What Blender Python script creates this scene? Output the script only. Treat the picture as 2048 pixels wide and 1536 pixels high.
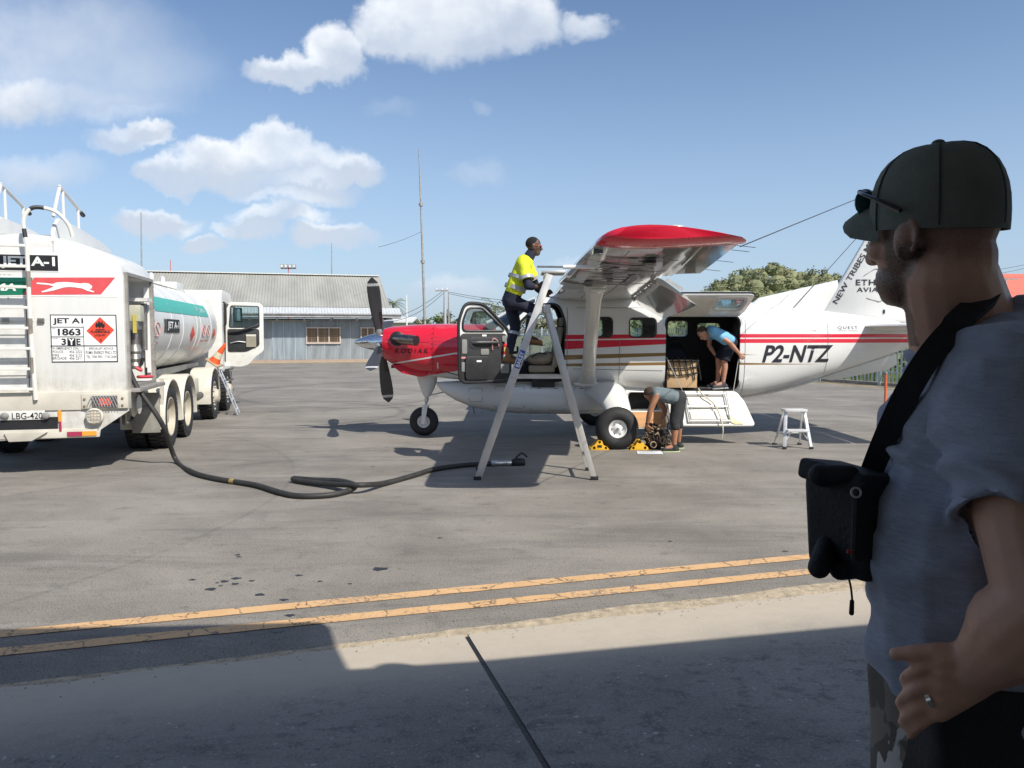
import bpy, bmesh, math, random
from mathutils import Vector, Matrix, noise
from mathutils.bvhtree import BVHTree
R = math.radians
random.seed(7)
S = bpy.context.scene
for o in list(bpy.data.objects): bpy.data.objects.remove(o)
COL = S.collection
# ---------------------------------------------------------------- camera
CAMZ, FOC, PITCH = 1.85, 1500.0, math.atan(100 / 1500)
cd = bpy.data.cameras.new('camera'); cam = bpy.data.objects.new('camera', cd); COL.objects.link(cam)
cd.sensor_width = 36; cd.lens = FOC / 2048 * 36; cd.clip_start = .05; cd.clip_end = 3000
cam.location = (0, 0, CAMZ); cam.rotation_euler = (R(90) - PITCH, 0, 0)
S.camera = cam
S.cycles.max_bounces = 6; S.cycles.diffuse_bounces = 3; S.cycles.glossy_bounces = 4; S.cycles.transparent_max_bounces = 10
CP = Vector((0, 0, CAMZ))
def ray(px, py):
    u = (px - 1024) / FOC; v = (py - 768) / FOC
    return Vector((u, math.cos(PITCH) - v * math.sin(PITCH), -math.sin(PITCH) - v * math.cos(PITCH)))
def P(px, py, Y):
    d = ray(px, py); return CP + d * (Y / d.y)
def G(px, py, z=0.0):
    d = ray(px, py); return CP + d * ((z - CAMZ) / d.z)
# ---------------------------------------------------------------- sky and sun
SUN = Vector((.69, -.72, 1.0)).normalized()
sun_el = math.asin(SUN.z); sun_az = math.atan2(SUN.x, SUN.y)
S.view_settings.view_transform = 'Standard'; S.view_settings.look = 'None'
S.view_settings.exposure = 0.15; S.view_settings.gamma = 1
ld = bpy.data.lights.new('sun', 'SUN'); ld.energy = 5.0; ld.angle = R(.53); ld.color = (1, .95, .87)
lo = bpy.data.objects.new('sun', ld); COL.objects.link(lo); lo.location = (20, -20, 30)
lo.rotation_euler = SUN.to_track_quat('Z', 'Y').to_euler()
W = bpy.data.worlds.new('World'); S.world = W; W.use_nodes = True
class NT:
    """small helper to write node expressions"""
    def __init__(s, tree): s.t = tree; s.n = tree.nodes; s.l = tree.links
    def node(s, typ, **kw):
        n = s.n.new(typ)
        for k, v in kw.items(): setattr(n, k, v)
        return n
    def put(s, sock, v):
        if v is None: return
        if isinstance(v, bpy.types.NodeSocket): s.l.new(v, sock)
        else: sock.default_value = v
    def m(s, op, a, b=None, c=None):
        n = s.node('ShaderNodeMath', operation=op)
        for i, x in enumerate((a, b, c)): s.put(n.inputs[i], x)
        return n.outputs[0]
    def sm(s, x, a, b, lo=0.0, hi=1.0):
        n = s.node('ShaderNodeMapRange', interpolation_type='SMOOTHSTEP')
        for i, y in enumerate((x, a, b, lo, hi)): s.put(n.inputs[i], y)
        return n.outputs[0]
    def lin(s, x, a, b, lo=0.0, hi=1.0):
        n = s.node('ShaderNodeMapRange'); n.clamp = True
        for i, y in enumerate((x, a, b, lo, hi)): s.put(n.inputs[i], y)
        return n.outputs[0]
    def noise(s, vec, scale, detail=4, rough=.55, dist=0, out='Fac'):
        n = s.node('ShaderNodeTexNoise'); s.put(n.inputs['Vector'], vec)
        n.inputs['Scale'].default_value = scale; n.inputs['Detail'].default_value = detail
        n.inputs['Roughness'].default_value = rough; n.inputs['Distortion'].default_value = dist
        return n.outputs[out]
    def mix(s, fac, a, b, mode='MIX'):
        n = s.node('ShaderNodeMix', data_type='RGBA', blend_type=mode)
        s.put(n.inputs[0], fac); s.put(n.inputs[6], a if not isinstance(a, tuple) else (*a[:3], 1)); s.put(n.inputs[7], b if not isinstance(b, tuple) else (*b[:3], 1))
        return n.outputs[2]
    def sep(s, v):
        n = s.node('ShaderNodeSeparateXYZ'); s.l.new(v, n.inputs[0]); return n.outputs
    def comb(s, x, y, z):
        n = s.node('ShaderNodeCombineXYZ')
        for i, v in enumerate((x, y, z)): s.put(n.inputs[i], v)
        return n.outputs[0]
    def obj(s): return s.node('ShaderNodeTexCoord').outputs['Object']
    def mapv(s, v, scale=(1, 1, 1), rot=(0, 0, 0)):
        n = s.node('ShaderNodeMapping'); s.l.new(v, n.inputs[0]); n.inputs['Scale'].default_value = scale; n.inputs['Rotation'].default_value = rot
        return n.outputs[0]
def build_sky():
    t = NT(W.node_tree); bg = W.node_tree.nodes['Background']
    sky = t.node('ShaderNodeTexSky', sky_type='NISHITA'); sky.sun_disc = False
    sky.sun_elevation = sun_el; sky.sun_rotation = sun_az
    sky.air_density = 1.0; sky.dust_density = 1.1; sky.ozone_density = 1.6; sky.altitude = 0
    v = t.node('ShaderNodeTexCoord').outputs['Generated']
    x, y, z = t.sep(v)
    yy = t.m('MAXIMUM', t.m('ABSOLUTE', y), .12)
    u0 = t.m('DIVIDE', x, yy); w0 = t.m('DIVIDE', z, yy)
    uv = t.comb(u0, w0, t.m('MULTIPLY', y, .6))
    nz = t.noise(uv, 9, 4, .62, 0, 'Color'); nx, ny, _ = t.sep(nz)
    nb = t.noise(uv, 30, 4, .62, 0, 'Color'); bx, by, _ = t.sep(nb)
    u = t.m('ADD', u0, t.m('ADD', t.m('MULTIPLY', t.m('SUBTRACT', nx, .5), .075), t.m('MULTIPLY', t.m('SUBTRACT', bx, .5), .034)))
    w = t.m('ADD', w0, t.m('ADD', t.m('MULTIPLY', t.m('SUBTRACT', ny, .5), .055), t.m('MULTIPLY', t.m('SUBTRACT', by, .5), .032)))
    blobs = [(905, 35, 165, 92, 1), (800, 55, 95, 62, 1), (1040, 45, 95, 60, .9), (675, 108, 62, 62, 1), (600, 148, 105, 36, 1), (1180, 58, 60, 28, .55),
             (520, 335, 190, 52, 1), (545, 290, 62, 48, 1), (440, 312, 80, 42, 1), (345, 352, 85, 32, .9), (675, 348, 95, 34, .9), (590, 385, 130, 28, .75),
             (305, 272, 58, 30, .8), (225, 282, 75, 28, .65), (90, 90, 270, 120, .33), (230, 140, 210, 75, .28), (40, 205, 110, 48, .6), (180, 205, 200, 45, .32),
             (315, 446, 85, 28, .75), (495, 458, 72, 20, .85), (560, 430, 110, 20, .7), (665, 466, 85, 26, .75), (405, 492, 50, 20, .75),
             (955, 216, 32, 12, .22), (965, 342, 65, 24, .2), (770, 212, 55, 20, .16), (1170, 550, 160, 30, .3), (900, 575, 100, 30, .35), (60, 345, 140, 35, .35)]
    dens = None; low = None
    def field(uu, ww):
        d = None; p = t.comb(uu, ww, 0.0)
        for (px, py, rx, ry, a) in blobs:
            r = ray(px, py); cu, cw = r.x / r.y, r.z / r.y; k, l = FOC / (rx * 1.12), FOC / (ry * 1.14)
            n1 = t.node('ShaderNodeVectorMath', operation='MULTIPLY_ADD'); t.l.new(p, n1.inputs[0]); n1.inputs[1].default_value = (k, l, 0); n1.inputs[2].default_value = (-cu * k, -cw * l, 0)
            n2 = t.node('ShaderNodeVectorMath', operation='DOT_PRODUCT'); t.l.new(n1.outputs[0], n2.inputs[0]); t.l.new(n1.outputs[0], n2.inputs[1])
            q = t.m('MULTIPLY_ADD', n2.outputs['Value'], -a, a)
            d = q if d is None else t.m('SMOOTH_MAX', d, q, .12)
        return d
    f1 = field(u, w)
    front = t.sm(y, .1, .3)
    gen = t.noise(t.comb(u0, t.m('MULTIPLY', w0, 2.2), y), 3.2, 3, .6)
    genm = t.sm(gen, .56, .72, 0, .8)
    m1 = t.sm(f1, -.03, .58)
    # wispy break-up inside each cloud
    br = nx
    m1 = t.m('MULTIPLY', m1, t.lin(br, .25, .6, .55, 1.0))
    far = t.sm(w0, .42, .62)
    other = t.m('MULTIPLY', genm, t.m('MAXIMUM', t.m('SUBTRACT', 1, front), far))
    mask = t.m('MAXIMUM', t.m('MULTIPLY', m1, front), other)
    mask = t.m('MULTIPLY', mask, t.sm(z, -.01, .03))
    # shaded undersides: less cloud below the point -> grey base
    f2 = field(u, t.m('SUBTRACT', w, .022))
    shade = t.sm(t.m('SUBTRACT', f1, f2), -.45, .6)
    ccol = t.mix(shade, (8.6, 9.0, 9.5), (5.7, 6.4, 7.5))
    tint = t.mix(1.0, sky.outputs[0], (1.10, 1.17, 1.26), 'MULTIPLY')
    haze = t.sm(z, -.02, .42, .62, 0.0)
    tint = t.mix(haze, tint, (4.5, 5.9, 7.9))
    col = t.mix(mask, tint, ccol)
    W.cycles.sampling_method = 'MANUAL'; W.cycles.sample_map_resolution = 512
    t.l.new(col, bg.inputs['Color']); bg.inputs['Strength'].default_value = .1
build_sky()
# ---------------------------------------------------------------- mesh helpers
V = Vector
def frame(d):
    d = d.normalized(); a = V((0, 0, 1)) if abs(d.z) < .9 else V((1, 0, 0))
    x = a.cross(d).normalized(); return x, d.cross(x).normalized()
class MB:
    def __init__(s): s.v = []; s.f = []; s.mi = []
    def add(s, vs, fs, m=0):
        b = len(s.v); s.v += [V(p) for p in vs]; s.f += [tuple(i + b for i in f) for f in fs]; s.mi += [m] * len(fs); return s
    def box(s, c, d, rot=None, m=0):
        c = V(c); vs = []
        for z in (-.5, .5):
            for y in (-.5, .5):
                for x in (-.5, .5):
                    p = V((x * d[0], y * d[1], z * d[2]))
                    if rot is not None: p = rot @ p
                    vs.append(c + p)
        return s.add(vs, [(0, 2, 3, 1), (4, 5, 7, 6), (0, 1, 5, 4), (2, 6, 7, 3), (0, 4, 6, 2), (1, 3, 7, 5)], m)
    def tube(s, path, r, n=8, closed=False, m=0, flat=None, up=None):
        path = [V(p) for p in path]; k = len(path); rs = r if isinstance(r, (list, tuple)) else [r] * k
        vs = []; px = None
        for i, p in enumerate(path):
            if closed: t = path[(i + 1) % k] - path[i - 1]
            else: t = path[min(i + 1, k - 1)] - path[max(i - 1, 0)]
            t = t.normalized() if t.length > 1e-9 else V((0, 0, 1))
            if up is not None: x = up.cross(t); x = x.normalized()
            elif px is None: x, _ = frame(t)
            else:
                x = px - t * px.dot(t); x = x.normalized() if x.length > 1e-6 else frame(t)[0]
            px = x; y = t.cross(x)
            for j in range(n):
                a = 2 * math.pi * j / n
                vs.append(p + x * (rs[i] * math.cos(a)) + y * (rs[i] * math.sin(a) * (flat or 1)))
        fs = []
        for i in range(k if closed else k - 1):
            for j in range(n):
                a, b = i * n + j, i * n + (j + 1) % n; c, d = ((i + 1) % k) * n + (j + 1) % n, ((i + 1) % k) * n + j
                fs.append((a, b, c, d))
        if not closed: fs += [tuple(range(n))[::-1], tuple((k - 1) * n + j for j in range(n))]
        return s.add(vs, fs, m)
    def bar(s, p, q, w, h=None, m=0, up=V((0, 0, 1))):
        p, q = V(p), V(q); d = q - p; L = d.length; d = d / L
        if abs(d.dot(up)) > .98: up = V((1, 0, 0))
        x = up.cross(d).normalized(); y = d.cross(x)
        rot = Matrix((x, y, d)).transposed()
        return s.box((p + q) / 2, (w, h or w, L), rot, m)
    def lathe(s, prof, o, ax, n=24, m=0, ring=False):
        o = V(o); ax = V(ax).normalized(); x, y = frame(ax); vs = []; k = len(prof)
        for r, h in prof:
            for j in range(n):
                a = 2 * math.pi * j / n; vs.append(o + ax * h + x * (r * math.cos(a)) + y * (r * math.sin(a)))
        fs = []
        for i in range(k if ring else k - 1):
            i2 = (i + 1) % k
            for j in range(n): fs.append((i * n + j, i * n + (j + 1) % n, i2 * n + (j + 1) % n, i2 * n + j))
        if not ring: fs += [tuple(range(n))[::-1], tuple((k - 1) * n + j for j in range(n))]
        return s.add(vs, fs, m)
    def loft(s, secs, caps=True, m=0):
        n = len(secs[0]); vs = [p for q in secs for p in q]; fs = []
        for i in range(len(secs) - 1):
            for j in range(n): fs.append((i * n + j, i * n + (j + 1) % n, (i + 1) * n + (j + 1) % n, (i + 1) * n + j))
        if caps: fs += [tuple(range(n))[::-1], tuple((len(secs) - 1) * n + j for j in range(n))]
        return s.add(vs, fs, m)
    def prism(s, poly, fn, a, b, m=0):
        """poly 2d, fn(u,v,w)->3d, extruded w from a to b"""
        n = len(poly); vs = [fn(u, v, a) for u, v in poly] + [fn(u, v, b) for u, v in poly]
        fs = [tuple(range(n))[::-1], tuple(range(n, 2 * n))] + [(i, (i + 1) % n, n + (i + 1) % n, n + i) for i in range(n)]
        return s.add(vs, fs, m)
    def ell(s, c, r, rot=None, nu=14, nv=9, m=0):
        c = V(c); r = r if isinstance(r, (tuple, list)) else (r, r, r); vs = []; fs = []
        for i in range(1, nv):
            ph = math.pi * i / nv
            for j in range(nu):
                th = 2 * math.pi * j / nu
                p = V((r[0] * math.sin(ph) * math.cos(th), r[1] * math.sin(ph) * math.sin(th), r[2] * math.cos(ph)))
                if rot is not None: p = rot @ p
                vs.append(c + p)
        top, bot = V((0, 0, r[2])), V((0, 0, -r[2]))
        if rot is not None: top, bot = rot @ top, rot @ bot
        vs += [c + top, c + bot]; T = len(vs) - 2
        for j in range(nu):
            fs.append((T, j, (j + 1) % nu)); fs.append((T + 1, (nv - 2) * nu + (j + 1) % nu, (nv - 2) * nu + j))
        for i in range(nv - 2):
            for j in range(nu): fs.append((i * nu + j, (i + 1) * nu + j, (i + 1) * nu + (j + 1) % nu, i * nu + (j + 1) % nu))
        return s.add(vs, fs, m)
    def cap(s, p, r0, q, r1, n=14):
        p, q = V(p), V(q); d = q - p
        if d.length < 1e-5: return s.ell(p, max(r0, r1))
        d.normalize(); x, y = frame(d); prof = []
        for i in range(5): a = math.pi / 2 * (1 - i / 4.0); prof.append((max(r0 * math.cos(a), .0008), p - d * (r0 * math.sin(a))))
        for i in range(5): a = math.pi / 2 * (i / 4.0); prof.append((max(r1 * math.cos(a), .0008), q + d * (r1 * math.sin(a))))
        return s.loft([[c + x * (r * math.cos(2 * math.pi * j / n)) + y * (r * math.sin(2 * math.pi * j / n)) for j in range(n)] for r, c in prof])
    def cone(s, p, r0, q, r1, n=16):
        p, q = V(p), V(q); x, y = frame(q - p)
        return s.loft([[c + x * (r * math.cos(2 * math.pi * j / n)) + y * (r * math.sin(2 * math.pi * j / n)) for j in range(n)] for r, c in ((r0, p), (r1, q))])
    def mesh(s, name='m', fix=True):
        me = bpy.data.meshes.new(name); me.from_pydata([tuple(p) for p in s.v], [], s.f)
        if any(s.mi): me.polygons.foreach_set('material_index', s.mi)
        if fix:
            bm = bmesh.new(); bm.from_mesh(me); bmesh.ops.recalc_face_normals(bm, faces=bm.faces); bm.to_mesh(me); bm.free()
        me.update(); return me
    def build(s, name, mat, parent=None, smooth=True, bevel=0, segs=2, ang=35, **kw):
        return link(name, s.mesh(name, kw.pop('fix', True)), mat, parent, smooth, bevel, segs, ang, **kw)
def link(name, me, mat, parent=None, smooth=True, bevel=0, segs=2, ang=35, label=None, cat=None, group=None, kind=None):
    if bevel:
        bm = bmesh.new(); bm.from_mesh(me)
        es = [e for e in bm.edges if len(e.link_faces) == 2 and e.calc_face_angle(0) > R(28)]
        if es: bmesh.ops.bevel(bm, geom=es, offset=bevel, segments=segs, affect='EDGES', profile=.6, clamp_overlap=True)
        bm.to_mesh(me); bm.free()
    me.materials.clear()
    for m_ in (mat if isinstance(mat, (list, tuple)) else [mat]): me.materials.append(m_)
    if smooth:
        me.polygons.foreach_set('use_smooth', [True] * len(me.polygons)); me.set_sharp_from_angle(angle=R(ang))
    o = bpy.data.objects.new(name, me); COL.objects.link(o); o.parent = parent
    tag(o, label, cat, group, kind); return o
def tag(o, label=None, cat=None, group=None, kind=None):
    if label: o['label'] = label
    if cat: o['category'] = cat
    if group: o['group'] = group
    if kind: o['kind'] = kind
    return o
def thing(name, label, cat, loc=(0, 0, 0), rz=0, group=None):
    o = bpy.data.objects.new(name, None); COL.objects.link(o); o.location = loc; o.rotation_euler = (0, 0, rz); o.empty_display_size = .2
    return tag(o, label, cat, group)
def copy_tree(o, parent=None):
    c = o.copy(); COL.objects.link(c); c.parent = parent
    for ch in [q for q in bpy.data.objects if q.parent == o]: copy_tree(ch, c)
    return c
def evaluated(me, mods):
    """mods: list of (type, dict); returns new mesh"""
    o = bpy.data.objects.new('tmp', me); COL.objects.link(o); extra = []
    for typ, kw in mods:
        m = o.modifiers.new('m', typ)
        for k, v in kw.items():
            if isinstance(v, bpy.types.Mesh):
                c = bpy.data.objects.new('tmpc', v); COL.objects.link(c); extra.append(c); c.hide_render = True; v = c
            setattr(m, k, v)
    dg = bpy.context.evaluated_depsgraph_get(); dg.update()
    out = bpy.data.meshes.new_from_object(o.evaluated_get(dg))
    for c in [o] + extra: bpy.data.objects.remove(c)
    return out
def cut(me, cutters, op='DIFFERENCE'):
    return evaluated(me, [('BOOLEAN', dict(object=c, operation=op, solver='EXACT')) for c in cutters])
def remesh(mb, voxel, it=4, fac=.5, disp=None):
    me = evaluated(mb.mesh(), [('REMESH', dict(mode='VOXEL', voxel_size=voxel)), ('SMOOTH', dict(factor=fac, iterations=it))])
    if disp:
        me.update(); ns = [v.normal.copy() for v in me.vertices]
        for v, n in zip(me.vertices, ns): v.co += n * disp(v.co, n)
        me.update()
    return me
def rrect(x0, x1, y0, y1, r, n=5):
    out = []
    for cx, cy, a0 in ((x1 - r, y1 - r, 0), (x0 + r, y1 - r, 90), (x0 + r, y0 + r, 180), (x1 - r, y0 + r, 270)):
        for i in range(n + 1): a = R(a0 + 90 * i / n); out.append((cx + r * math.cos(a), cy + r * math.sin(a)))
    return out
def rpoly(pts, r, n=4):
    out = []; k = len(pts)
    for i in range(k):
        a, b, c = V((*pts[i - 1], 0)), V((*pts[i], 0)), V((*pts[(i + 1) % k], 0))
        rr = min(r, (a - b).length * .45, (c - b).length * .45); p = b + (a - b).normalized() * rr; q = b + (c - b).normalized() * rr
        for j in range(n + 1): t = j / n; w = (p * (1 - t) + b * t) * (1 - t) + (b * (1 - t) + q * t) * t; out.append((w.x, w.y))
    return out
def spline(pts, n=8):
    pts = [V(p) for p in pts]; out = []
    for i in range(len(pts) - 1):
        a, b, c, d = pts[max(i - 1, 0)], pts[i], pts[i + 1], pts[min(i + 2, len(pts) - 1)]
        for j in range(n):
            t = j / n
            out.append(.5 * ((2 * b) + (c - a) * t + (2 * a - 5 * b + 4 * c - d) * t * t + (3 * b - a - 3 * c + d) * t ** 3))
    return out + [pts[-1]]
def text(name, s, w, h, fn, mat, parent, shear=0, bold=0, spacing=1, sub=0, **kw):
    cu = bpy.data.curves.new('t', 'FONT'); cu.body = s; cu.size = 1; cu.shear = shear; cu.offset = bold; cu.space_character = spacing; cu.resolution_u = 4
    o = bpy.data.objects.new('t', cu); COL.objects.link(o); dg = bpy.context.evaluated_depsgraph_get(); dg.update()
    me = bpy.data.meshes.new_from_object(o.evaluated_get(dg)); bpy.data.objects.remove(o)
    xs = [v.co.x for v in me.vertices]; ys = [v.co.y for v in me.vertices]
    x0, x1, y0, y1 = min(xs), max(xs), min(ys), max(ys)
    if w is None: w = (x1 - x0) * h / (y1 - y0)
    if sub:
        bm = bmesh.new(); bm.from_mesh(me)
        for k in range(sub): bmesh.ops.subdivide_edges(bm, edges=[e for e in bm.edges if e.calc_length() > .12], cuts=1)
        bmesh.ops.triangulate(bm, faces=bm.faces); bm.to_mesh(me); bm.free()
    for v in me.vertices: v.co = fn((v.co.x - x0) / (x1 - x0) * w, (v.co.y - y0) / (y1 - y0) * h)
    return link(name, me, mat, parent, smooth=False, **kw)
# ---------------------------------------------------------------- materials
MATS = {}
def M(name, col, rough=.5, metal=0, var=.12, scale=6, bump=0, bscale=60, coat=0, dirt=0, dcol=(.12, .1, .08), spec=None, stretch=(1, 1, 1)):
    if name in MATS: return MATS[name]
    m = bpy.data.materials.new(name); m.use_nodes = True; t = NT(m.node_tree); b = m.node_tree.nodes['Principled BSDF']
    v = t.mapv(t.obj(), stretch); c = (*col, 1)
    n1 = t.noise(v, scale, 5, .6); f = t.lin(n1, .3, .7, 1 - var, 1 + var)
    base = t.mix(1.0, c, t.comb(f, f, f), 'MULTIPLY')
    if dirt:
        n2 = t.noise(v, scale * .45, 8, .68, .4); base = t.mix(t.sm(n2, .56, .74, 0, dirt), base, (*dcol, 1))
    t.l.new(base, b.inputs['Base Color']); b.inputs['Metallic'].default_value = metal
    t.l.new(t.lin(n1, .3, .7, max(rough - .06, .02), min(rough + .08, 1)), b.inputs['Roughness'])
    if coat: b.inputs['Coat Weight'].default_value = coat; b.inputs['Coat Roughness'].default_value = .06
    if spec is not None: b.inputs['Specular IOR Level'].default_value = spec
    if bump:
        bp = t.node('ShaderNodeBump'); bp.inputs['Strength'].default_value = bump; bp.inputs['Distance'].default_value = .01
        t.l.new(t.noise(v, bscale, 5, .6), bp.inputs['Height']); t.l.new(bp.outputs[0], b.inputs['Normal'])
    MATS[name] = m; return m
def glass(name, tint=(.75, .85, .85), alpha=.25, rough=.03):
    m = bpy.data.materials.new(name); m.use_nodes = True; t = NT(m.node_tree); nt = m.node_tree
    b = nt.nodes['Principled BSDF']; b.inputs['Base Color'].default_value = (*tint, 1); b.inputs['Roughness'].default_value = rough
    tr = t.node('ShaderNodeBsdfTransparent'); tr.inputs[0].default_value = (*tint, 1)
    gl = t.node('ShaderNodeBsdfGlossy'); gl.inputs['Roughness'].default_value = rough
    fr = t.node('ShaderNodeFresnel'); fr.inputs[0].default_value = 1.45
    mx = t.node('ShaderNodeMixShader'); t.l.new(t.m('MINIMUM', t.m('ADD', fr.outputs[0], alpha * .3), .9), mx.inputs[0]); t.l.new(tr.outputs[0], mx.inputs[1]); t.l.new(gl.outputs[0], mx.inputs[2])
    t.l.new(mx.outputs[0], nt.nodes['Material Output'].inputs['Surface']); return m
def flat(name, col, rough=.5): return M(name, col, rough, var=.05, scale=14)
WHITE = M('white_paint', (.78, .78, .76), .28, var=.03, scale=2, coat=.3)
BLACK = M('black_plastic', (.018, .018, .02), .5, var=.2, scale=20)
RUBBER = M('rubber', (.02, .02, .021), .72, var=.3, scale=9, bump=.15, bscale=40)
ALU = M('aluminium', (.66, .66, .66), .38, metal=.85, var=.12, scale=8, stretch=(1, 1, 4))
INK = flat('black_ink', (.015, .015, .017))
WHITEP = flat('white_print', (.8, .8, .78))
REDP = flat('red_print', (.62, .04, .03))
STEEL = M('galvanised', (.45, .46, .47), .5, metal=.6, var=.2, scale=8)
GLASS = glass('window_glass'); DGLASS = glass('tinted_glass', (.35, .5, .5), .4)
# ================================================================ SETTING
E0 = V((-2.6, 3.82, 0)); ED = V((.959, .282, 0)).normalized(); EN = V((ED.y, -ED.x, 0))   # edge of the concrete, along and towards the terminal
def ground_mats():
    m = bpy.data.materials.new('asphalt'); m.use_nodes = True; t = NT(m.node_tree); b = m.node_tree.nodes['Principled BSDF']
    v = t.obj(); x, y, z = t.sep(v)
    big = t.noise(v, .45, 5, .65, .4); st = t.noise(t.mapv(v, (.35, 1.9, 1), (0, 0, -.2)), 1.0, 6, .7, .5)
    st2 = t.noise(t.mapv(v, (.7, 3.2, 1), (0, 0, -.12)), .9, 5, .7, .6)
    fine = t.noise(v, 95, 2, .7); grit = t.noise(v, 30, 5, .8); agg = t.noise(v, 240, 2, .6)
    c = t.mix(t.sm(big, .28, .72), (.165, .147, .122), (.29, .265, .225))
    c = t.mix(t.sm(st, .46, .68, 0, .6), c, (.12, .108, .094)); c = t.mix(t.sm(st2, .52, .72, 0, .5), c, (.33, .31, .275))
    pt = t.noise(t.mapv(v, (1, 1.5, 1)), 2.6, 6, .72); c = t.mix(t.sm(pt, .54, .70, 0, .55), c, (.085, .077, .07))
    c = t.mix(t.sm(grit, .54, .66, 0, .62), c, (.055, .05, .047)); c = t.mix(t.sm(fine, .54, .68, 0, .6), c, (.36, .34, .31))
    c = t.mix(t.sm(fine, .46, .34, 0, .7), c, (.04, .038, .036)); c = t.mix(t.sm(agg, .6, .72, 0, .6), c, (.45, .42, .38))
    # tyre scrub marks: arcs
    for cx, cy, r, w, s in ((-5.2, 17.5, 2.6, .10, .42), (-5.0, 17.6, 2.95, .08, .4), (-6.5, 22, 4.2, .12, .45), (-6.0, 22.4, 4.7, .10, .4), (-3, 24, 5.5, .12, .4), (-9.5, 8.2, 6.8, .03, .22), (2, 3, 9.5, .05, .2), (1.6, 2.7, 10.2, .05, .18)):
        dx = t.m('SUBTRACT', x, cx); dy = t.m('SUBTRACT', y, cy)
        d = t.m('ABSOLUTE', t.m('SUBTRACT', t.m('SQRT', t.m('ADD', t.m('MULTIPLY', dx, dx), t.m('MULTIPLY', dy, dy))), r))
        k = t.m('MULTIPLY', t.sm(d, w * 1.3, w * .5, 0, s), t.lin(st, .35, .6, .1, 1)); c = t.mix(k, c, (.035, .034, .034))
    # pale scuffed tread prints
    scf = t.m('MULTIPLY', t.sm(t.noise(v, .55, 3, .5), .58, .7), t.sm(t.noise(t.mapv(v, (14, 5, 1)), 2.0, 3, .7), .55, .7)); c = t.mix(t.m('MULTIPLY', scf, .55), c, (.36, .34, .31))
    # oil spots
    vo = t.node('ShaderNodeTexVoronoi'); t.l.new(v, vo.inputs['Vector']); vo.inputs['Scale'].default_value = 3.2
    sp = t.m('MULTIPLY', t.sm(vo.outputs['Distance'], .13, .08), t.sm(t.noise(v, .8, 2), .6, .66)); c = t.mix(t.m('MULTIPLY', sp, .85), c, (.02, .02, .02))
    # dust towards the far kerb and beside the concrete edge
    t.l.new(c, b.inputs['Base Color']); t.l.new(t.lin(big, .3, .7, .78, .92), b.inputs['Roughness'])
    bp = t.node('ShaderNodeBump'); bp.inputs['Strength'].default_value = .55; bp.inputs['Distance'].default_value = .006
    t.l.new(t.m('ADD', fine, t.m('MULTIPLY', grit, .8)), bp.inputs['Height']); t.l.new(bp.outputs[0], b.inputs['Normal'])
    MATS['asphalt'] = m
    m = bpy.data.materials.new('concrete'); m.use_nodes = True; t = NT(m.node_tree); b = m.node_tree.nodes['Principled BSDF']
    v = t.obj(); big = t.noise(v, .9, 7, .65, .4); st = t.noise(t.mapv(v, (.6, 3, 1), (0, 0, .25)), 1.4, 7, .7, .6); fine = t.noise(v, 85, 3, .75); mid = t.noise(v, 9, 7, .78)
    c = t.mix(t.sm(big, .3, .7), (.18, .168, .15), (.28, .26, .225)); c = t.mix(t.sm(st, .5, .72, 0, .7), c, (.13, .122, .112))
    c = t.mix(t.sm(mid, .50, .64, 0, .65), c, (.075, .073, .071)); c = t.mix(t.sm(fine, .54, .68, 0, .65), c, (.38, .355, .32)); c = t.mix(t.sm(fine, .5, .28, 0, .6), c, (.09, .085, .08))
    c = t.mix(t.sm(t.noise(v, 26, 2, .5), .7, .74, 0, .6), c, (.62, .58, .52))
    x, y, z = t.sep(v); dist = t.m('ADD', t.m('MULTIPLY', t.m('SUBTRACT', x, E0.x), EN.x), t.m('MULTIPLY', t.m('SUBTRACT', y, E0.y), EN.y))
    sunlit_sand = t.sm(t.m('ADD', dist, t.m('MULTIPLY', t.m('SUBTRACT', big, .5), .9)), .25, 1.15, .92, 0.0)   # blown sand along the slab edge, with the sunlit strip's brightness painted into its colour
    c = t.mix(sunlit_sand, c, t.mix(mid, (.41, .355, .275), (.60, .52, .41)))
    t.l.new(c, b.inputs['Base Color']); b.inputs['Roughness'].default_value = .85
    bp = t.node('ShaderNodeBump'); bp.inputs['Strength'].default_value = .5; bp.inputs['Distance'].default_value = .004
    t.l.new(t.m('ADD', fine, mid), bp.inputs['Height']); t.l.new(bp.outputs[0], b.inputs['Normal']); MATS['concrete'] = m
    # road paint, worn through along cracks
    m = bpy.data.materials.new('orange_line_paint'); m.use_nodes = True; t = NT(m.node_tree); b = m.node_tree.nodes['Principled BSDF']
    v = t.obj(); vo = t.node('ShaderNodeTexVoronoi', feature='DISTANCE_TO_EDGE'); vo.inputs['Scale'].default_value = 3.4
    wv = t.node('ShaderNodeVectorMath', operation='ADD'); t.l.new(v, wv.inputs[0]); nn = t.node('ShaderNodeVectorMath', operation='SCALE'); t.l.new(t.noise(v, 9, 4, .6, 0, 'Color'), nn.inputs[0]); nn.inputs['Scale'].default_value = .16; t.l.new(nn.outputs[0], wv.inputs[1]); t.l.new(wv.outputs[0], vo.inputs['Vector'])
    crack = t.sm(vo.outputs['Distance'], .02, .008); worn = t.sm(t.m('ADD', t.noise(v, 34, 6, .7), t.m('MULTIPLY', t.noise(v, 1.1, 3), .55)), .80, .95)
    c = t.mix(t.noise(v, 5, 5), (.55, .32, .14), (.70, .45, .23)); c = t.mix(t.m('MULTIPLY', crack, .85), c, (.09, .075, .06)); c = t.mix(t.m('MULTIPLY', worn, .8), c, (.19, .17, .15))
    t.l.new(c, b.inputs['Base Color']); b.inputs['Roughness'].default_value = .7
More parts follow.
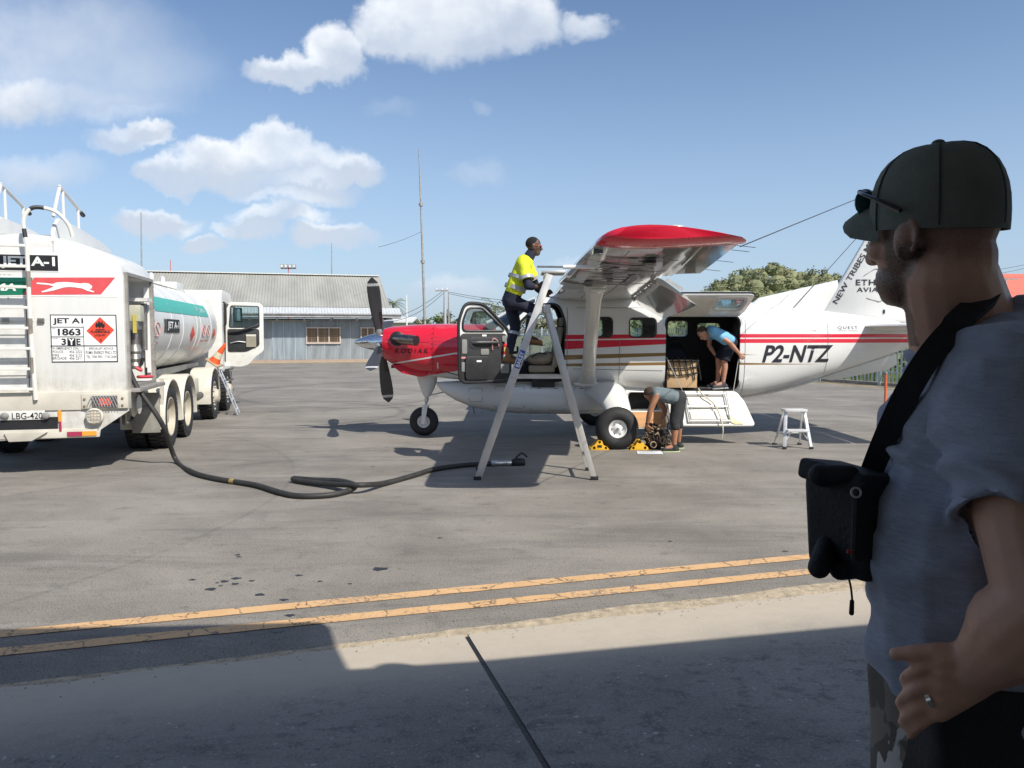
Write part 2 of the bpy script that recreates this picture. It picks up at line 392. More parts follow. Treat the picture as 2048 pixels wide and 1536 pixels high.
    bp = t.node('ShaderNodeBump'); bp.inputs['Strength'].default_value = .4; bp.inputs['Distance'].default_value = .004; t.l.new(t.noise(v, 110, 3, .7), bp.inputs['Height']); t.l.new(bp.outputs[0], b.inputs['Normal'])
    MATS['line'] = m
ground_mats()
SAND = M('sandy_grit', (.44, .36, .25), .95, var=.35, scale=14, bump=.8, bscale=120)
GRASS = M('dry_grass', (.13, .14, .05), .95, var=.5, scale=.6, bump=.5, bscale=20, dirt=.6, dcol=(.25, .2, .1))
g = MB(); N = 24; g.add([(x * 1400 / N - 700, y * 1400 / N - 300, -.03) for y in range(N + 1) for x in range(N + 1)], [(j * (N + 1) + i, j * (N + 1) + i + 1, (j + 1) * (N + 1) + i + 1, (j + 1) * (N + 1) + i) for j in range(N) for i in range(N)])
g.build('ground', GRASS, kind='structure')
# apron: far edge follows the hangar, then the fence
FA, FB = V((16.6, 19.3, 0)), V((-1.4, 60, 0))
a = MB(); ap = [(-60, -12), (30, -12), (19.5, 10), (FA.x - .5, FA.y - .5), (5.3, 44), (1.5, 52.2), (-8.7, 49.6), (-16.85, 47.3), (-27, 44.4), (-60, 35)]
a.add([(x, y, 0) for x, y in ap], [tuple(range(len(ap)))]); a.build('apron', MATS['asphalt'], kind='structure', smooth=False)
# dusty verge in front of the hangar and along the fence
k = MB(); vp = [(-60, 34.6), (-27, 44.0), (-16.85, 46.9), (-8.7, 49.2), (1.3, 51.8), (5.0, 44), (FA.x - 1.1, FA.y - .5), (FA.x - .1, FA.y - .3), (6.2, 44), (2.2, 53.6), (-8.7, 51.2), (-27, 46), (-60, 36.6)]
k.add([(x, y, .006) for x, y in vp], [tuple(range(len(vp)))]); k.build('verge', M('dusty_verge', (.36, .29, .17), .95, var=.3, scale=2, bump=.5, bscale=30), kind='structure', smooth=False)
def EP(aa, s, z=0): p = E0 + ED * aa + EN * s; return V((p.x, p.y, z))
def slab_z(s): return .008 + (.235 * min(max(s / 2.4, 0), 1))
AJ = (G(945, 1295) - E0).dot(ED)
def slab(name, a0, a1, jit):
    mb = MB(); rows = [0, .5, 1.1, 1.7, 2.4, 9.0]; n = max(2, int((a1 - a0) / .12)); vs = []
    for r, s in enumerate(rows):
        for i in range(n + 1):
            aa = a0 + (a1 - a0) * i / n; off = (noise.noise(V((aa * 2.2, 1, 0))) * .05 + noise.noise(V((aa * 9, 4, 0))) * .018) if r == 0 else 0
            sk = -.045 * s   # the joint is not quite square to the edge
            vs.append(EP(aa + sk, s + off, slab_z(s)))
    mb.add(vs, [(r * (n + 1) + i, (r + 1) * (n + 1) + i, (r + 1) * (n + 1) + i + 1, r * (n + 1) + i + 1) for r in range(len(rows) - 1) for i in range(n)])
    for r in (0,):
        base = len(mb.v); mb.v += [V((p.x, p.y, -.02)) for p in vs[:n + 1]]; mb.f += [(i, i + 1, base + i + 1, base + i) for i in range(n)]; mb.mi += [0] * n
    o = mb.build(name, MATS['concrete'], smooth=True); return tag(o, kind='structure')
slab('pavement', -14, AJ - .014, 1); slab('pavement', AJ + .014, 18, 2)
jm = MB(); pts = [(s, slab_z(s) - .004) for s in (0.05, .5, 1.1, 1.7, 2.4, 9)]; vs = []
for s, z in pts: vs += [EP(AJ - .02 - .045 * s, s, z), EP(AJ + .02 - .045 * s, s, z)]
jm.add(vs, [(2 * i, 2 * i + 1, 2 * i + 3, 2 * i + 2) for i in range(len(pts) - 1)])
tag(jm.build('expansion_joint', M('bitumen_filler', (.012, .012, .013), .45, var=.3, scale=30, bump=.6, bscale=60)), kind='structure')
sd = MB(); n = 260; vs = []
for i in range(n + 1):
    aa = -9 + 22 * i / n; j1 = noise.noise(V((aa * 1.3, 7, 0))) * .05 + noise.noise(V((aa * 17, 3, 0))) * .02 + noise.noise(V((aa * 45, 3, 0))) * .012; wd = .05 + .12 * max(0, min(1, (aa - 1.0) / 3))
    vs += [EP(aa, -wd - j1, .004), EP(aa, .03, .004)]
sd.add(vs, [(2 * i, 2 * i + 1, 2 * i + 3, 2 * i + 2) for i in range(n)]); tag(sd.build('sandy_edge', SAND), kind='structure')
gr = MB()   # loose grit and pebbles along the edge
for i in range(900):
    aa = random.uniform(-3, 6); s = random.gauss(-.08, .1); r = random.uniform(.002, .0065); p = EP(aa, s, .004 + r * .4 + (slab_z(s) if s > 0 else 0))
    gr.ell(p, (r, r * random.uniform(.7, 1.2), r * .6), None, 5, 3)
tag(gr.build('loose_grit', M('grit', (.33, .29, .23), .9, var=.4, scale=3)), kind='stuff')
def line(y0l, y0r, w, lab):
    A, B = G(0, y0l), G(1626, y0r); d = (B - A).normalized(); nn = V((d.y, -d.x, 0)); mb = MB(); n = 300; L0, L1 = -7, 13; vs = []
    for i in range(n + 1):
        q = A + d * (L0 + (L1 - L0) * i / n); j = noise.noise(V((i * .31, y0l, 0))) * .006
        vs += [V((q.x, q.y, .005)) - nn * (w / 2 + j), V((q.x, q.y, .005)) + nn * (w / 2 + j)]
    fs = [(2 * i, 2 * i + 1, 2 * i + 3, 2 * i + 2) for i in range(n)]
    mb.add(vs, fs); tag(mb.build('painted_line', MATS['line']), kind='structure')
line(1269, 1113, .12, 1); line(1305, 1143, .12, 2)
ol = MB()
for px, py, r_ in ((475, 1110, .022), (478, 1114, .018), (473, 1157, .03), (450, 1163, .028), (470, 1168, .022), (420, 1179, .034), (503, 1162, .018), (598, 1151, .022), (520, 1190, .03), (568, 1200, .025), (580, 1231, .026), (760, 1138, .05), (640, 1163, .016), (553, 1262, .035), (880, 1076, .018), (1340, 1083, .014), (1570, 1103, .02), (434, 1166, .012), (441, 1172, .012), (700, 1168, .014), (384, 1160, .02)):
    p = G(px, py); n_ = 11; ol.add([p + V((r_ * (1.2 + .35 * math.sin(i * 2.1 + px)) * math.cos(2 * math.pi * i / n_), r_ * (.8 + .3 * math.sin(i * 1.7 + py)) * math.sin(2 * math.pi * i / n_), .003)) for i in range(n_)], [tuple(range(n_))])
tag(ol.build('oil_stains', M('oil', (.012, .011, .010), .35, var=.3, scale=30), smooth=False), kind='stuff')
# ---------------------------------------------------------------- terminal canopy (behind and above the camera) that shades the pavement
cw = thing('terminal_canopy', 'flat terminal canopy roof over the concrete pavement in the foreground', 'canopy', (0, 0, 0))
cp = [(-9, 1.6), (-.72, 1.99), (1.27, 2.10), (1.36, 1.85), (1.50, 1.45), (1.58, 1.36), (2.24, 1.44), (4.63, 1.93), (10, 3.05), (12, -5.5), (-9, -7.2)]
c = MB(); c.prism(cp, lambda u, v, w: V((u, v, w)), 3.5, 3.62); c.build('roof_deck', M('canopy_sheet', (.7, .68, .64), .6), cw, smooth=False)
c = MB(); c.ell((1.74, 1.44, 3.44), (.13, .10, .12)); c.tube([(1.74, 1.44, 3.5), (1.8, 1.2, 3.56)], .03, 8); c.build('eave_shadow_piece', STEEL, cw)  # rounded unseen piece added to cast the bump in the canopy's shadow edge
for px_, py_ in ((-6.5, -1.5), (9.5, .6), (-2.0, -3.2), (4.5, -2.4)):
    c = MB(); c.box((px_, py_, 1.86), (.12, .12, 3.25)); c.build('post', STEEL, cw, bevel=.006)
tw = thing('unseen_rear_wall', 'plain unseen wall added behind the viewer to shape the light', 'wall', (0, 0, 0))  # unseen wall added to shape the light on the onlooker
c = MB(); a0, a1 = V((-12, -5.6, 0)), V((12, -2.2, 0)); c.bar(a0 + V((0, 0, 1.9)), a1 + V((0, 0, 1.9)), .2, 3.2); c.build('wall', M('render', (.75, .72, .66), .9), tw)
# ---------------------------------------------------------------- hangar
def hangar():
    B0, B1 = V((-27, 45.8, 0)), V((-8.7, 51, 0)); d = (B1 - B0).normalized(); L = (B1 - B0).length
    root = thing('corrugated_hangar', 'long low grey corrugated iron building with louvre windows across the apron', 'building', B0, math.atan2(d.y, d.x))
    IRON = M('corrugated_iron', (.32, .345, .36), .42, metal=.35, var=.22, scale=1.6, dirt=.5, dcol=(.20, .15, .12), stretch=(1.4, 1, .3))
    ROOF = M('roof_iron', (.33, .325, .29), .6, metal=.1, var=.14, scale=.8, dirt=.3, dcol=(.27, .25, .2), stretch=(1, .3, .3))
    W_, T = .84, 2.86
    sm = MB(); n = 66; vs = []
    for i in range(n + 1):
        x = W_ * i / n; y = .016 * math.cos(2 * math.pi * i / 6); vs += [(x, y, .12), (x, y, T)]
    sm.add(vs, [(2 * i, 2 * i + 2, 2 * i + 3, 2 * i + 1) for i in range(n)]); me = sm.mesh('sheet')
    ns = int(L / W_) + 1
    for i in range(ns):
        o = link('wall_sheet', me, IRON, root, smooth=True, ang=80) if i == 0 else None
        if o is None: o = bpy.data.objects.new('wall_sheet', me); COL.objects.link(o); o.parent = root
        o.location = (i * W_, (.0 if i % 2 else .012), 0)
        s = MB(); s.box((i * W_, -.03, 1.5), (.028, .02, 2.7)); s.build('cover_strip', M('pale_strip', (.5, .55, .6), .5, metal=.2), root)
    tot = ns * W_; D_ = 12
    c = MB(); c.box((tot / 2, .16, 1.4), (tot, .12, 2.75)); c.box((tot + .02, D_ / 2 + .1, 1.7), (.1, D_, 3.2)); c.box((tot / 2, D_, 1.6), (tot, .1, 3)); c.build('wall_core', M('dark_lining', (.05, .055, .06), .8), root, smooth=False)
    c = MB(); c.box((tot / 2, -.05, .08), (tot, .1, .16)); c.build('plinth', M('plinth', (.35, .27, .22), .9), root, smooth=False)
    # roof: corrugated main slope, skirt, gutter
    def slope(name, y0, z0, y1, z1, x0, x1, mat, lam=.19, amp=.022, thick=True):
        mb = MB(); k = int((x1 - x0) / (lam / 4)); vs = []
        nn = V((0, -(z1 - z0), y1 - y0)).normalized()
        for i in range(k + 1):
            x = x0 + (x1 - x0) * i / k; a = amp * math.cos(2 * math.pi * i / 4)
            vs += [V((x, y0, z0)) + nn * a, V((x, y1, z1)) + nn * a]
        mb.add(vs, [(2 * i, 2 * i + 2, 2 * i + 3, 2 * i + 1) for i in range(k)]); return mb.build(name, mat, root, ang=80)
    xe = tot + .75; xs = -.6
    slope('roof', -.35, 3.62, 5.9, 6.15, xs, tot + .1, ROOF); slope('rear_roof', 12.2, 3.6, 5.9, 6.15, xs, tot + .1, ROOF)
    slope('roof_skirt', -1.15, 3.14, -.33, 3.60, xs, xe, M('skirt_iron', (.55, .57, .57), .4, metal=.2, var=.1))
    c = MB(); c.box(((xs + xe) / 2, -1.2, 3.02), (xe - xs, .06, .16)); c.build('fascia', M('fascia', (.62, .61, .58), .6, var=.2, scale=3, dirt=.5), root, smooth=False)
    c = MB(); c.tube([(xs, -1.28, 3.12), (xe, -1.28, 3.12)], .06, 8); c.build('gutter', M('gutter', (.22, .22, .22), .5, var=.4), root)
    c = MB(); c.box(((xs + xe) / 2, -.55, 2.92), (xe - xs, 1.2, .04)); c.build('soffit', M('soffit', (.10, .10, .10), .8), root, smooth=False)
    c = MB(); c.box(((xs + tot) / 2, 5.9, 6.2), (tot - xs, .5, .06)); c.build('ridge_cap', M('ridge', (.62, .62, .58), .5), root)
    for i in range(0, ns, 2): c = MB(); c.box((i * W_ + .4, -.5, 2.8), (.09, 1.0, .14)); c.build('rafter', M('rafter', (.45, .44, .42), .7), root, smooth=False)
    # louvre windows
    def along(px):
        r = ray(px, 668); r = r / r.y; # solve B0+d*s = r*t
        s = (r.x * B0.y - B0.x) / (d.x - r.x * d.y); return s
    FR = M('window_frame_paint', (.55, .46, .40), .6); SL = M('louvre_slat', (.30, .22, .15), .55, var=.25, scale=9); SL2 = M('louvre_glass', (.33, .34, .33), .25)
    for (p0, p1, zz0, zz1, npan) in ((613, 680, 1.25, 2.27, 3), (722, 748, 1.25, 2.27, 2), (828, 850, 1.3, 2.2, 1)):
        s0, s1 = along(p0), along(p1)
        if s1 > tot: continue
        f = MB()
        for z in (zz0, zz1): f.box(((s0 + s1) / 2, -.07, z), (s1 - s0 + .1, .1, .09))
        for q in range(npan + 1): f.box((s0 + (s1 - s0) * q / npan, -.072, (zz0 + zz1) / 2), (.075, .1, zz1 - zz0))
        w = f.build('louvre_window', FR, root, smooth=False)
        bk = MB(); bk.box(((s0 + s1) / 2, -.028, (zz0 + zz1) / 2), (s1 - s0, .012, zz1 - zz0)); bk.build('dark_inside', M('dark_inside', (.012, .011, .01), .6), w, smooth=False)
        pw = (s1 - s0) / npan; sb = MB(); sb.box((0, 0, 0), (pw - .1, .012, .13), Matrix.Rotation(R(38), 3, 'X')); sme = sb.mesh('slat')
        for q in range(npan):
            for r_ in range(8):
                o = link('slat', sme.copy() if False else sme, [SL, SL, SL2][min(q, 2)] if q < 2 or npan < 3 else SL2, w, smooth=False) if False else bpy.data.objects.new('slat', sme if not (npan == 3 and q == 2) else sme)
                if not o.users_collection: COL.objects.link(o)
                o.parent = w; o.location = (s0 + pw * (q + .5), -.062, zz0 + .1 + (zz1 - zz0 - .16) * r_ / 7)
        sme.materials.append(SL)
    # paler door-like panel
    s0, s1 = along(545), along(612)
    c = MB(); c.box(((s0 + s1) / 2, -.045, 1.42), (s1 - s0, .02, 2.5)); c.build('sliding_door', M('door_iron', (.27, .315, .345), .45, metal=.3, var=.25, scale=1.5, stretch=(3, 1, .3)), root, smooth=False)
    for q in range(4): c = MB(); c.box((s0 + (s1 - s0) * q / 3, -.07, 1.42), (.03, .02, 2.5)); c.build('door_rib', MATS['pale_strip'], root, smooth=False)
    c = MB(); c.box(((s0 + s1) / 2, -.08, 2.72), (s1 - s0 + .5, .08, .1)); c.build('door_track', M('track', (.33, .33, .28), .6), root, smooth=False)
hangar()
# ---------------------------------------------------------------- palisade fence
def fence():
    d = (FB - FA).normalized(); L = (FB - FA).length
    root = thing('palisade_fence', 'tall pale grey steel palisade fence along the far edge of the apron behind the tail', 'fence', FA, math.atan2(d.y, d.x))
    PM = M('fence_paint', (.42, .47, .48), .5, metal=.2, var=.15)
    p = MB(); p.prism([(-.034, 0), (0, .012), (.034, 0), (.034, 1.95), (.012, 2.05), (0, 2.1), (-.012, 2.05), (-.034, 1.95)], lambda u, v, w: V((u, w, v + .12)), -.002, .004)
    pm = p.mesh('pale'); pm.materials.append(PM); sp = L / 262
    for i in range(262):
        o = bpy.data.objects.new('pale', pm); COL.objects.link(o); o.parent = root; o.location = (i * sp, 0, 0); o.rotation_euler = (0, R(random.uniform(-.5, .5)), 0)
    for z in (.5, 1.75): c = MB(); c.box((L / 2, .03, z), (L, .05, .05)); c.build('rail', PM, root, smooth=False)
    q = MB(); q.box((0, .1, 1.15), (.1, .09, 2.3)); qm = q.mesh('fence_post'); qm.materials.append(PM)
    for i in range(int(L / 2.75) + 1):
        o = bpy.data.objects.new('fence_post', qm); COL.objects.link(o); o.parent = root; o.location = (i * 2.75, 0, 0)
    c = MB(); c.box((L / 2, -.02, .05), (L, .22, .14)); c.build('kerb', M('kerb', (.3, .26, .22), .9, var=.3), root, smooth=False)
fence()
# ---------------------------------------------------------------- vegetation
def leafmat(name, c0, c1):
    m = bpy.data.materials.new(name); m.use_nodes = True; t = NT(m.node_tree); b = m.node_tree.nodes['Principled BSDF']
    v = t.obj(); n = t.noise(v, .35, 4, .6); n2 = t.noise(v, 3.0, 2)
    c = t.mix(t.sm(n, .35, .65), c0, c1); c = t.mix(t.sm(n2, .3, .7, 0, .35), c, tuple(x * .7 for x in c0)); t.l.new(c, b.inputs['Base Color']); b.inputs['Roughness'].default_value = .6
    b.inputs['Subsurface Weight'].default_value = 0; return m
def leaves(mb, c, r, n, size, flatten=.8, rnd=random):
    """clumped leaf-sized faces through an uneven crown"""
    cl = []
    for i in range(max(4, n // 45)):
        a = rnd.uniform(0, 2 * math.pi); zz = rnd.uniform(-.55, 1); q = math.sqrt(max(0, 1 - zz * zz)); rr = rnd.uniform(.55, 1.0)
        cl.append(V((math.cos(a) * q * r * rr, math.sin(a) * q * r * rr, zz * r * rr * flatten)))
    for i in range(n):
        k = rnd.choice(cl); p = V(c) + k + V((rnd.gauss(0, 1), rnd.gauss(0, 1), rnd.gauss(0, .8))) * (r * .17)
        u = V((rnd.uniform(-1, 1), rnd.uniform(-1, 1), rnd.uniform(-.6, .6))).normalized(); w = u.cross(V((rnd.uniform(-1, 1), rnd.uniform(-1, 1), rnd.uniform(-1, 1)))).normalized(); s = size * rnd.uniform(.6, 1.4)
        mb.add([p - u * s, p + w * s * .55, p + u * s, p - w * s * .55], [(0, 1, 2, 3)])
BARK = M('bark', (.16, .12, .09), .9, var=.4, scale=6, bump=.8, bscale=20)
def tree(loc, h, r, label, mat, n=700, size=.28, group=None):
    root = thing('leafy_tree', label, 'tree', loc, random.uniform(0, 6), group)
    c = MB(); c.tube([(0, 0, -.1), (.08, 0, h * .3), (0, .1, h * .55), (.1, 0, h * .8)], [.16, .13, .1, .04], 7)
    for i in range(5): a = i * 1.3; c.tube([(0.03, 0, h * (.35 + .06 * i)), (math.cos(a) * r * .4, math.sin(a) * r * .4, h * (.5 + .06 * i)), (math.cos(a) * r * .75, math.sin(a) * r * .75, h * (.62 + .06 * i))], [.07, .05, .02], 5)
    c.build('trunk', BARK, root); l = MB(); leaves(l, (0, 0, h - r * .75), r, n, size); l.build('crown', mat, root, smooth=False, fix=False)
LG1 = leafmat('leaf_olive', (.15, .17, .075), (.24, .24, .11)); LG2 = leafmat('leaf_green', (.085, .15, .035), (.17, .24, .06)); LG3 = leafmat('leaf_pale', (.10, .12, .06), (.17, .18, .09))
def wood():
    rnd = random.Random(3); mb = MB(); prof = [(1120, 640), (1250, 625), (1380, 605), (1430, 560), (1470, 537), (1520, 528), (1570, 524), (1620, 534), (1670, 540), (1730, 552), (1800, 585), (1900, 625), (2080, 640)]
    def top(px):
        for (a, b), (c, d) in zip(prof, prof[1:]):
            if a <= px <= c: return b + (d - b) * (px - a) / (c - a)
        return 640
    for row, (Y, dy) in enumerate(((150, 0), (138, 20), (126, 42), (114, 64), (104, 84))):
        px = 1120 + row * 9
        while px < 2080:
            yy = top(px) + dy * max(.15, (650 - top(px)) / 125.0) + rnd.uniform(-4, 9); r = rnd.uniform(1.5, 2.8)
            if yy < 655: p = P(px, yy, Y + rnd.uniform(-4, 4)); leaves(mb, (p.x, p.y, p.z - r * .8), r, 230, .21, .85, rnd); mb.ell((p.x, p.y, p.z - r * .95), (r * .8, r * .8, r * .68), None, 9, 6)
            px += r * 1500 / Y * .95
    tag(mb.build('woodland', LG1, smooth=False, fix=False, label='dense olive green wood on the low hill behind the wing', cat='woodland'), kind='stuff')
    # the hill it stands on
    h = MB(); vs = []; nx, ny = 40, 10
    for j in range(ny + 1):
        for i in range(nx + 1):
            px = 1050 + 1080 * i / nx; Y = 92 + 90 * j / ny; q = P(px, 660, Y); tp = P(px, top(min(max(px, 1120), 2080)), 150).z - 5.0
            z = -.1 + max(0, tp) * (1 - abs(2 * j / ny - 1.25) ** 1.3 * .9 if j > 0 else 0); vs.append((q.x, Y, max(-.2, z if j < ny else -.2)))
    h.add(vs, [(j * (nx + 1) + i, j * (nx + 1) + i + 1, (j + 1) * (nx + 1) + i + 1, (j + 1) * (nx + 1) + i) for j in range(ny) for i in range(nx)])
    h.build('hill', GRASS, kind='structure')
    b = MB(); d = (FB - FA).normalized(); nn = V((d.y, -d.x, 0))
    if nn.x < 0: nn = -nn
    for i in range(46):
        p = FA + d * (1 + i * .95) + nn * rnd.uniform(2.2, 7); r = rnd.uniform(.7, 1.5); leaves(b, (p.x, p.y, r * .5), r, 150, .14, .8, rnd)
    tag(b.build('shrubs', LG2, smooth=False, fix=False, label='bright green scrub growing behind the palisade fence', cat='scrub'), kind='stuff')
    gs = MB()
    for i in range(9000):
        t_ = rnd.uniform(0, 40); p = FA + d * t_ + nn * rnd.uniform(.3, 5); hh = rnd.uniform(.15, .6); a = rnd.uniform(0, 6.28); u = V((math.cos(a), math.sin(a), 0)) * .02
        gs.add([p - u, p + u, p + V((rnd.uniform(-.12, .12), rnd.uniform(-.12, .12), hh))], [(0, 1, 2)])
    tag(gs.build('long_grass', leafmat('grass_blade', (.10, .17, .03), (.2, .26, .06)), smooth=False, fix=False), kind='stuff')
wood()
def palm(px, py, Y, label, lean=.3, k=1.0):
    top = P(px, py, Y); root = thing('palm_tree', label, 'palm', (top.x, top.y, 0), 0, 'palms beyond the apron'); h = top.z
    c = MB(); c.tube([(lean, 0, 0), (lean * .6, 0, h * .4), (lean * .2, 0, h * .75), (0, 0, h)], [.2, .16, .14, .12], 8); c.build('trunk', BARK, root)
    rnd = random.Random(int(px))
    for i in range(17):
        a = i * 2.4 + rnd.uniform(-.2, .2); el = rnd.uniform(-.35, 1.15); L = rnd.uniform(1.5, 2.2) * k; f = MB(); dirv = V((math.cos(a), math.sin(a), 0)); side = V((-dirv.y, dirv.x, 0)); prev = []
        for s in range(9):
            u = s / 8; q = dirv * (L * u) + V((0, 0, L * (u * math.sin(el) - .55 * u * u))) + V((0, 0, h)); prev.append(q)
        for s in range(1, 9):
            for sg in (-1, 1):
                q = prev[s]; ll = .42 * k * (1 - abs(s / 8 - .45)); f.add([q, q + (prev[s] - prev[s - 1]) * .45, q + side * sg * ll + V((0, 0, -ll * .55))], [(0, 1, 2)])
        f.tube(prev, .018, 4); f.build('frond', LG3 if i % 3 else LG1, root, smooth=False, fix=False)
palm(786, 607, 82, 'small palm behind the propeller, at the end of the hangar roof', .4, .8); palm(945, 617, 85, 'palm half hidden by the twin utility poles', .2, .7); palm(990, 612, 70, 'bushy palm rising behind the open cockpit door', -.3, 1.1)
for px, py, Y, r, lab, mt in ((872, 640, 88, 1.3, 'small round tree just left of the twin utility poles', LG2), (902, 634, 84, 1.5, 'feathery grey green tree behind the twin utility poles', LG3), (960, 632, 90, 1.6, 'low bushy tree between utility poles and cockpit door', LG1), (1015, 632, 92, 1.7, 'low tree behind the windshield', LG2), (1062, 640, 60, 1.6, 'pale leafy tree seen through the cockpit doors', LG3), (1110, 640, 66, 1.8, 'olive tree seen through the cabin door opening', LG1), (835, 644, 95, 1.2, 'shrubby tree at the foot of the tall mast', LG1)):
    p = P(px, py, Y); tree((p.x, p.y, 0), p.z + r * .35, r, lab, mt, 650, .16, 'trees beyond the apron')
# ---------------------------------------------------------------- masts, poles, wires
MET = M('mast_metal', (.33, .32, .30), .6, metal=.3, var=.25)
def mast(name, px0, py0, px1, Y, r, label, cat='mast', mat=MET, bands=0):
    a = P(px0, py0, Y); b = P(px1, 700, Y); root = thing(name, label, cat, (b.x, b.y, 0)); q = a - V((b.x, b.y, 0))
    c = MB(); c.tube([(0, 0, 0), q * .33, q * .66, q], [r, r * .9, r * .7, r * .4], 8); c.build('pole', mat, root)
    for i in range(bands): c = MB(); w = q * (.2 + .27 * i); c.tube([w - V((0, 0, .1)), w + V((0, 0, .1))], r * 1.5, 8); c.build('collar', MET, root)
    return root, q
mast('radio_mast', 838, 298, 852, 54, .10, 'very tall thin radio mast rising left of the cockpit', bands=3)
mast('thin_mast', 282, 424, 285, 62, .09, 'thin mast rising behind the fuel tanker roof')
mast('thin_mast', 663, 486, 665, 62, .07, 'thin mast rising behind the hangar ridge')
mast('short_pole', 813, 590, 814, 60, .09, 'short white pole left of the tall radio mast', 'pole', WHITE)
mast('red_antenna', 341, 520, 341, 60, .07, 'short red antenna above the tanker top', 'antenna', M('red_pole', (.55, .12, .1), .5))
mast('roof_antenna', 434, 548, 435, 58, .03, 'tiny white antenna above the hangar ridge left end', 'antenna', WHITE); mast('roof_antenna', 528, 550, 525, 58, .04, 'tiny dark antenna above the hangar ridge', 'antenna', BLACK)
root, q = mast('floodlight_tower', 577, 532, 578, 75, .10, 'red floodlight tower with four lamps above the hangar ridge', 'floodlight', MATS['red_pole'])
c = MB(); c.box(q + V((0, 0, -.25)), (1.5, .1, .08)); c.build('crossbar', MATS['red_pole'], root)
for i in range(4):
    lm = MB(); lm.box(q + V((-.62 + .41 * i, -.1, -.02)), (.3, .18, .36)); hd = lm.build('lamp_head', M('lamp_grey', (.25, .25, .25), .5), root, bevel=.02)
    lm = MB(); lm.box(q + V((-.62 + .41 * i, -.2, -.02)), (.22, .02, .26)); lm.build('lamp_glass', M('lamp_glass', (.75, .75, .7), .15), hd)
r1, q1 = mast('utility_pole', 889, 580, 891, 58, .16, 'thick grey utility pole with crossarm right of the radio mast', 'utility pole', M('pole_grey', (.40, .41, .42), .7))
c = MB(); c.box(q1 + V((-.2, 0, -.05)), (1.0, .12, .1)); c.build('crossarm', MET, r1)
for i in range(3):
    c = MB(); c.lathe([(.03, 0), (.05, .05), (.03, .1), (.04, .15), (.01, .18)], q1 + V((-.6 + .4 * i, 0, 0)), (0, 0, 1), 8); c.build('insulator', WHITE, r1)
mast('utility_pole', 897, 584, 898, 60, .09, 'slim utility pole beside the thick one with the crossarm', 'utility pole')
r2, q2 = mast('utility_pole', 2012, 556, 2013, 70, .11, 'far utility pole with crossarm in front of the red roof', 'utility pole', MATS['pole_grey']); c = MB(); c.box(q2 + V((0, 0, -.1)), (2.4, .1, .1)); c.build('crossarm', MET, r2)
WIRE = M('wire', (.03, .03, .03), .6)
def wire(label, a, b, sag, r=.018):
    a, b = V(a), V(b); c = MB(); c.tube([a.lerp(b, i / 16) - V((0, 0, sag * 4 * (i / 16) * (1 - i / 16))) for i in range(17)], r, 5); return c.build('overhead_wire', WIRE, label=label, cat='wire', group='overhead wires')
wire('sagging overhead wire between the hangar end and thick utility pole', P(750, 640, 56), P(884, 583, 58), .5); wire('lower sagging overhead wire between the hangar end and thick utility pole', P(752, 643, 56), P(888, 585, 58), .7)
wire('upper overhead wire from the slim utility pole to the right behind the ladder man', P(897, 584, 60), P(1130, 606, 66), .25); wire('lower overhead wire from the slim utility pole to the right behind the ladder man', P(897, 587, 60), P(1130, 612, 66), .3)
wire('stay wire slanting down left from the tall radio mast', P(843, 463, 54), P(757, 494, 50), .1, .012); wire('upper overhead wire at the far right edge', P(1950, 545, 75), P(2075, 524, 75), .1); wire('lower overhead wire at the far right edge', P(1950, 555, 75), P(2075, 530, 75), .1)
def shed(name, label, px0, px1, pyw, pye, Y, wallm, roofm, h2, depth=6):
    a, b = P(px0, 700, Y), P(px1, 700, Y); L = b.x - a.x; root = thing(name, label, 'building', (a.x, Y, 0)); zw = P(px0, pye, Y).z
    c = MB(); c.box((L / 2, depth / 2, zw / 2), (L, depth, zw)); c.build('wall', wallm, root, smooth=False)
    c = MB(); c.prism([(-.5, zw + .02), (depth / 2, zw + h2), (depth + .5, zw + .02), (depth + .5, zw + .14), (depth / 2, zw + h2 + .14), (-.5, zw + .14)], lambda u, v, w: V((w, u, v)), -.5, L + .5); c.build('roof', roofm, root, smooth=False)
    n = max(1, int(L / 4))
    for i in range(n):
        w = MB(); w.box((L * (i + .5) / n, -.03, zw * .6), (1.1, .08, .9)); wo = w.build('window', WHITE, root, smooth=False); w = MB(); w.box((L * (i + .5) / n, -.06, zw * .6), (.95, .06, .75)); w.build('pane', DGLASS, wo, smooth=False)
shed('small_white_building', 'small white building past the end of the hangar', 775, 817, 660, 646, 72, M('offwhite_wall', (.6, .6, .57), .7), M('pale_roof', (.62, .62, .6), .5), .5)
shed('red_roofed_building', 'red roofed building at the far right edge', 1930, 2110, 620, 600, 72, M('offwhite_wall', (.6, .6, .57), .7), M('red_roof', (.62, .16, .11), .55, var=.15), 2.7, 9)
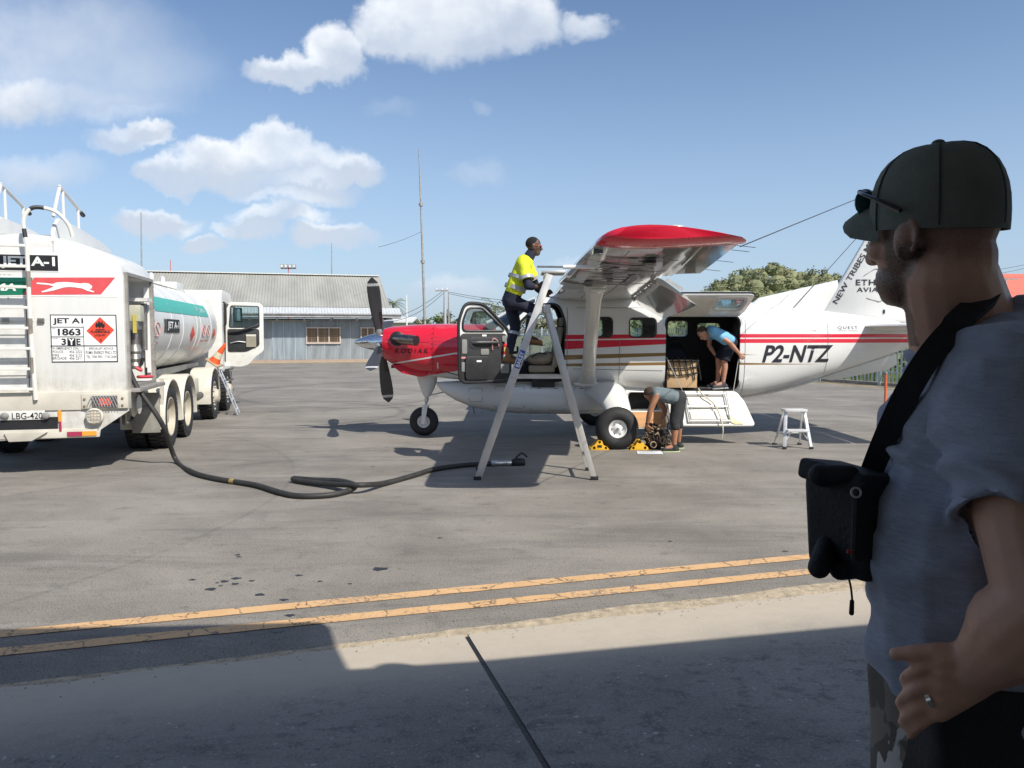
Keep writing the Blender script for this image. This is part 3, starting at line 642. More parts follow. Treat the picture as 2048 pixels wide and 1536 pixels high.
# ================================================================ AIRCRAFT (local x = aft, y = right side of the aircraft, z up; nose at -x)
YC = 13.6
AC = thing('utility_aircraft', 'red and white single propeller high wing aircraft parked with its doors open', 'aircraft', (0, YC, 0))
def A(px, py, y=0.0): p = P(px, py, YC + y); return V((p.x, y, p.z))
TAB = [(-2.30, 1.40, 1.95, .30, 2.1), (-2.15, 1.30, 1.985, .36, 2.1), (-1.93, 1.20, 2.005, .42, 2.2), (-1.63, 1.115, 2.025, .475, 2.3), (-1.2, 1.05, 2.035, .53, 2.4), (-.75, 1.01, 2.035, .58, 2.6),
       (-.5, .99, 2.04, .605, 2.7), (-.25, .97, 2.15, .63, 2.9), (.05, .96, 2.33, .66, 3.2), (.4, .95, 2.49, .68, 3.4), (.8, .93, 2.56, .695, 3.5), (1.5, .90, 2.575, .70, 3.6), (2.4, .83, 2.555, .70, 3.6), (3.3, .76, 2.51, .695, 3.5),
       (4.0, .71, 2.45, .66, 3.2), (4.6, .80, 2.38, .58, 2.9), (5.2, .97, 2.31, .475, 2.6), (5.8, 1.14, 2.245, .36, 2.4), (6.4, 1.33, 2.17, .25, 2.2), (6.95, 1.52, 2.08, .14, 2.1), (7.3, 1.68, 1.95, .05, 2.0)]
def sec(x):
    if x <= TAB[0][0]: return TAB[0][1:]
    for i in range(len(TAB) - 1):
        if x <= TAB[i + 1][0]:
            a, b = TAB[i], TAB[i + 1]; h = b[0] - a[0]; t = (x - a[0]) / h; out = []
            pa, nb = TAB[max(i - 1, 0)], TAB[min(i + 2, len(TAB) - 1)]
            for k in range(1, 5):
                ma = (b[k] - pa[k]) / max(b[0] - pa[0], 1e-6) * h; mb_ = (nb[k] - a[k]) / max(nb[0] - a[0], 1e-6) * h
                out.append((2 * t ** 3 - 3 * t * t + 1) * a[k] + (t ** 3 - 2 * t * t + t) * ma + (-2 * t ** 3 + 3 * t * t) * b[k] + (t ** 3 - t * t) * mb_)
            return out
    return TAB[-1][1:]
def ring(x, off=0.0, n=48):
    zb, zt, hw, e = sec(x); zc, hh = (zb + zt) / 2, (zt - zb) / 2 - off; hw -= off; out = []
    for j in range(n):
        a = 2 * math.pi * j / n; c, s_ = math.cos(a), math.sin(a)
        out.append(V((x, hw * math.copysign(abs(c) ** (2 / e), c), zc + hh * math.copysign(abs(s_) ** (2 / e), s_))))
    return out
def side(x, z, off=.006, sgn=-1):
    zb, zt, hw, e = sec(x); zc, hh = (zb + zt) / 2, (zt - zb) / 2
    q = max(0, 1 - abs((z - zc) / hh) ** e) ** (1 / e)
    return V((x, sgn * (hw * q + off), z))
def xs(a, b, n): return [a + (b - a) * i / n for i in range(n + 1)]
def loftx(a, b, n, off=0.0): m = MB(); m.loft([ring(x, off) for x in xs(a, b, n)]); return m
def xz(poly, y0, y1): m = MB(); m.prism(poly, lambda u, v, w: V((u, w, v)), y0, y1); return m.mesh()
def paint():
    m = bpy.data.materials.new('aircraft_livery'); m.use_nodes = True; t = NT(m.node_tree); b = m.node_tree.nodes['Principled BSDF']
    v = t.obj(); x, y, z = t.sep(v)
    def rng(val, lo, hi): return t.m('MULTIPLY', t.m('GREATER_THAN', val, lo), t.m('LESS_THAN', val, hi))
    c = t.mix(t.noise(v, 1.5, 5), (.66, .66, .63), (.71, .71, .685))
    RED, GOLD, WH = (.60, .012, .035), (.22, .13, .04), (.7, .7, .68)
    # nose: red above a rising line
    zl = t.m('ADD', t.lin(x, -1.66, -1.0, 1.08, 1.20), t.lin(x, -1.0, .9, 0, .385))
    nose = t.m('MULTIPLY', t.m('GREATER_THAN', z, zl), t.m('LESS_THAN', t.m('SUBTRACT', x, t.m('MULTIPLY', t.m('SUBTRACT', z, 1.86), .25)), -.30))
    c = t.mix(nose, c, RED)
    zp = t.lin(x, -2.25, -1.0, 1.30, 1.512); c = t.mix(t.m('MULTIPLY', nose, rng(t.m('SUBTRACT', z, zp), -.012, .014)), c, WH)
    # cheat lines
    lo = t.lin(x, .9, 3.0, 1.585, 1.695); hi = t.lin(x, .9, 3.0, 1.835, 1.85); mid0 = t.lin(x, .9, 3.0, 1.735, 1.765); mid1 = t.m('ADD', mid0, .022)
    body = t.m('MULTIPLY', t.m('GREATER_THAN', x, -.32), t.m('LESS_THAN', x, 7.25))
    band = t.m('MULTIPLY', t.m('GREATER_THAN', z, lo), t.m('LESS_THAN', z, hi)); gap = rng(t.m('SUBTRACT', z, mid0), 0, .022)
    c = t.mix(t.m('MULTIPLY', body, t.m('MULTIPLY', band, t.m('SUBTRACT', 1, gap))), c, RED)
    for (z0a, z0b, z1a, z1b, xe) in ((1.405, 1.487, 1.488, 1.538, 4.25), (1.292, 1.34, 1.318, 1.372, 5.45)):
        l = t.lin(x, .9, 3.0, z0a, z1a); h = t.lin(x, .9, 3.0, z0b, z1b); tp = t.lin(x, 3.3, xe, 0, z1b - z1a)
        c = t.mix(t.m('MULTIPLY', t.m('GREATER_THAN', x, .3), t.m('MULTIPLY', t.m('GREATER_THAN', z, l), t.m('LESS_THAN', z, t.m('SUBTRACT', h, tp)))), c, GOLD)
    gr = t.noise(t.mapv(v, (.6, .6, 2.5)), 3, 6, .65); c = t.mix(t.sm(gr, .52, .8, 0, .30), c, (.3, .28, .25))
    soot = t.m('MULTIPLY', t.sm(t.noise(t.mapv(v, (.9, 1, 6)), 2.5, 5, .65), .45, .7), t.m('MULTIPLY', t.sm(x, -1.7, -1.3), t.m('MULTIPLY', t.sm(x, .2, -.9), t.m('MULTIPLY', t.sm(z, 1.55, 1.66), t.sm(z, 1.95, 1.80)))))
    c = t.mix(t.m('MULTIPLY', soot, .55), c, (.09, .02, .02))
    t.l.new(c, b.inputs['Base Color']); b.inputs['Roughness'].default_value = .22; b.inputs['Coat Weight'].default_value = .5; b.inputs['Coat Roughness'].default_value = .05
    bp = t.node('ShaderNodeBump'); bp.inputs['Strength'].default_value = .08; bp.inputs['Distance'].default_value = .02; t.l.new(t.noise(v, 2.4, 2), bp.inputs['Height']); t.l.new(bp.outputs[0], b.inputs['Normal'])
    return m
LIV = paint(); REDA = M('aircraft_red', (.60, .012, .035), .22, var=.06, scale=2, coat=.5)
AWHITE = M('aircraft_white', (.68, .68, .655), .22, var=.04, scale=1.5, coat=.5, dirt=.1, dcol=(.4, .38, .34))
WUND = M('wing_gloss_white', (.74, .74, .71), .09, metal=.35, var=.06, scale=1.2, coat=.8, bump=.22, bscale=3.4, dirt=.25, dcol=(.45, .42, .36))
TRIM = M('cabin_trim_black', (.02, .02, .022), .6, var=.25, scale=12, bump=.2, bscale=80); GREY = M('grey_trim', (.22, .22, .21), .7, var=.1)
SEAL = M('door_seal', (.01, .01, .011), .5); PANEL = M('panel_line', (.16, .165, .17), .6)
# --- openings
DOOR = rpoly([(-.03, 1.03), (.90, 1.03), (.92, 2.05), (.80, 2.37), (.46, 2.36), (-.02, 1.90)], .12)
CARGO = rpoly([(2.64, .88), (3.93, .88), (3.93, 2.16), (2.64, 2.16)], .13)
WSH = [(-.47, 2.02), (-.10, 1.97), (.40, 2.40), (.42, 2.75), (-.55, 2.75)]
WINS = [(1.37, 1.72, 1.80, 2.13), (2.02, 2.47, 1.80, 2.12)]; WFAR = [(2.95, 3.32, 1.80, 2.10), (3.50, 3.92, 1.80, 2.06)]
outer = loftx(-.62, 7.3, 90).mesh(); inner = loftx(-.45, 4.15, 46, .045).mesh()
cuts = [inner, xz(DOOR, -1.5, 1.5), xz(CARGO, -1.5, -.2), xz(WSH, -1.5, 1.5)] + [xz(rrect(a, b, c_, d, .07), -1.5, 1.5) for a, b, c_, d in WINS] + [xz(rrect(a, b, c_, d, .07), .2, 1.5) for a, b, c_, d in WFAR]
hull = cut(outer, cuts); fus = link('fuselage', hull, LIV, AC, ang=32)
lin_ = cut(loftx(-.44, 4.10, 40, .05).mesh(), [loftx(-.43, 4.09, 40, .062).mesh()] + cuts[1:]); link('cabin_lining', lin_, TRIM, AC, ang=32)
# cowling
cw_ = loftx(-2.30, -.622, 34); cowl = cw_.build('engine_cowling', LIV, AC, ang=50)
c = MB(); c.loft([[V((x, p.y * k, p.z + dz)) for p in ring(x, -.012)] for x, k, dz in ((-.64, 1, 0), (-.60, 1, 0))], caps=False); 
# chin intake
c = MB(); c.prism(rpoly([(-2.16, 1.30), (-1.5, 1.30), (-1.48, 1.12), (-1.62, 1.085), (-1.95, 1.15)], .05), lambda u, v, w: V((u, w, v)), -.27, .27); c.build('chin_intake', REDA, AC, bevel=.04, segs=3)
c = MB(); c.box((-2.14, 0, 1.27), (.05, .36, .06)); c.build('intake_mouth', BLACK, AC, bevel=.01)
# exhaust stub on each side
for sg in (-1, 1):
    a = A(788, 679, -.36); 
    ex = MB(); pts = [V((-2.14, sg * .30, 1.78)), V((-1.98, sg * .46, 1.765)), V((-1.80, sg * .60, 1.75)), V((-1.64, sg * .70, 1.735))]
    ex.tube(spline(pts, 4), [.035 + .055 * min(1, i / 6) for i in range(13)], 16); eo = ex.build('exhaust_stub', M('exhaust_steel', (.30, .26, .23), .28, metal=1, var=.4, scale=14, stretch=(4, 1, 1)), AC)
    ex = MB(); d = (pts[3] - pts[2]).normalized(); ex.lathe([(.001, .001), (.078, .002)], pts[3], d, 16); ex.build('exhaust_mouth', BLACK, eo)
    ex = MB(); ex.lathe([(.10, -.02), (.13, 0), (.10, .02)], V((-2.02, sg * .405, 1.77)), (-.1, sg, .1), 18); ex.build('exhaust_collar', BLACK, AC)
# cowling panel lines and fasteners on near side
def curve_on(path, r, name, mat, parent, off=.001, sgn=-1, n=6):
    m_ = MB(); m_.tube([side(x, z, off, sgn) for x, z in path], r, n); return m_.build(name, mat, parent)
curve_on([(-1.38, 2.0 - .85 * i / 20) for i in range(20)], .0035, 'panel_seam', M('seam_red', (.22, .004, .012), .5), cowl); curve_on([(-1.93 + .5 * i / 10, 1.70) for i in range(11)], .003, 'panel_seam', MATS['seam_red'], cowl)
for i in range(9):
    m_ = MB(); m_.lathe([(.012, 0), (.012, .004), (.001, .005)], side(-1.40, 1.95 - i * .09, 0), (0, -1, 0), 8); m_.build('fastener', MATS['seam_red'], cowl)
m_ = MB(); m_.tube([side(-1.30, 1.25, .004), side(-1.30, 1.35, .004)], .012, 6); m_.build('drain_slot', WHITE, cowl)
text('model_lettering', 'K O D I A K', .60, .085, lambda u, v: side(-2.06 + u, 1.515 + v, .007), INK, cowl, bold=.012, shear=.15, sub=1)
# spinner and propeller
HUB = V((-2.36, 0, 1.70))
c = MB(); c.lathe([(.005, -.50), (.045, -.46), (.085, -.37), (.125, -.25), (.155, -.12), (.172, 0), (.175, .05)], HUB, (1, 0, 0), 32); c.build('spinner', M('chrome', (.75, .77, .80), .10, metal=1, var=.05), AC)
def blade():
    secs = []
    for i in range(15):
        t = i / 14; r = .12 + 1.10 * t
        ch = .10 + .13 * math.sin(min(1, t * 1.25) * math.pi * .55) if t < .8 else (.226 * math.sqrt(max(.02, 1 - ((t - .8) / .2) ** 2)))
        th = .055 * (1 - t) ** 1.2 + .009; pit = R(24 - 30 * t); rg = []
        for j in range(14):
            a = 2 * math.pi * j / 14; u, w = ch / 2 * math.cos(a), th / 2 * math.sin(a)
            rg.append(V((u * math.cos(pit) - w * math.sin(pit), u * math.sin(pit) + w * math.cos(pit), r)))
        secs.append(rg)
    m_ = MB(); m_.loft(secs); return m_
bm_ = bpy.data.materials.new('propeller_paint'); bm_.use_nodes = True; t = NT(bm_.node_tree); b = bm_.node_tree.nodes['Principled BSDF']; v = t.obj(); x, y, z = t.sep(v)
cc = t.mix(t.noise(v, 8, 4), (.035, .036, .04), (.06, .06, .065)); cc = t.mix(t.m('MULTIPLY', t.m('GREATER_THAN', z, 1.065), t.m('LESS_THAN', z, 1.115)), cc, (.55, .55, .55)); cc = t.mix(t.m('MULTIPLY', t.m('LESS_THAN', z, .58), t.m('GREATER_THAN', t.m('ADD', x, y), .03)), cc, (.012, .012, .012)); t.l.new(cc, b.inputs['Base Color']); b.inputs['Roughness'].default_value = .35
bme = blade().mesh()
for k in range(4):
    o = link('propeller_blade', bme, bm_, AC) if k == 0 else bpy.data.objects.new('propeller_blade', bme)
    if k: COL.objects.link(o); o.parent = AC
    o.location = HUB + V((-.02, 0, 0)); o.rotation_euler = (R(22) + k * math.pi / 2, R(-3), 0)
    m_ = MB(); m_.lathe([(.06, .10), (.062, .2), (.05, .26)], (0, 0, 0), (0, 0, 1), 14); m_.build('blade_root', STEEL, o)
m_ = MB(); m_.lathe([(.03, 0), (.034, .003)], (0, -.018, .52), (.4, -1, 0), 12); 
# windshield glass, window panes and frames
wg = cut(loftx(-.6, .6, 24, .006).mesh(), [loftx(-.59, .59, 24, .014).mesh()]); wg = cut(wg, [xz([(-.46, 2.03), (-.09, 1.98), (.395, 2.41), (.41, 2.75), (-.54, 2.75)], -1.5, 1.5)], 'INTERSECT'); link('windshield', wg, DGLASS, AC)
m_ = MB(); m_.bar((-.46, 0, 2.06), (.41, 0, 2.50), .05, .04); m_.build('windshield_post', AWHITE, AC)
for sg in (-1, 1):
    for (a, b_, c_, d) in WINS + (WFAR if sg > 0 else []):
        m_ = MB(); pl = rrect(a - .004, b_ + .004, c_ - .004, d + .004, .07); xm = (a + b_) / 2
        vs = [side(u, v_, -.014, sg) for u, v_ in pl]; m_.add(vs, [tuple(range(len(vs)))]); w = m_.build('cabin_window', GLASS, AC, smooth=False)
        m_ = MB(); m_.tube([side(u, v_, .002, sg) for u, v_ in pl], .011, 6, closed=True); m_.build('window_seal', SEAL, w)
m_ = MB(); m_.tube([side(u, v_, -.004) for u, v_ in CARGO], .018, 6, closed=True); m_.build('cargo_door_seal', SEAL, AC)
m_ = MB(); m_.tube([side(u, v_, .004) for u, v_ in rpoly([(2.60, .84), (3.97, .84), (3.97, 2.20), (2.60, 2.20)], .15)], .007, 5, closed=True); m_.build('cargo_door_frame', ALU, AC)
for sg in (-1, 1): m_ = MB(); m_.tube([side(u, v_, -.006, sg) for u, v_ in DOOR], .022, 6, closed=True); m_.build('cockpit_door_seal', SEAL, AC)
# opened cockpit doors (swung forward)
DO = rpoly([(0, 1.04), (.93, 1.04), (.95, 2.05), (.83, 2.37), (.49, 2.36), (.01, 1.90)], .12)
DWIN = rpoly([(.09, 1.90), (.87, 1.90), (.87, 2.06), (.78, 2.28), (.52, 2.29)], .07)
def cockpit_door(sg):
    hinge = V((-.05, sg * .675, 0)); fw = V((-math.cos(R(26)), sg * math.sin(R(26)), 0)); nn = V((fw.y, -fw.x, 0)) * (-1)
    if nn.y * sg < 0: nn = -nn        # nn points outboard = the inner face now looks outward
    f = lambda u, v_, w: hinge + fw * u + V((0, 0, v_)) + nn * w
    m_ = MB(); m_.prism(DO, f, -.03, .022); body_ = cut(m_.mesh(), [(lambda q: (q.prism(DWIN, f, -.2, .2), q.mesh())[1])(MB())])
    d = link('cockpit_door', body_, AWHITE, AC, bevel=.006)
    m_ = MB(); low = rpoly([(.03, 1.07), (.90, 1.07), (.92, 1.86), (.05, 1.86)], .09); m_.prism(low, f, .022, .034); m_.build('door_trim', TRIM, d, bevel=.004)
    m_ = MB(); m_.tube([f(u, v_, .028) for u, v_ in DO], .026, 8, closed=True); m_.build('door_frame_seal', BLACK, d)
    m_ = MB(); m_.tube([f(u, v_, .028) for u, v_ in DWIN], .018, 8, closed=True); m_.build('door_window_frame', BLACK, d)
    m_ = MB(); m_.prism(DWIN, f, -.006, .002); m_.build('door_pane', GLASS, d, smooth=False)
    m_ = MB(); m_.tube(spline([f(.22, 1.70, .04), f(.30, 1.71, .09), f(.60, 1.71, .09), f(.70, 1.70, .04)], 5), .022, 8); m_.build('arm_rest', M('dark_grey', (.07, .07, .075), .5), d)
    m_ = MB(); m_.prism(rrect(.18, .76, 1.60, 1.80, .08), f, .03, .042); m_.build('handle_recess', M('recess', (.035, .035, .04), .45), d, bevel=.006)
    m_ = MB(); m_.prism(rrect(.40, .84, 1.08, 1.48, .06), f, .03, .075); m_.build('map_pocket', BLACK, d, bevel=.015)
    for (u0, u1, v0, v1) in ((.80, .89, 1.52, 1.76), (.80, .90, 1.22, 1.38), (.40, .55, 1.50, 1.60), (.03, .15, 1.72, 1.82), (.02, .18, 1.18, 1.34)):
        m_ = MB(); m_.prism(rrect(u0, u1, v0, v1, .02), f, .03, .046); m_.build('grey_pad', GREY, d, bevel=.004)
    m_ = MB(); m_.tube(spline([f(.34, 1.58, .05), f(.34, 1.76, .07), f(.26, 1.74, .07), f(.22, 1.64, .05)], 5), .014, 7); m_.build('door_latch', M('latch_pink', (.42, .22, .2), .5), d)
    m_ = MB(); m_.prism(rrect(.55, .64, 1.38, 1.41, .01), f, .074, .077); m_.build('pocket_label', WHITEP, d); m_ = MB(); m_.prism(rrect(.82, .90, 1.44, 1.47, .01), f, .034, .037); m_.build('red_label', M('pinkish', (.6, .25, .25), .5), d)
    m_ = MB(); m_.prism(rrect(.44, .52, 1.81, 1.84, .005), f, .034, .037); m_.build('white_label', WHITEP, d)
    m_ = MB(); m_.tube([f(.93, 1.16, 0), V((-1.25, sg * .60, 1.22))], .009, 6); m_.build('door_stay', BLACK, d)
    return f
DF = cockpit_door(-1); cockpit_door(1)
# cargo door: upper half lifted, lower half hanging with steps
hz, hy = 2.17, -.69
def up(u, v_, w): d = V((0, -.93, .40)).normalized(); n_ = V((0, -.40, -.93)).normalized(); return V((2.66 + u, hy, hz)) + d * v_ + n_ * w
m_ = MB(); m_.prism(rpoly([(0, 0), (1.26, 0), (1.26, .86), (0, .86)], .12), up, -.025, .03); ub = cut(m_.mesh(), [(lambda q: (q.prism(rrect(.72, 1.16, .28, .70, .08), up, -.2, .2), q.mesh())[1])(MB())])
ud = link('upper_cargo_door', ub, AWHITE, AC, bevel=.008); m_ = MB(); m_.prism(rrect(.72, 1.16, .28, .70, .08), up, -.008, 0); m_.build('door_pane', GLASS, ud)
m_ = MB(); m_.prism(rpoly([(.04, .05), (.66, .05), (.66, .8), (.04, .8)], .08), up, .03, .04); m_.build('door_lining', M('cream_lining', (.50, .48, .43), .6), ud); m_ = MB(); m_.tube([up(u, v_, .034) for u, v_ in rrect(.70, 1.18, .26, .72, .09)], .016, 6, closed=True); m_.build('window_surround', M('cream_lining', (.5, .48, .43), .6), ud)
m_ = MB(); m_.tube([up(u, v_, .0) for u, v_ in rpoly([(-.01, 0), (1.27, 0), (1.27, .87), (-.01, .87)], .12)], .012, 6, closed=True); m_.build('door_edge_seal', SEAL, ud)
def dn(u, v_, w): d = V((0, -.66, -.75)).normalized(); n_ = V((0, -.75, .66)).normalized(); return V((2.66 + u, -.70, .87)) + d * v_ + n_ * w
m_ = MB(); m_.prism(rpoly([(0, 0), (1.20, 0), (1.31, .22), (1.40, .72), (0, .72)], .07), dn, -.045, 0); ldr = m_.build('lower_cargo_door', M('cream_panel', (.70, .68, .61), .5, var=.06, dirt=.2), AC, bevel=.008)
for v_ in (.10, .36, .66): m_ = MB(); m_.tube([dn(.30, v_, .05), dn(.98, v_, .05)], .018, 8); m_.build('step_rung', ALU, ldr)
for u in (.30, .98): m_ = MB(); m_.tube([dn(u, .04, .04), dn(u, .68, .05)], .015, 8); m_.build('step_rail', ALU, ldr)
for v_, h in ((.17, .16), (.47, .14)): m_ = MB(); m_.prism(rrect(.34, .94, v_ - .03, v_ + h, .02), dn, .002, .022); m_.build('step_tread', M('pale_tread', (.62, .60, .54), .5), ldr, bevel=.004)
m_ = MB(); m_.prism(rrect(.60, .70, .10, .15, .01), dn, .023, .03); m_.build('latch_plate', GREY, ldr)
m_ = MB(); m_.tube(spline([dn(.55, -.02, .04), dn(.60, .15, .08), dn(.74, .30, .07), dn(.80, .52, .09), dn(.83, .80, .05), dn(.82, .92, -.08)], 6), .011, 6); m_.build('hand_rope', M('rope', (.62, .56, .44), .9, bump=.6, bscale=150), ldr)
m_ = MB(); m_.prism([(.98, .50), (1.10, .62), (1.20, .70), (1.05, .70), (.92, .62)], dn, .003, .02); m_.build('rope_cleat', M('yellowed', (.62, .55, .32), .6), ldr)
for u, x1, z1 in ((.02, 2.66, 1.45), (1.05, 3.90, 1.42)): m_ = MB(); m_.tube([dn(u + (.35 if u < .5 else -.02), .40, .02), V((x1, -.69, z1))], .006, 5); m_.build('support_strap', M('strap_grey', (.4, .4, .38), .6), ldr)
# hinge plates of pod, tail surfaces
def foil(c0, c1, th, n=12):
    """closed airfoil outline in (x, z) from le c0 to te c1, relative thickness th"""
    up_, lo_ = [], []
    for i in range(n + 1):
        x = .5 * (1 - math.cos(math.pi * i / n)); y = 5 * th * (.2969 * math.sqrt(x) - .126 * x - .3516 * x * x + .2843 * x ** 3 - .1036 * x ** 4)
        up_.append((c0 + (c1 - c0) * x, y * (c1 - c0) * 1.35)); lo_.append((c0 + (c1 - c0) * x, -y * (c1 - c0) * .55))
    return up_[::-1] + lo_[1:-1]
# wings: span stations (abs y, le x, te x, z of chord, thickness)
WST = [(.45, .70, 2.62, 2.50, .15), (2.75, .74, 2.52, 2.585, .15), (2.80, .66, 2.52, 2.585, .145), (6.32, .80, 2.18, 2.715, .13)]
def wst(y):
    for a, b in zip(WST, WST[1:]):
        if y <= b[0]: t = (y - a[0]) / (b[0] - a[0]); return [a[i] + (b[i] - a[i]) * t for i in range(5)]
    return list(WST[-1])
YF = 3.9     # flap inboard of this, aileron outboard
def wing(sg):
    m_ = MB(); secs = []
    for y in [.45, 1.2, 2.0, 2.75, 2.80, YF - .004, YF, 4.6, 5.3, 6.0, 6.32]:
        _, le, te, z, th = wst(y); hinge = te - (.50 if y < YF else .36); fo = foil(le, te, th); pts = []
        for x, h in fo:
            if x > hinge: x = hinge + (x - hinge) * .0 + .0
            pts.append((x, h))
        # clip the rear off at the hinge line with true heights there
        def fo_at(u, s_):
            yy = 5 * th * (.2969 * math.sqrt(u) - .126 * u - .3516 * u * u + .2843 * u ** 3 - .1036 * u ** 4); return (le + (te - le) * u, s_ * yy * (te - le) * (1.35 if s_ > 0 else .55))
        uh = (hinge - le) / (te - le); ks = [uh * .5 * (1 - math.cos(math.pi * i / 14)) for i in range(15)]
        fo2 = [fo_at(u, 1) for u in ks[::-1]] + [fo_at(u, -1) for u in ks[1:]]
        secs.append([V((x, sg * y, z + h)) for x, h in fo2])
    m_.loft(secs); w = m_.build('wing', WUND, AC, ang=60)
    # tip, red
    m_ = MB(); secs = []
    for k, (dy, sc, dz) in enumerate(((0.003, 1.0, 0), (.10, .995, 0), (.20, .96, .012), (.28, .88, .03), (.32, .74, .045))):
        le, te, z, th = .80, 2.18, 2.715, .13; mid = le + .45 * (te - le)
        fo = foil(le, te + .04, th, 14); secs.append([V((mid + (x - mid) * sc, sg * (6.32 + dy), z + dz + h * (sc if k > 2 else 1))) for x, h in fo])
    m_.loft(secs); m_.build('wing_tip', REDA, w, ang=60)
    m_ = MB(); m_.ell((1.52, sg * 6.56, 2.835), (.085, .05, .028)); m_.build('navigation_light', M('lens_clear', (.6, .6, .58), .1, metal=.3), w)
    # aileron and flap
    def tail(name, y0, y1, chord, ang, drop, aft, mat):
        m_ = MB(); secs = []
        for i in range(5):
            y = y0 + (y1 - y0) * i / 4; _, le, te, z, th = wst(y); hx = te - chord; rg = []
            t0 = th * (te - le) * .30
            for u, h in ((-.05, .1), (.0, .46), (.12, .56), (.4, .42), (1, .0), (1, -.03), (.4, -.25), (.12, -.42), (.03, -.4)):
                X, Zz = u * chord, h * t0; rg.append(V((hx + aft + X * math.cos(ang) + Zz * math.sin(ang), sg * y, z - drop + .018 - X * math.sin(ang) + Zz * math.cos(ang))))
            secs.append(rg)
        m_.loft(secs); return m_.build(name, mat, w, ang=60), secs
    tail('aileron', YF + .03, 6.30, .355, R(3), .0, -.004, WUND); fl, fs = tail('flap', .75, YF - .03, .60, R(32), .10, .06, WUND)
    for y in (1.0, 2.3, 3.6):
        _, le, te, z, th = wst(y); m_ = MB(); q0 = V((te - .60, sg * y, z - .06)); q1 = V((te - .12, sg * y, z - .30)); m_.bar(q0, q1, .025, .05); m_.bar(q0 + V((.2, 0, .02)), q0 + V((.42, 0, -.12)), .02, .04); m_.build('flap_bracket', M('bracket', (.5, .5, .48), .4, metal=.5), w)
    for y in (1.6, 2.9): _, le, te, z, th = wst(y); m_ = MB(); m_.tube([V((te - .62, sg * y, z - .05)), V((te - .25, sg * (y + .15), z - .25))], .014, 6); m_.tube([V((te - .62, sg * (y + .3), z - .05)), V((te - .25, sg * (y + .15), z - .25))], .014, 6); m_.build('flap_rod', STEEL, w)
    # leading-edge landing light window, fuel drain plate
    for y in (6.05,): _, le, te, z, th = wst(y); m_ = MB(); m_.box((le + .06, sg * y, z - .02), (.10, .22, .09)); m_.build('landing_light', M('lamp_dark', (.08, .09, .10), .1, coat=1), w, bevel=.02)
    _, le, te, z, th = wst(5.55); m_ = MB(); m_.prism(rrect(1.40, 1.52, -.12, .12, .04), lambda u, v_, q: V((u, sg * 5.55 + v_, z - .062 + q)), -.03, .012); m_.build('pitot_plate', BLACK, w)
    # rivet / skin seams under the wing
    for xx in (1.15, 1.48): m_ = MB(); m_.tube([V((xx, sg * y, wst(y)[3] - wst(y)[4] * (wst(y)[2] - wst(y)[1]) * .275 - .001)) for y in (1, 2, 3, 4, 5, 6.2)], .003, 4); m_.build('skin_seam', PANEL, w)
    for yy in (3.2, 4.5, 5.4): _, le, te, z, th = wst(yy); m_ = MB(); m_.tube([V((x, sg * yy, z + h - .001)) for x, h in foil(le, te, th, 16)[17:30] if x < te - .4 and h < 0], .003, 4); m_.build('skin_seam', PANEL, w)
    # pitot tube
    if sg < 0:
        _, le, te, z, th = wst(5.55); m_ = MB(); m_.tube([(le + .12, sg * 5.45, z - .115), (le - .22, sg * 5.45, z - .115)], .022, 10); m_.box((le + .10, sg * 5.45, z - .08), (.10, .02, .08)); m_.build('pitot_mast', WHITE, w); m_ = MB(); m_.tube([(le - .22, sg * 5.45, z - .115), (le - .50, sg * 5.45, z - .112)], .010, 8); m_.build('pitot_tube', M('gunmetal', (.2, .2, .2), .3, metal=1), w)
    # static wicks
    for yy in (4.4, 5.2, 6.0, 6.28): te = wst(yy)[2]; z = wst(yy)[3]; m_ = MB(); m_.tube([(te - .01, sg * yy, z - .01), (te + .17, sg * yy, z - .03)], .003, 4); m_.build('static_wick', BLACK, w)
    # strut
    m_ = MB(); a0, a1 = V((1.30, sg * .70, 1.0)), V((1.14, sg * 3.25, 2.52)); secs = []
    for i in range(9):
        t = i / 8; c_ = a0.lerp(a1, t); hw = .108 + (.06 * max(0, 1 - t * 7)) + .05 * max(0, (t - .88) / .12); rg = []
        for j in range(16): an = 2 * math.pi * j / 16; rg.append(c_ + V((hw * math.cos(an), 0, 0)) + V((0, -sg * .55, .83)) * (.042 * math.sin(an)))
        secs.append(rg)
    m_.loft(secs); st = m_.build('wing_strut', AWHITE, AC, ang=60)
    m_ = MB(); m_.ell(a1 + V((.02, -sg * .12, -.06)), (.16, .14, .05)); m_.build('strut_fairing', AWHITE, st)
    m_ = MB(); m_.ell(a0 + V((0, 0, -.01)), (.24, .06, .05)); m_.build('strut_foot', AWHITE, st)
    if sg < 0:
        zt = lambda x, y: wst(y)[3] - wst(y)[4] * (wst(y)[2] - wst(y)[1]) * .29 - .004
        text('underwing_registration', 'P2-NTZ', 2.6, .62, lambda u, v_: V((.98 + v_, -5.75 + u, zt(0, 5.75 - u) - .004)), M('grey_letter', (.07, .08, .10), .3), w, bold=.02, sub=1)
    return w
wing(-1); wing(1)
m_ = MB(); m_.box((.95, -.1, 2.60), (.14, .1, .12)); m_.build('roof_beacon', M('beacon_white', (.75, .74, .66), .4), AC, bevel=.02)
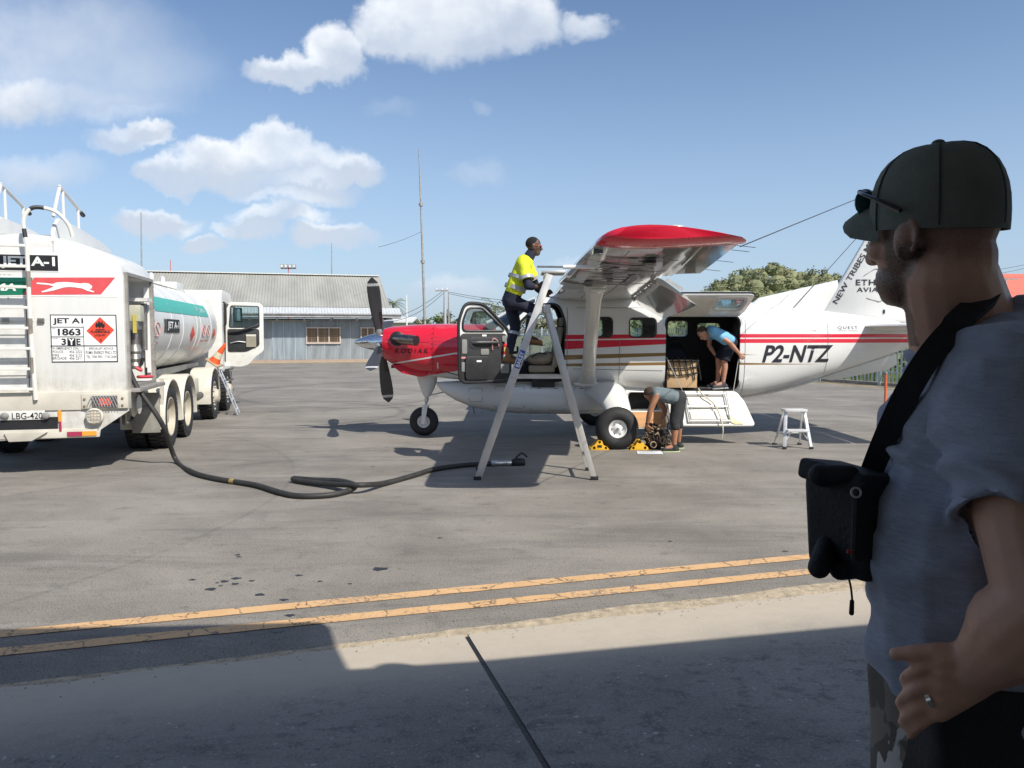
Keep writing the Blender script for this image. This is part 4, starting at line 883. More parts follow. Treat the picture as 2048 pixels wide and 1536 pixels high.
# vertical fin, dorsal, rudder
def plate(name, poly, th, mat, parent, y=0, edge=.35):
    m_ = MB(); cx = sum(p[0] for p in poly) / len(poly); cz = sum(p[1] for p in poly) / len(poly)
    lay = [(-th / 2, .94), (-th / 4, 1), (th / 4, 1), (th / 2, .94)]
    m_.loft([[V((cx + (u - cx) * k, y + w, cz + (v_ - cz) * k)) for u, v_ in poly] for w, k in lay]); return m_.build(name, mat, parent, ang=50)
FIN = [(5.58, 2.22), (6.98, 4.68), (7.40, 4.70), (7.16, 2.05), (6.4, 2.12)]
fin = plate('tail_fin', FIN, .14, AWHITE, AC); plate('dorsal_fin', [(4.30, 2.38), (4.45, 2.50), (5.85, 2.82), (5.88, 2.68), (5.62, 2.22), (5.0, 2.30)], .10, AWHITE, AC); plate('rudder', [(7.19, 2.05), (7.42, 4.70), (7.86, 4.66), (7.74, 2.2), (7.5, 2.0)], .09, AWHITE, AC)
FD = V((1.40, 0, 2.46)).normalized(); FU = V((-FD.z, 0, FD.x))
text('fin_lettering', 'NEW TRIBES MISSION PNG', 2.15, .10, lambda u, v_: V((5.80, -.078, 2.40)) + FD * u + V((FD.z, 0, -FD.x)) * (.04 - v_) * 1.0 + V((0, 0, 0)), INK, fin, bold=.012)
text('fin_lettering', 'ETHNOS', .78, .105, lambda u, v_: V((6.16 + u, -.078, 2.72 + v_)), INK, fin, bold=.02, spacing=1.15); text('fin_lettering', 'AVIATION', .80, .085, lambda u, v_: V((6.18 + u, -.078, 2.60 + v_)), INK, fin, bold=.008, spacing=1.1)
for k, (r, ph) in enumerate(((.30, .2), (.30, .9), (.30, 1.7))):   # broken polygon ring round the lettering
    pts = []
    for i in range(8): an = ph + i * 2 * math.pi / 8; pts.append(V((6.55 + r * (1 + .05 * ((i + k) % 2)) * math.cos(an), -.077 + .001 * k, 2.72 + r * (1 - .05 * ((i + k) % 2)) * math.sin(an))))
    pts = [p for p in pts if not (2.58 < p.z < 2.84)]; up_ = sorted([p for p in pts if p.z > 2.72], key=lambda p: p.x); lo_ = sorted([p for p in pts if p.z <= 2.72], key=lambda p: p.x)
    for q in (up_, lo_):
        if len(q) > 1: m_ = MB(); m_.tube(q, .0035, 4); m_.build('fin_emblem_line', GREY, fin)
for zz, xx in ((2.42, 6.75), (2.25, 6.68)): m_ = MB(); m_.box((xx, -.075, zz), (.03, .02, .07)); m_.build('hinge_mark', BLACK, fin)
for sg in (-1, 1):
    m_ = MB(); secs = []
    for y, le, te in ((.10, 6.25, 7.18), (1.2, 6.36, 7.18), (2.35, 6.50, 7.16), (2.42, 6.58, 7.10)): secs.append([V((x, sg * y, 1.985 + h * .9)) for x, h in foil(le, te, .10)])
    m_.loft(secs); hs = m_.build('stabiliser', AWHITE, AC, ang=60)
    m_ = MB(); m_.loft([[V((x, sg * y, 1.985 + h)) for x, h in ((7.20, .02), (7.56, .004), (7.56, -.004), (7.20, -.02))] for y in (.25, 2.40)]); m_.build('elevator', AWHITE, hs)
    m_ = MB(); m_.ell((6.75, sg * .16, 1.97), (.52, .10, .07)); m_.build('root_fairing', AWHITE, hs)
plate('ventral_fin', [(5.55, 1.05), (6.95, 1.50), (6.98, 1.30), (6.8, 1.20), (5.80, 1.01)], .05, AWHITE, AC)
m_ = MB(); m_.tube(spline([(4.05, 0, .69), (4.8, 0, .82), (5.55, 0, 1.03)], 5), [.03] * 11, 6); m_.build('keel_strip', AWHITE, AC)
m_ = MB(); m_.prism([(-.0, 0), (.34, -.02), (.34, .006), (0, .01)], lambda u, v_, w: side(6.02 + u, 1.62 + v_, .012 + w * .0), 0, .01)
# lettering on the rear fuselage
text('registration_lettering', 'P2-NTZ', 1.32, .30, lambda u, v_: side(4.33 + u, 1.36 + v_, .008), M('dark_letter', (.02, .02, .028), .3), fus, shear=.28, bold=.022, sub=2)
text('maker_lettering', 'QUEST', .385, .062, lambda u, v_: side(5.74 + u, 1.93 + v_, .008), M('grey_ink', (.12, .12, .13), .4), fus, spacing=1.25, sub=1); text('maker_lettering', 'AIRCRAFT COMPANY', .385, .018, lambda u, v_: side(5.74 + u, 1.90 + v_, .008), MATS['grey_ink'], fus, spacing=1.1, sub=1)
text('small_placard', 'ELT HERE', .09, .02, lambda u, v_: side(5.24 + u, 1.90 + v_, .008), MATS['grey_ink'], fus)
for path in ([(.95, 1.03 + 1.5 * i / 20) for i in range(0, 18)], [(1.05 + 1.55 * i / 12, 1.25 - .03 * i / 12) for i in range(13)], [(4.02, .8 + 1.6 * i / 20) for i in range(21)], [(5.55, 1.15 + 1.1 * i / 14) for i in range(15)], [(1.1 + 1.5 * i / 12, 2.30) for i in range(13)], [(1.85, 1.0 + .75 * i / 9) for i in range(10)]):
    curve_on(path, .0042, 'panel_seam', PANEL, fus)
# HF aerial wires
m_ = MB(); m_.tube([V((2.20, -6.3, 2.69)), V((7.15, 0, 4.66))], .006, 5); m_.build('aerial_wire', WIRE, AC); m_ = MB(); m_.tube([side(4.95, 2.28, .0), V((7.0, 0, 4.5))], .006, 5); m_.build('aerial_wire', WIRE, AC)
# cargo pod
POD = [(-1.36, .93, .985, .14), (-1.25, .80, 1.0, .26), (-1.0, .65, 1.01, .38), (-.7, .53, 1.02, .45), (-.3, .45, 1.02, .49), (.2, .42, 1.02, .51), (1.0, .41, 1.02, .52), (2.0, .42, .99, .52), (2.8, .50, .95, .50), (3.4, .62, .90, .42), (3.9, .72, .84, .28)]
secs = []
for x, zb, zt, hw in POD:
    zc, hh = (zb + zt) / 2, (zt - zb) / 2; secs.append([V((x, hw * math.copysign(abs(math.cos(a)) ** .62, math.cos(a)), zc + hh * math.copysign(abs(math.sin(a)) ** .75, math.sin(a)))) for a in [2 * math.pi * j / 36 for j in range(36)]])
m_ = MB(); m_.loft(secs); pin = MB(); pin.prism(rpoly([(1.98, .50), (2.62, .52), (2.62, .83), (2.05, .83)], .06), lambda u, v_, w: V((u, w, v_)), -.9, -.1)
pod = link('belly_pod', cut(m_.mesh(), [pin.mesh()]), AWHITE, AC, ang=40)
m_ = MB(); m_.prism(rpoly([(1.97, .49), (2.63, .51), (2.63, .84), (2.04, .84)], .06), lambda u, v_, w: V((u, w, v_)), -.12, -.10); m_.build('pod_interior', BLACK, pod)
m_ = MB(); m_.tube([V((u, -.525, v_)) for u, v_ in rpoly([(1.97, .49), (2.63, .51), (2.63, .84), (2.04, .84)], .06)], .010, 6, closed=True); m_.build('pod_door_frame', ALU, pod)
m_ = MB(); m_.prism(rrect(0, .70, 0, .34, .03), lambda u, v_, w: V((1.98 + u, -.53, .50)) + V((0, -.50, -.86)).normalized() * v_ + V((0, -.86, .5)).normalized() * w, 0, .03); pd = m_.build('pod_door', AWHITE, pod, bevel=.006)
m_ = MB(); m_.prism(rrect(.02, .68, .03, .32, .02), lambda u, v_, w: V((1.98 + u, -.53, .50)) + V((0, -.50, -.86)).normalized() * v_ + V((0, -.86, .5)).normalized() * w, .031, .04); m_.build('plywood_lining', M('plywood', (.48, .24, .09), .6, var=.2, scale=5, stretch=(.4, 2, 2)), pd)
def pside(x, z, off=.003):
    for a, b in zip(POD, POD[1:]):
        if x <= b[0]: t = (x - a[0]) / (b[0] - a[0]); zb, zt, hw = [a[i] + (b[i] - a[i]) * t for i in (1, 2, 3)]; break
    zc, hh = (zb + zt) / 2, (zt - zb) / 2; s_ = min(1, abs((z - zc) / hh)) ** (1 / .75); cth = math.sqrt(max(0, 1 - s_ * s_)) ** .62; return V((x, -hw * cth - off, z))
for (a, b_, c_, d) in ((-.76, -.52, .66, .90), (.32, .92, .50, .93), (1.10, 1.72, .50, .93), (-.30, .22, .55, .93)):
    m_ = MB(); m_.tube([pside(u, v_) for u, v_ in rrect(a, b_, c_, d, .04)], .0035, 4, closed=True); m_.build('pod_panel_seam', PANEL, pod)
for x_, z_ in ((.48, .90), (.78, .90), (1.22, .90), (1.5, .90)): m_ = MB(); m_.box(pside(x_, z_), (.06, .012, .018)); m_.build('pod_latch', GREY, pod)
m_ = MB(); m_.tube(spline([pside(1.0, .86, .02), pside(1.0, .80, .06), pside(1.0, .62, .05)], 5), .035, 10); m_.build('drain_pipe', AWHITE, pod); m_ = MB(); m_.lathe([(.055, 0), (.06, .01), (.02, .015)], pside(1.0, .875, .0), (0, -1, 0), 14); m_.build('drain_collar', BLACK, pod)
for x_ in (-.70, .3): m_ = MB(); m_.tube([V((x_, -.1, .54)), V((x_ + .02, -.1, .40))], .012, 6); m_.build('belly_drain', GREY, pod)
# landing gear
def wheel(parent, c0, dia, wid, rim):
    ax = V((0, -1, 0)); R_ = dia / 2; prof = []
    for i in range(13): a = R(-115 + 230 * i / 12); prof.append((R_ - wid * .46 + wid * .46 * math.cos(a) * 1.0, wid * .5 * math.sin(a)))
    prof = [(rim * .95, -wid * .36)] + [(max(r, rim * .95), h) for r, h in prof] + [(rim * .95, wid * .36)]
    m_ = MB(); m_.lathe(prof, c0, ax, 40, ring=True); w = m_.build('wheel', RUBBER, parent, ang=60)
    m_ = MB(); m_.lathe([(rim, -wid * .3), (rim, wid * .34), (rim * .9, wid * .36), (rim * .82, wid * .30), (rim * .62, wid * .22), (rim * .5, wid * .24), (rim * .34, wid * .30), (rim * .2, wid * .34), (.004, wid * .35)], c0, ax, 28); m_.build('rim', M('rim_white', (.74, .74, .73), .4, dirt=.25), w, ang=30)
    m_ = MB(); m_.lathe([(rim * .16, wid * .33), (rim * .16, wid * .40), (.003, wid * .41)], c0, ax, 14); m_.build('hub_cap', GREY, w)
    for k in range(6): a = k * math.pi / 3; m_ = MB(); m_.lathe([(rim * .07, 0), (rim * .07, .02), (.001, .022)], c0 + ax * (wid * .235) + V((math.cos(a), 0, math.sin(a))) * rim * .58, ax, 6); m_.build('rim_bolt', GREY, w)
    return w
for sg in (-1, 1):
    wc = V((1.69, sg * 1.60, .335)); wheel(AC, wc, .70, .27, .155 if True else 0) if sg < 0 else wheel(AC, wc, .70, .27, .155)
    m_ = MB(); secs = []
    for c_, rx, rz in ((V((1.62, sg * .45, .86)), .34, .25), (V((1.64, sg * .70, .83)), .33, .23), (V((1.68, sg * .92, .77)), .29, .20), (V((1.72, sg * 1.10, .69)), .245, .16), (V((1.75, sg * 1.24, .60)), .22, .14), (V((1.76, sg * 1.33, .46)), .20, .10), (V((1.76, sg * 1.37, .36)), .15, .08)):
        rg = [];
        for j in range(20): a = 2 * math.pi * j / 20; rg.append(c_ + V((rx * math.cos(a), sg * rz * .55 * math.sin(a), rz * .8 * math.sin(a))))
        secs.append(rg)
    m_.loft(secs); m_.build('gear_leg_fairing', AWHITE, AC, ang=70)
    m_ = MB(); m_.tube([wc + V((0, -sg * .25, 0)), wc + V((0, sg * .05, 0))], .05, 10); m_.build('axle', STEEL, AC)
nw = A(848, 847, 0); nw = V((nw.x, 0, .265)); w = wheel(AC, nw, .53, .20, .12)
m_ = MB(); secs = []
for z, hx, hy_, ox in ((1.12, .20, .16, .02), (.98, .17, .13, .03), (.85, .12, .10, .03), (.76, .08, .08, .02), (.72, .06, .06, .02)): secs.append([V((nw.x + ox + .04 + hx * math.cos(a), hy_ * math.sin(a), z)) for a in [2 * math.pi * j / 16 for j in range(16)]])
m_.loft(secs); m_.build('nose_gear_housing', AWHITE, AC, ang=60)
m_ = MB(); m_.tube([(nw.x + .06, 0, .75), (nw.x + .045, 0, .62)], .038, 12); m_.build('oleo_collar', ALU, AC); m_ = MB(); m_.tube([(nw.x + .05, 0, .66), (nw.x + .03, 0, .52)], .026, 12); m_.build('oleo_strut', M('chrome', (.75, .77, .8), .1, metal=1), AC)
for sg in (-1, 1): m_ = MB(); m_.loft([[V((nw.x + u * k + ox, sg * (.125 + w_), z)) for u, w_ in ((-.045, 0), (.045, 0), (.045, .022), (-.045, .022))] for z, k, ox in ((.56, 1.1, .035), (.42, 1.0, .02), (.25, .7, 0), (.22, .3, 0))]); m_.build('nose_fork', AWHITE, AC, bevel=.006)
m_ = MB(); m_.box((nw.x + .035, 0, .545), (.10, .30, .05)); m_.build('fork_crown', AWHITE, AC, bevel=.01)
m_ = MB(); m_.tube([(nw.x + .09, -.03, .74), (nw.x + .38, -.03, .80)], .012, 6); m_.build('drag_link', STEEL, AC)
# interior: floor, seats, panel, yokes
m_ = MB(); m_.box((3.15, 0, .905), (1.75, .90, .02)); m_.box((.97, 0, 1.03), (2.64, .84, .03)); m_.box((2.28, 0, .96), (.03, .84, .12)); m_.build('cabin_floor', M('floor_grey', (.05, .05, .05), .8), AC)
m_ = MB(); m_.prism(rpoly([(-.46, 1.25), (-.18, 1.25), (-.08, 1.90), (-.12, 2.0), (-.46, 2.03)], .03), lambda u, v_, w: V((u, w, v_)), -.54, .54); m_.build('instrument_panel', TRIM, AC, bevel=.01)
TAN = M('seat_tan', (.30, .25, .18), .85, var=.15, bump=.4, bscale=40)
for y in (-.33, .33):
    m_ = MB(); m_.box((.52, y, 1.24), (.46, .42, .12)); s_ = m_.build('seat_cushion', TAN, AC, bevel=.04, segs=3)
    m_ = MB(); m_.box((.80, y, 1.62), (.10, .42, .72), Matrix.Rotation(R(10), 3, 'Y')); m_.build('seat_back', TAN, s_, bevel=.04, segs=3); m_ = MB(); m_.box((.87, y, 2.06), (.08, .24, .16)); m_.build('head_rest', TAN, s_, bevel=.03, segs=3)
    m_ = MB(); m_.box((.55, y, 1.05), (.40, .34, .26)); m_.build('seat_base', BLACK, s_, bevel=.02)
    m_ = MB(); m_.tube([(-.1, y, 1.5), (.10, y, 1.52)], .018, 8); m_.tube(spline([(.10, y - .13, 1.62), (.10, y - .11, 1.52), (.10, y + .11, 1.52), (.10, y + .13, 1.62)], 5), .016, 8); m_.build('control_yoke', BLACK, AC)
m_ = MB(); m_.box((.30, .12, 1.20), (.55, .42, .34)); m_.box((.55, 0, 1.16), (.62, .16, .26)); m_.build('centre_pedestal', TRIM, AC, bevel=.02)
m_ = MB(); m_.box((2.45, .3, 1.2), (.06, .6, .55)); m_.build('cargo_bulkhead', TRIM, AC)
# ================================================================ FUEL TANKER (local x = forward, y = to its left, z up)
TD = V((-.216, .976, 0)).normalized(); TO = V((-5.58, 12.25, 0)); TR = math.atan2(TD.y, TD.x)
TK = thing('fuel_tanker', 'white aviation fuel tanker truck seen from behind with its cab door open', 'tanker truck', TO, TR)
TM = Matrix.Translation(TO) @ Matrix.Rotation(TR, 4, 'Z'); TI = TM.inverted()
XR, YS, YC2 = -2.25, .08, 1.25     # rear face, right side, centreline
def rf(px, py, x=XR):
    o, d = TI @ CP, TI.to_3x3() @ ray(px, py); t = (x - o.x) / d.x; q = o + d * t; return q.y, q.z
def rs(px, py, y=YS):
    o, d = TI @ CP, TI.to_3x3() @ ray(px, py); t = (y - o.y) / d.y; q = o + d * t; return q.x, q.z
TW = M('tanker_white', (.66, .66, .63), .35, var=.06, scale=1.6, coat=.2, dirt=.34, dcol=(.40, .37, .31), stretch=(1, 2.2, .3))
t = NT(TW.node_tree); bsd = TW.node_tree.nodes['Principled BSDF']; old = bsd.inputs['Base Color'].links[0].from_socket; v = t.obj(); x, y, z = t.sep(v)
gf = t.m('MULTIPLY', t.sm(t.m('ADD', z, t.m('MULTIPLY', t.noise(t.mapv(v, (3, 9, .5)), 1.3, 5, .7), .7)), 1.85, 1.35), t.lin(t.noise(v, 6, 5, .7), .35, .65, .15, .8)); t.l.new(t.mix(t.m('MULTIPLY', gf, .75), old, (.30, .26, .20)), bsd.inputs['Base Color'])   # road grime along the lower edges
TWD = M('tanker_white_dusty', (.56, .53, .45), .55, var=.15, scale=2, dirt=.5, dcol=(.28, .24, .18))
CHAS = M('chassis_dusty', (.10, .095, .085), .75, var=.4, scale=4, dirt=.5, dcol=(.22, .19, .15))
prof = [(-1.17, 1.06), (1.17, 1.06), (1.17, 2.62), (1.14, 2.76), (1.05, 2.87), (.90, 2.95), (.62, 3.05), (.3, 3.12), (0, 3.15), (-.3, 3.12), (-.62, 3.05), (-.90, 2.95), (-1.05, 2.87), (-1.14, 2.76), (-1.17, 2.62)]
m_ = MB(); m_.prism(prof, lambda u, v_, w: V((w, YC2 + u, v_)), XR, -.70)
cb = MB(); cb.box((-1.48, .45, 1.89), (1.32, 1.3, 1.50)); cab_mesh = cut(m_.mesh(), [cb.mesh()])
cabn = link('rear_cabinet', cab_mesh, TW, TK, bevel=.018, ang=40)
m_ = MB(); m_.add([(-2.135, .1, 1.145), (-.825, .1, 1.145), (-.825, 1.09, 1.145), (-2.135, 1.09, 1.145)], [(0, 1, 2, 3)]); m_.box((-1.48, 1.085, 1.89), (1.3, .01, 1.49)); m_.build('cabinet_back', M('cabinet_grey', (.20, .22, .22), .6, var=.2), cabn, smooth=False)
FRM = M('cabinet_frame', (.34, .32, .29), .5, metal=.4, var=.2)
m_ = MB()
for z in (1.13, 2.655): m_.box((-1.48, .07, z), (1.40, .05, .045))
for x in (-2.16, -.80): m_.box((x, .068, 1.89), (.05, .05, 1.56))
m_.build('opening_frame', FRM, cabn, smooth=False)
m_ = MB(); m_.box((-1.48, .03, 1.09), (1.45, .22, .05)); m_.build('cabinet_step', FRM, cabn, bevel=.008)
for x in (-.80,):
    for i in range(12): m_ = MB(); m_.lathe([(.011, 0), (.011, .008), (.002, .01)], V((x, .043, 1.2 + i * .125)), (0, -1, 0), 8); m_.build('frame_bolt', STEEL, cabn)
# equipment inside the cabinet
def eq(px, py, x=-1.25): y_, z_ = rf(px, py, x); return V((x, y_, z_))
m_ = MB(); a_, b_ = eq(287, 575, -.86), eq(303, 745, -.86); m_.box((-.86, (a_.y + b_.y) / 2, (a_.z + b_.z) / 2), (.03, abs(a_.y - b_.y), a_.z - b_.z)); m_.build('white_inner_panel', WHITE, cabn)
m_ = MB(); a_ = eq(270, 627); m_.box(a_, (.24, .20, .24)); mt = m_.build('meter_box', M('meter_cream', (.46, .46, .36), .5), cabn, bevel=.02)
m_ = MB(); m_.box(eq(268, 650), (.22, .16, .14)); m_.build('meter_register', M('meter_grey', (.16, .17, .17), .4), mt, bevel=.01)
m_ = MB(); m_.box(eq(274, 648) + V((-.12, 0, 0)), (.03, .05, .26)); m_.build('yellow_strip', M('dull_yellow', (.55, .45, .1), .5), mt)
PIPE = M('pipe_steel', (.33, .31, .29), .35, metal=.7, var=.3)
m_ = MB(); m_.tube([eq(288, 607, -1.0), eq(289, 700, -1.0)], .045, 12); m_.build('pipe', PIPE, cabn); m_ = MB(); m_.tube([eq(269, 662), eq(270, 700)], .05, 12); m_.build('pipe', PIPE, cabn)
m_ = MB(); m_.lathe([(.07, 0), (.09, .05), (.07, .1), (.09, .15), (.07, .22), (.095, .26), (.07, .36)], eq(271, 738), (0, 0, 1), 16); m_.build('filter_housing', PIPE, cabn)
m_ = MB(); m_.tube(spline([eq(272, 735, -1.5), eq(277, 738, -1.5), eq(284, 741, -1.5)], 4), .025, 8); m_.build('red_valve', M('valve_red', (.55, .04, .06), .45), cabn)
m_ = MB(); m_.lathe([(.10, 0), (.12, .02), (.10, .04)], eq(290, 756, -1.1), (0, 0, 1), 16); m_.build('red_handwheel', MATS['valve_red'], cabn); m_ = MB(); m_.tube([eq(293, 752, -1.1), eq(293, 735, -1.1)], .012, 6); m_.tube([eq(282, 730, -1.3), eq(286, 716, -1.3)], .026, 8); m_.build('control_lever', BLACK, cabn)
m_ = MB(); m_.box(eq(270, 600, -1.1), (.3, .4, .05)); m_.build('shelf', M('shelf_white', (.6, .6, .58), .5), cabn)
# rear-face signs
def fx(off=.004): return XR - off
def sign(name, p0, p1, mat, off=.003, parent=cabn):
    (y0, z1), (y1, z0) = rf(*p0), rf(*p1); m_ = MB(); m_.box((XR - off, (y0 + y1) / 2, (z0 + z1) / 2), (.004, abs(y0 - y1), z1 - z0)); return m_.build(name, mat, parent, smooth=False)
def rtext(s, px0, px1, py0, py1, mat, off=.008, parent=None, **kw):
    y0, z1 = rf(px0, py0); y1, z0 = rf(px1, py1); return text('lettering', s, y0 - y1, z1 - z0, lambda u, v_: V((XR - off, y0 - u, z0 + v_)), mat, parent or cabn, **kw)
sg_ = sign('fuel_grade_sign', (-32, 506), (119, 544), WHITEP); sign('sign_ground', (-30, 508), (117, 542), INK, .006, sg_)
rtext('JET A-1', 2, 111, 512, 538, WHITEP, .010, sg_, bold=.03)
GRN = flat('green_print', (.006, .16, .09)); PNK = flat('faded_red_print', (.66, .085, .09))
lb = sign('brand_panel', (-75, 552), (236, 594), WHITEP, .002)
def rpolyg(name, pts, mat, off, parent): m_ = MB(); m_.add([V((XR - off, *rf(px, py))) for px, py in pts], [tuple(range(len(pts)))]); return m_.build(name, mat, parent, smooth=False)
rpolyg('green_band', [(-70, 556), (66, 555), (46, 590), (-70, 591)], GRN, .006, lb); rpolyg('green_highlight', [(-70, 556), (66, 555), (64, 563), (-70, 564)], flat('light_green', (.02, .27, .16)), .007, lb)
rpolyg('red_band', [(68, 555), (231, 555), (202, 589), (46, 590)], PNK, .006, lb)
rtext('PUMA', -58, 33, 566, 582, WHITEP, .010, lb, bold=.03, shear=.2)
cat_ = [(74, 565), (90, 566), (106, 568), (114, 565), (128, 564), (146, 565), (160, 567), (170, 566), (178, 567), (185, 572), (184, 577), (178, 578), (189, 583), (188, 585), (176, 582), (165, 577), (152, 575), (140, 574), (128, 575), (118, 578), (108, 581), (97, 583), (86, 585), (83, 583), (92, 580), (102, 576), (108, 573), (98, 570), (86, 569), (74, 568)]
m_ = MB(); m_.add([V((XR - .010, *rf(px, py))) for px, py in cat_], [tuple(range(len(cat_)))]); me = m_.mesh(); bm = bmesh.new(); bm.from_mesh(me); bmesh.ops.triangulate(bm, faces=bm.faces, ngon_method='EAR_CLIP'); bm.to_mesh(me); bm.free(); link('leaping_cat_emblem', me, WHITEP, lb, smooth=False)
# dangerous-goods placard
pl = sign('hazard_placard', (100, 629), (236, 724), INK, .003); sign('placard_ground', (102, 631), (234, 722), WHITEP, .006, pl)
for a, b_ in (((102, 653.5), (168, 655)), ((102, 673), (168, 674.5)), ((102, 691), (234, 692.5)), ((167.5, 653), (169, 722))): sign('placard_rule', a, b_, INK, .008, pl)
rtext('JET A1', 106, 167, 636, 650, INK, .010, pl, bold=.03); rtext('1863', 116, 162, 657, 671, INK, .010, pl, bold=.03); rtext('3', 123, 133, 677, 690, INK, .010, pl, bold=.03)
sign('code_block', (135, 676), (152, 691), INK, .008, pl); rtext('Y', 137, 150, 677, 690, WHITEP, .011, pl, bold=.04); rtext('E', 153, 162, 677, 690, INK, .010, pl, bold=.03)
rtext('UN No.', 105, 112, 656, 658, INK, .010, pl); rtext('HAZCHEM', 105, 116, 676, 678, INK, .010, pl)
rpolyg('hazard_diamond', [(200, 634), (229, 660), (202, 688), (173, 662)], flat('hazard_red', (.72, .07, .035)), .009, pl)
rtext('FLAMMABLE', 182, 220, 661, 666, INK, .012, pl, bold=.02); rtext('LIQUID', 190, 212, 668, 673, INK, .012, pl, bold=.02); rtext('3', 200, 204, 678, 683, INK, .012, pl)
for pts in ([(193, 656), (191, 650), (194, 644), (196, 648), (198, 641), (202, 646), (205, 642), (207, 649), (210, 646), (210, 653), (207, 657), (203, 653), (200, 657), (197, 653)],): rpolyg('flame_symbol', pts, INK, .012, pl)
sign('flame_base', (192, 658.5), (210, 660), INK, .012, pl)
for s, a, b_, c_, d in (('IN EMERGENCY DIAL', 106, 159, 694, 699), ('POLICE', 106, 127, 701, 706), ('456 2222', 139, 165, 701, 706), ('FIRE', 106, 119, 708, 713), ('456 2122', 139, 165, 708, 713), ('BRIGADE', 106, 134, 714, 719), ('456 2311', 139, 165, 714, 719), ('SPECIALIST ADVICE', 178, 227, 695, 699), ('PUMA ENERGY PNG LTD', 172, 233, 702, 708), ('TEL: 7300 9051 / 7103 2604', 173, 233, 711, 716)): rtext(s, a, b_, c_, d, INK, .010, pl, bold=.002)
rtext('Y', 15, 19, 594, 600, INK, .006); rtext('SAFETY', -30, 24, 548, 550, INK, .006)
for py in (487, 491): rtext('EMERGENCY INSTRUCTIONS INSIDE', 46, 102, py, py + 2, flat('red_small', (.5, .12, .12)), .006)
# shutter slats seen behind the ladder
for i in range(6): sign('shutter_slat', (-40, 622 + i * 27), (68, 642 + i * 27), M('slat_white', (.66, .66, .63), .45), .012)
m_ = MB(); y_, _ = rf(53, 600); m_.tube([(XR - .02, y_, 2.3), (XR - .02, y_, 1.08)], .004, 4); m_.build('cable', BLACK, cabn)
for px in (12, 83): y_, z_ = rf(px, 641); m_ = MB(); m_.box((XR - .02, y_, z_), (.03, .08, .06)); m_.build('shutter_latch', PIPE, cabn, bevel=.006)
# walkway coamings, rails and hoop
for mir in (0, 1):
    f_ = lambda u, v_, w: V((XR + u, (2 * YC2 - (.90 + w)) if mir else (.90 + w), v_))
    m_ = MB(); m_.prism([(0, 3.06), (.02, 3.18), (.10, 3.30), (.22, 3.38), (.9, 3.36), (1.9, 3.28), (2.4, 3.20), (2.7, 2.95), (2.7, 2.6), (0, 2.9)], f_, -.02, .03); m_.build('walkway_coaming', TW, TK, bevel=.01)
    m_ = MB(); m_.tube(spline([f_(.05, 3.38, 0), f_(.30, 3.78, 0), f_(.36, 3.80, 0), f_(1.05, 3.62, 0), f_(1.12, 3.60, 0)], 5), .022, 8); rl = m_.build('hand_rail', TW, TK)
    for x, z in ((.42, 3.78), (1.0, 3.63)): m_ = MB(); m_.tube([f_(x, 3.30, 0), f_(x, z, 0)], .020, 8); m_.build('rail_post', TW, rl)
    m_ = MB(); m_.tube([f_(1.08, 3.60, 0), f_(1.22, 3.57, 0)], .03, 8); m_.build('rail_grip', BLACK, rl)
m_ = MB(); m_.box((XR + 1.2, YC2, 3.12), (2.3, .7, .04)); m_.build('walkway_plate', STEEL, TK)
# rear ladder with grab hoop
LDW = M('ladder_white', (.70, .68, .62), .5, var=.1, dirt=.25, dcol=(.3, .25, .2))
yr, _ = rf(70, 640); yl = yr + .62; ld_ = None
m_ = MB(); m_.tube([(XR - .16, yr, 3.0), (XR - .16, yr, 2.0), (XR - .14, yr - .02, 1.0)], .026, 8); m_.tube([(XR - .16, yl, 3.0), (XR - .14, yl, 1.0)], .026, 8); ldr_ = m_.build('rear_ladder', LDW, TK)
for i in range(8): m_ = MB(); z = 1.14 + i * .262; m_.box((XR - .155, (yr + yl) / 2, z), (.05, yl - yr, .035)); m_.build('rung', LDW, ldr_, bevel=.006)
for z in (2.55, 1.95, 1.45): m_ = MB(); m_.tube([(XR - .158, yr - (.0), z - .10), (XR - .158, yr, z + .10)], .0285, 8); m_.build('worn_band', M('worn_metal', (.22, .19, .16), .6, var=.3), ldr_)
hp = [(XR - .16, yr, 3.0), (XR - .15, yr + .03, 3.28), (XR - .12, yr - .04, 3.44), (XR - .08, yr - .16, 3.47), (XR - .05, yr - .32, 3.42), (XR - .03, yr - .44, 3.28), (XR - .0, yr - .48, 3.12)]
m_ = MB(); m_.tube(spline(hp, 6), .024, 8); m_.build('grab_hoop', LDW, ldr_); sp_ = spline(hp, 6)
m_ = MB(); m_.tube(sp_[12:20], .0265, 8); m_.build('black_tape', BLACK, ldr_); m_ = MB(); m_.tube(sp_[2:5], .0265, 8); m_.build('black_tape', BLACK, ldr_)
# bumper beam, lamps, number plate
XB = -2.36
def bx(px0, px1, py0, py1, x, dx, name, mat, parent, bevel=.008): (y0, z1), (y1, z0) = rf(px0, py0, x), rf(px1, py1, x); m_ = MB(); m_.box((x + dx / 2, (y0 + y1) / 2, (z0 + z1) / 2), (dx, abs(y0 - y1), z1 - z0)); return m_.build(name, mat, parent, bevel=bevel)
bp_ = bx(-130, 257, 788, 818, XB, .16, 'rear_bumper', TWD, TK)
bx(162, 256, 788, 816, XB - .02, .02, 'lamp_mount', TWD, bp_); bx(183, 235, 792, 814, XB - .035, .015, 'lamp_housing', M('lamp_housing', (.12, .10, .09), .6), bp_)
bx(197, 222, 797, 811, XB - .045, .012, 'tail_lamp', M('tail_lamp_red', (.75, .12, .07), .25), bp_)
m_ = MB()
for i in range(9):
    for s_ in (1, -1): (ya, za), (yb, zb) = rf(183 + i * 5.8, 792, XB - .05), rf(183 + i * 5.8 + s_ * 10, 814, XB - .05); m_.tube([(XB - .052, ya, za), (XB - .052, yb, zb)], .004, 4)
m_.build('lamp_grille', STEEL, bp_)
